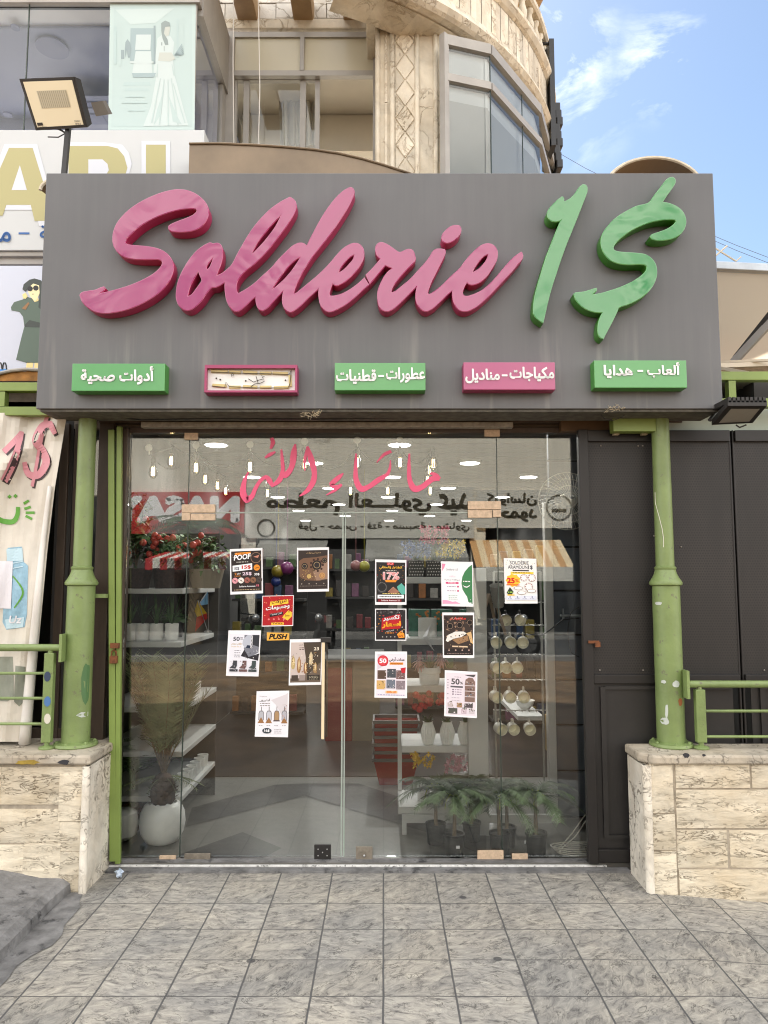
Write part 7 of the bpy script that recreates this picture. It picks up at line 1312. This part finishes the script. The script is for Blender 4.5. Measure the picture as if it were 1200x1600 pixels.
for i, cc in enumerate(((176, 176, 182), (190, 190, 198), (166, 134, 98), (176, 176, 184))): u = .17+i*.235; q.P([(u-.08, .48), (u-.05, .43), (u+.05, .43), (u+.08, .48), (u+.08, .64), (u-.08, .64)], (96, 92, 96)); q.P([(u-.065, .485), (u-.04, .445), (u+.04, .445), (u+.065, .485), (u+.065, .63), (u-.065, .63)], cc); q.R(u-.008, .34, u+.008, .43, (90, 80, 76)); q.P([(u, .57), (u+.10, .70), (u-.10, .70)], (150, 108, 70)) if i != 2 else q.R(u-.1, .64, u+.1, .66, (90, 70, 60)); q.lines(u-.06, u+.05, (.75,), (150, 146, 150), .006)
q.E(.36, .865, .14, (60, 66, 72), .06); q.T('16$', .28, .835, .44, .895, W_, .03); q.lines(.58, .8, (.83, .87, .91), (150, 146, 150), .005); q.noise(.8, .3, .94, .65, 14, [(190, 160, 150), (170, 140, 130)], .01, .03, 13); q.done()
q = Poster([(586, 874), (635, 875), (635, 945), (586, 945)], 'dark poster with a big red 17% over black cookware'); q.R(.04, .06, .96, .94, (40, 38, 38)); q.noise(.05, .1, .95, .55, 60, [(200, 60, 50), (220, 150, 60), (210, 206, 200), (90, 84, 80)], .006, .02, 17); q.R(.38, .065, .6, .12, RD); q.T('على كل', .4, .07, .58, .11, W_, 0); q.T('الطناجر والمقالي', .14, .14, .86, .22, YE, .02); q.lines(.34, .68, (.245,), (200, 196, 190), .007); q.T('17%', .25, .27, .78, .45, (236, 236, 236), .06); q.T('17%', .26, .275, .77, .445, (206, 36, 46), .025); q.P([(.32, .45), (.7, .45), (.66, .5), (.34, .5)], OR); q.E(.22, .62, .17, (70, 70, 72)); q.E(.22, .61, .15, (36, 36, 38)); q.O(.22, .61, .13, .145, (110, 108, 106)); q.P([(.7, .6), (.84, .52), (.95, .6), (.96, .76), (.86, .78), (.74, .68)], (92, 170, 156)); q.P([(.4, .72), (.58, .6), (.78, .72), (.6, .76)], (176, 128, 106))
for k in range(5): q.P([(.42+.03*k, .72-.02*k), (.76-.03*k, .72-.02*k), (.76-.03*k, .725-.02*k), (.42+.03*k, .73-.02*k)], (110, 70, 56))
q.R(.08, .78, .92, .86, W_); q.lines(.14, .86, (.82,), (90, 86, 86), .012); q.R(.1, .88, .84, .93, (130, 36, 44)); q.T('Solderie Aramoun 1$', .2, .885, .78, .925, W_, .01); q.lines(.24, .78, (.755,), (220, 200, 120), .008); q.done()
q = Poster([(586, 951), (635, 951), (635, 1001), (586, 1001)], 'square dark sale poster with a slanted orange headline'); q.R(.03, .03, .97, .97, (42, 38, 40)); q.noise(.05, .03, .95, .25, 26, [(96, 92, 92), (140, 134, 130), (70, 66, 66)], .02, .05, 19); q.noise(.05, .2, .95, .75, 50, [(190, 40, 44), (220, 150, 60), (220, 216, 210)], .008, .024, 20); q.P([(.22, .3), (.8, .16), (.84, .5), (.8, .62), (.2, .66)], (176, 32, 40)); q.T('تكسير', .26, .23, .78, .40, W_, .045, .08); q.T('اسعار', .22, .42, .82, .62, (246, 170, 40), .05, .06); q.T('العرض', .36, .68, .6, .73, W_, 0, .1); q.lines(.32, .6, (.76,), OR, .012); q.P([(.70, .80), (.82, .70), (.93, .78), (.94, .9), (.76, .92)], (236, 150, 50)); q.E(.83, .75, .02, K_); q.lines(.75, .9, (.83, .87), (150, 60, 20), .01)
for i in range(4): q.E(.24+.13*i, .88, .02, (170, 166, 160))
q.done()
q = Poster([(586, 1018), (636, 1018), (636, 1091), (585, 1090)], 'white and pink rug poster with a red 50 badge'); q.R(.05, .05, .96, .96, (228, 218, 226)); q.P([(.08, .06), (.3, .06), (.3, .3), (.08, .4)], (206, 196, 206)); q.E(.25, .20, .17, (190, 46, 60)); q.E(.25, .20, .14, (214, 70, 80)); q.T('50', .14, .15, .36, .25, W_, .04); q.P([(.3, .26), (.42, .24), (.34, .32)], (190, 46, 60)); q.T('مدات أرض', .44, .12, .92, .22, (44, 40, 48), .03); q.R(.46, .235, .88, .285, OR); q.T('House Market', .5, .24, .84, .28, (90, 40, 20), 0)
for i, (u, v, cc) in enumerate(((.22, .50, (96, 78, 68)), (.52, .47, (74, 78, 84)), (.80, .50, (120, 92, 90)), (.20, .72, (202, 164, 104)), (.50, .70, (110, 116, 128)), (.80, .72, (136, 122, 128)))): q.R(u-.135, v-.095, u+.135, v+.095, cc); q.noise(u-.12, v-.08, u+.12, v+.08, 22, [(214, 206, 206), (60, 50, 50), cc], .008, .022, 22+i)
q.E(.22, .50, .11, (86, 68, 58)); q.P([(.8, .36), (.96, .34), (.94, .46), (.84, .46)], (190, 40, 50)); q.R(.34, .845, .7, .90, (240, 190, 130)); q.T('50% off', .38, .852, .66, .893, (206, 90, 30), .02); q.lines(.1, .92, (.935,), (130, 130, 170), .007); q.done()
q = Poster([(689, 877), (739, 878), (740, 948), (690, 947)], 'white job poster with a dark green curve on its right side'); q.R(.03, .04, .97, .96, (232, 232, 236)); q.P([(.97, .06), (.86, .12), (.74, .22), (.66, .34), (.63, .48), (.66, .62), (.74, .72), (.8, .78), (.84, .9), (.97, .94)], (64, 124, 80)); q.P([(.03, .05), (.14, .06), (.10, .14), (.03, .22)], (222, 140, 170)); q.P([(.03, .86), (.2, .87), (.34, .9), (.44, .89), (.6, .94), (.03, .95)], (226, 160, 190)); q.T('Solderie 1$', .16, .155, .52, .21, (110, 110, 120), 0, 0, .2); q.T('بشاشة', .26, .31, .44, .36, (226, 150, 180), 0); q.T('موظفة لبنانية', .10, .39, .58, .43, (96, 96, 104), .01); q.R(.14, .46, .54, .50, (206, 70, 120)); q.lines(.22, .46, (.48,), W_, .008); q.E(.52, .56, .03, (190, 60, 110)); q.E(.52, .655, .03, (190, 60, 110)); q.lines(.18, .45, (.56, .655), (170, 150, 170), .008); q.lines(.28, .5, (.76, .80, .84), (170, 190, 180), .006)
for v in (.76, .80, .84): q.E(.24, v, .014, (90, 170, 110))
q.lines(.68, .9, (.44,), W_, .012)
q.P([(.66, .515), (.72, .545), (.8, .555), (.9, .515), (.88, .545), (.8, .58), (.72, .57)], W_); q.noise(.85, .82, .95, .92, 8, [W_, (64, 124, 80)], .008, .02, 30); q.done()
q = Poster([(691, 957), (741, 957), (741, 1028), (692, 1028)], 'dark poster of a white pan under red Arabic lettering'); q.R(.04, .06, .96, .94, (58, 48, 44)); q.noise(.06, .1, .94, .4, 40, [(120, 96, 80), (36, 30, 30), (150, 120, 100)], .02, .06, 31); q.T('مقلايات', .24, .10, .74, .17, (214, 60, 56), .03); q.T('ممتازة', .3, .10, .6, .16, (226, 200, 190), 0)
for (u, v, r_) in ((.24, .30, .11), (.54, .28, .11), (.86, .22, .10)): q.E(u, v, r_, (28, 24, 24)); q.O(u, v, r_*.7, r_*.85, (130, 110, 96))
q.P([(.10, .62), (.16, .5), (.4, .42), (.66, .42), (.76, .46), (.6, .54), (.34, .58), (.16, .65)], (222, 218, 212)); q.P([(.3, .6), (.8, .5), (.82, .62), (.5, .7)], (150, 116, 84)); q.P([(.74, .46), (.9, .42), (.97, .7), (.88, .66), (.82, .52)], (206, 170, 120)); q.P([(.3, .73), (.78, .74), (.8, .77), (.3, .76)], (216, 190, 160)); q.noise(.06, .45, .94, .8, 30, [(96, 70, 54), (180, 150, 120), (40, 32, 30)], .01, .03, 33); q.R(.05, .80, .95, .93, (40, 34, 34))
for i in range(4): q.E(.2+i*.21, .83, .025, (180, 150, 140))
q.lines(.14, .88, (.9,), (150, 130, 124), .006); q.done()
q = Poster([(695, 1047), (746, 1050), (745, 1122), (694, 1119)], 'pale pink poster of potted plants under a grey 50%'); q.R(.05, .05, .96, .96, (222, 212, 220)); q.P([(.6, .08), (.95, .06), (.9, .12), (.7, .1)], (80, 76, 78)); q.T('50', .2, .17, .46, .30, (84, 80, 84), .03); q.T('%', .47, .23, .56, .29, (84, 80, 84), .02); q.lines(.3, .5, (.135,), (150, 140, 150), .006); q.R(.18, .33, .56, .365, (90, 86, 92))
for v in (.41, .46, .51): q.E(.26, v, .022, (90, 60, 90)); q.lines(.32, .52, (v,), (150, 130, 150), .008)
q.P([(.62, .28), (.64, .18), (.74, .13), (.86, .14), (.93, .22), (.93, .66), (.62, .66)], (128, 104, 96))
for v in (.3, .42, .54): q.R(.62, v, .93, v+.015, (206, 196, 196)); q.noise(.65, v-.08, .9, v, 8, [(90, 70, 64), (180, 160, 150), (110, 120, 130)], .015, .035, int(v*100))
for (u, v, w2, h, cc) in ((.18, .74, .16, .09, (190, 176, 176)), (.46, .74, .16, .10, (160, 128, 100)), (.74, .74, .26, .09, (84, 76, 80)), (.26, .87, .28, .12, (84, 84, 78)), (.60, .87, .16, .10, (196, 176, 186)), (.84, .86, .16, .1, (200, 190, 194))): q.R(u-w2/2, v-h/2, u+w2/2, v+h/2, cc); q.noise(u-w2/2, v-h*.8, u+w2/2, v+h*.3, 9, [(70, 84, 60), (110, 96, 88), (220, 210, 214)], .012, .03, int(u*90))
q.lines(.08, .12, (.2, .26, .32, .38, .5, .6), (150, 140, 150), .008); q.lines(.22, .48, (.585, .64), (170, 160, 170), .005); q.done()
q = Poster([(787, 872), (838, 873), (840, 943), (789, 943)], 'white shop offer poster with a 25% burst and patterned plates'); q.R(.03, .03, .97, .97, (232, 232, 230)); q.noise(.05, .04, .95, .34, 40, [(60, 58, 60), (120, 116, 110), (200, 170, 60)], .006, .016, 41); q.T('SOLDERIE', .18, .06, .76, .14, (112, 112, 116), .025); q.T('ARAMOUN', .12, .155, .72, .235, (112, 112, 116), .025); q.T('1$', .74, .15, .88, .25, (84, 84, 90), .03); q.R(.26, .255, .76, .285, (70, 66, 64)); q.R(.2, .30, .9, .345, (240, 206, 70)); q.lines(.26, .82, (.32,), (90, 70, 40), .008)
q.P([(.27+.235*math.cos(i*.349)*(1 if i % 2 else .84), .49+.15*math.sin(i*.349)*(1 if i % 2 else .84)) for i in range(18)], (244, 190, 60)); q.T('25', .08, .43, .32, .56, (206, 30, 36), .05); q.T('%', .33, .46, .44, .53, (220, 60, 50), .02); q.R(.06, .58, .46, .60, (206, 30, 36))
for (u, v, r_) in ((.60, .43, .11), (.84, .43, .12), (.74, .63, .125)): q.E(u, v, r_, (120, 90, 80)); q.E(u, v, r_*.93, (240, 238, 236)); q.O(u, v, r_*.6, r_*.64, (206, 196, 190)); [q.E(u+r_*.8*math.cos(a*.8), v+r_*.8/q.asp*math.sin(a*.8), .014, (150, 60, 50)) for a in range(8)]
for (u, v) in ((.42, .66), (.52, .76), (.82, .72)): q.E(u, v, .14, (130, 100, 90), .04); q.E(u, v, .125, (240, 238, 236), .034)
q.P([(.06, .76), (.16, .64), (.27, .74), (.22, .8), (.1, .8)], (46, 60, 40)); q.lines(.1, .24, (.75,), (150, 190, 90), .012); q.R(.08, .80, .30, .825, (240, 200, 60)); q.R(.04, .83, .96, .92, (214, 218, 232))
for i in range(4): q.E(.16+i*.225, .855, .02, (80, 90, 130)); q.lines(.09+i*.225, .22+i*.225, (.895,), (140, 146, 170), .006)
q.done()
q = Poster([(417, 988), (452, 989), (452, 1000), (417, 1001)], 'small yellow sticker reading PUSH, above the lantern poster', 'sticker'); q.R(0, 0, 1, 1, (222, 168, 74)); q.T('PUSH', .09, .16, .92, .86, (40, 30, 20), .05, 0, .25); q.done()
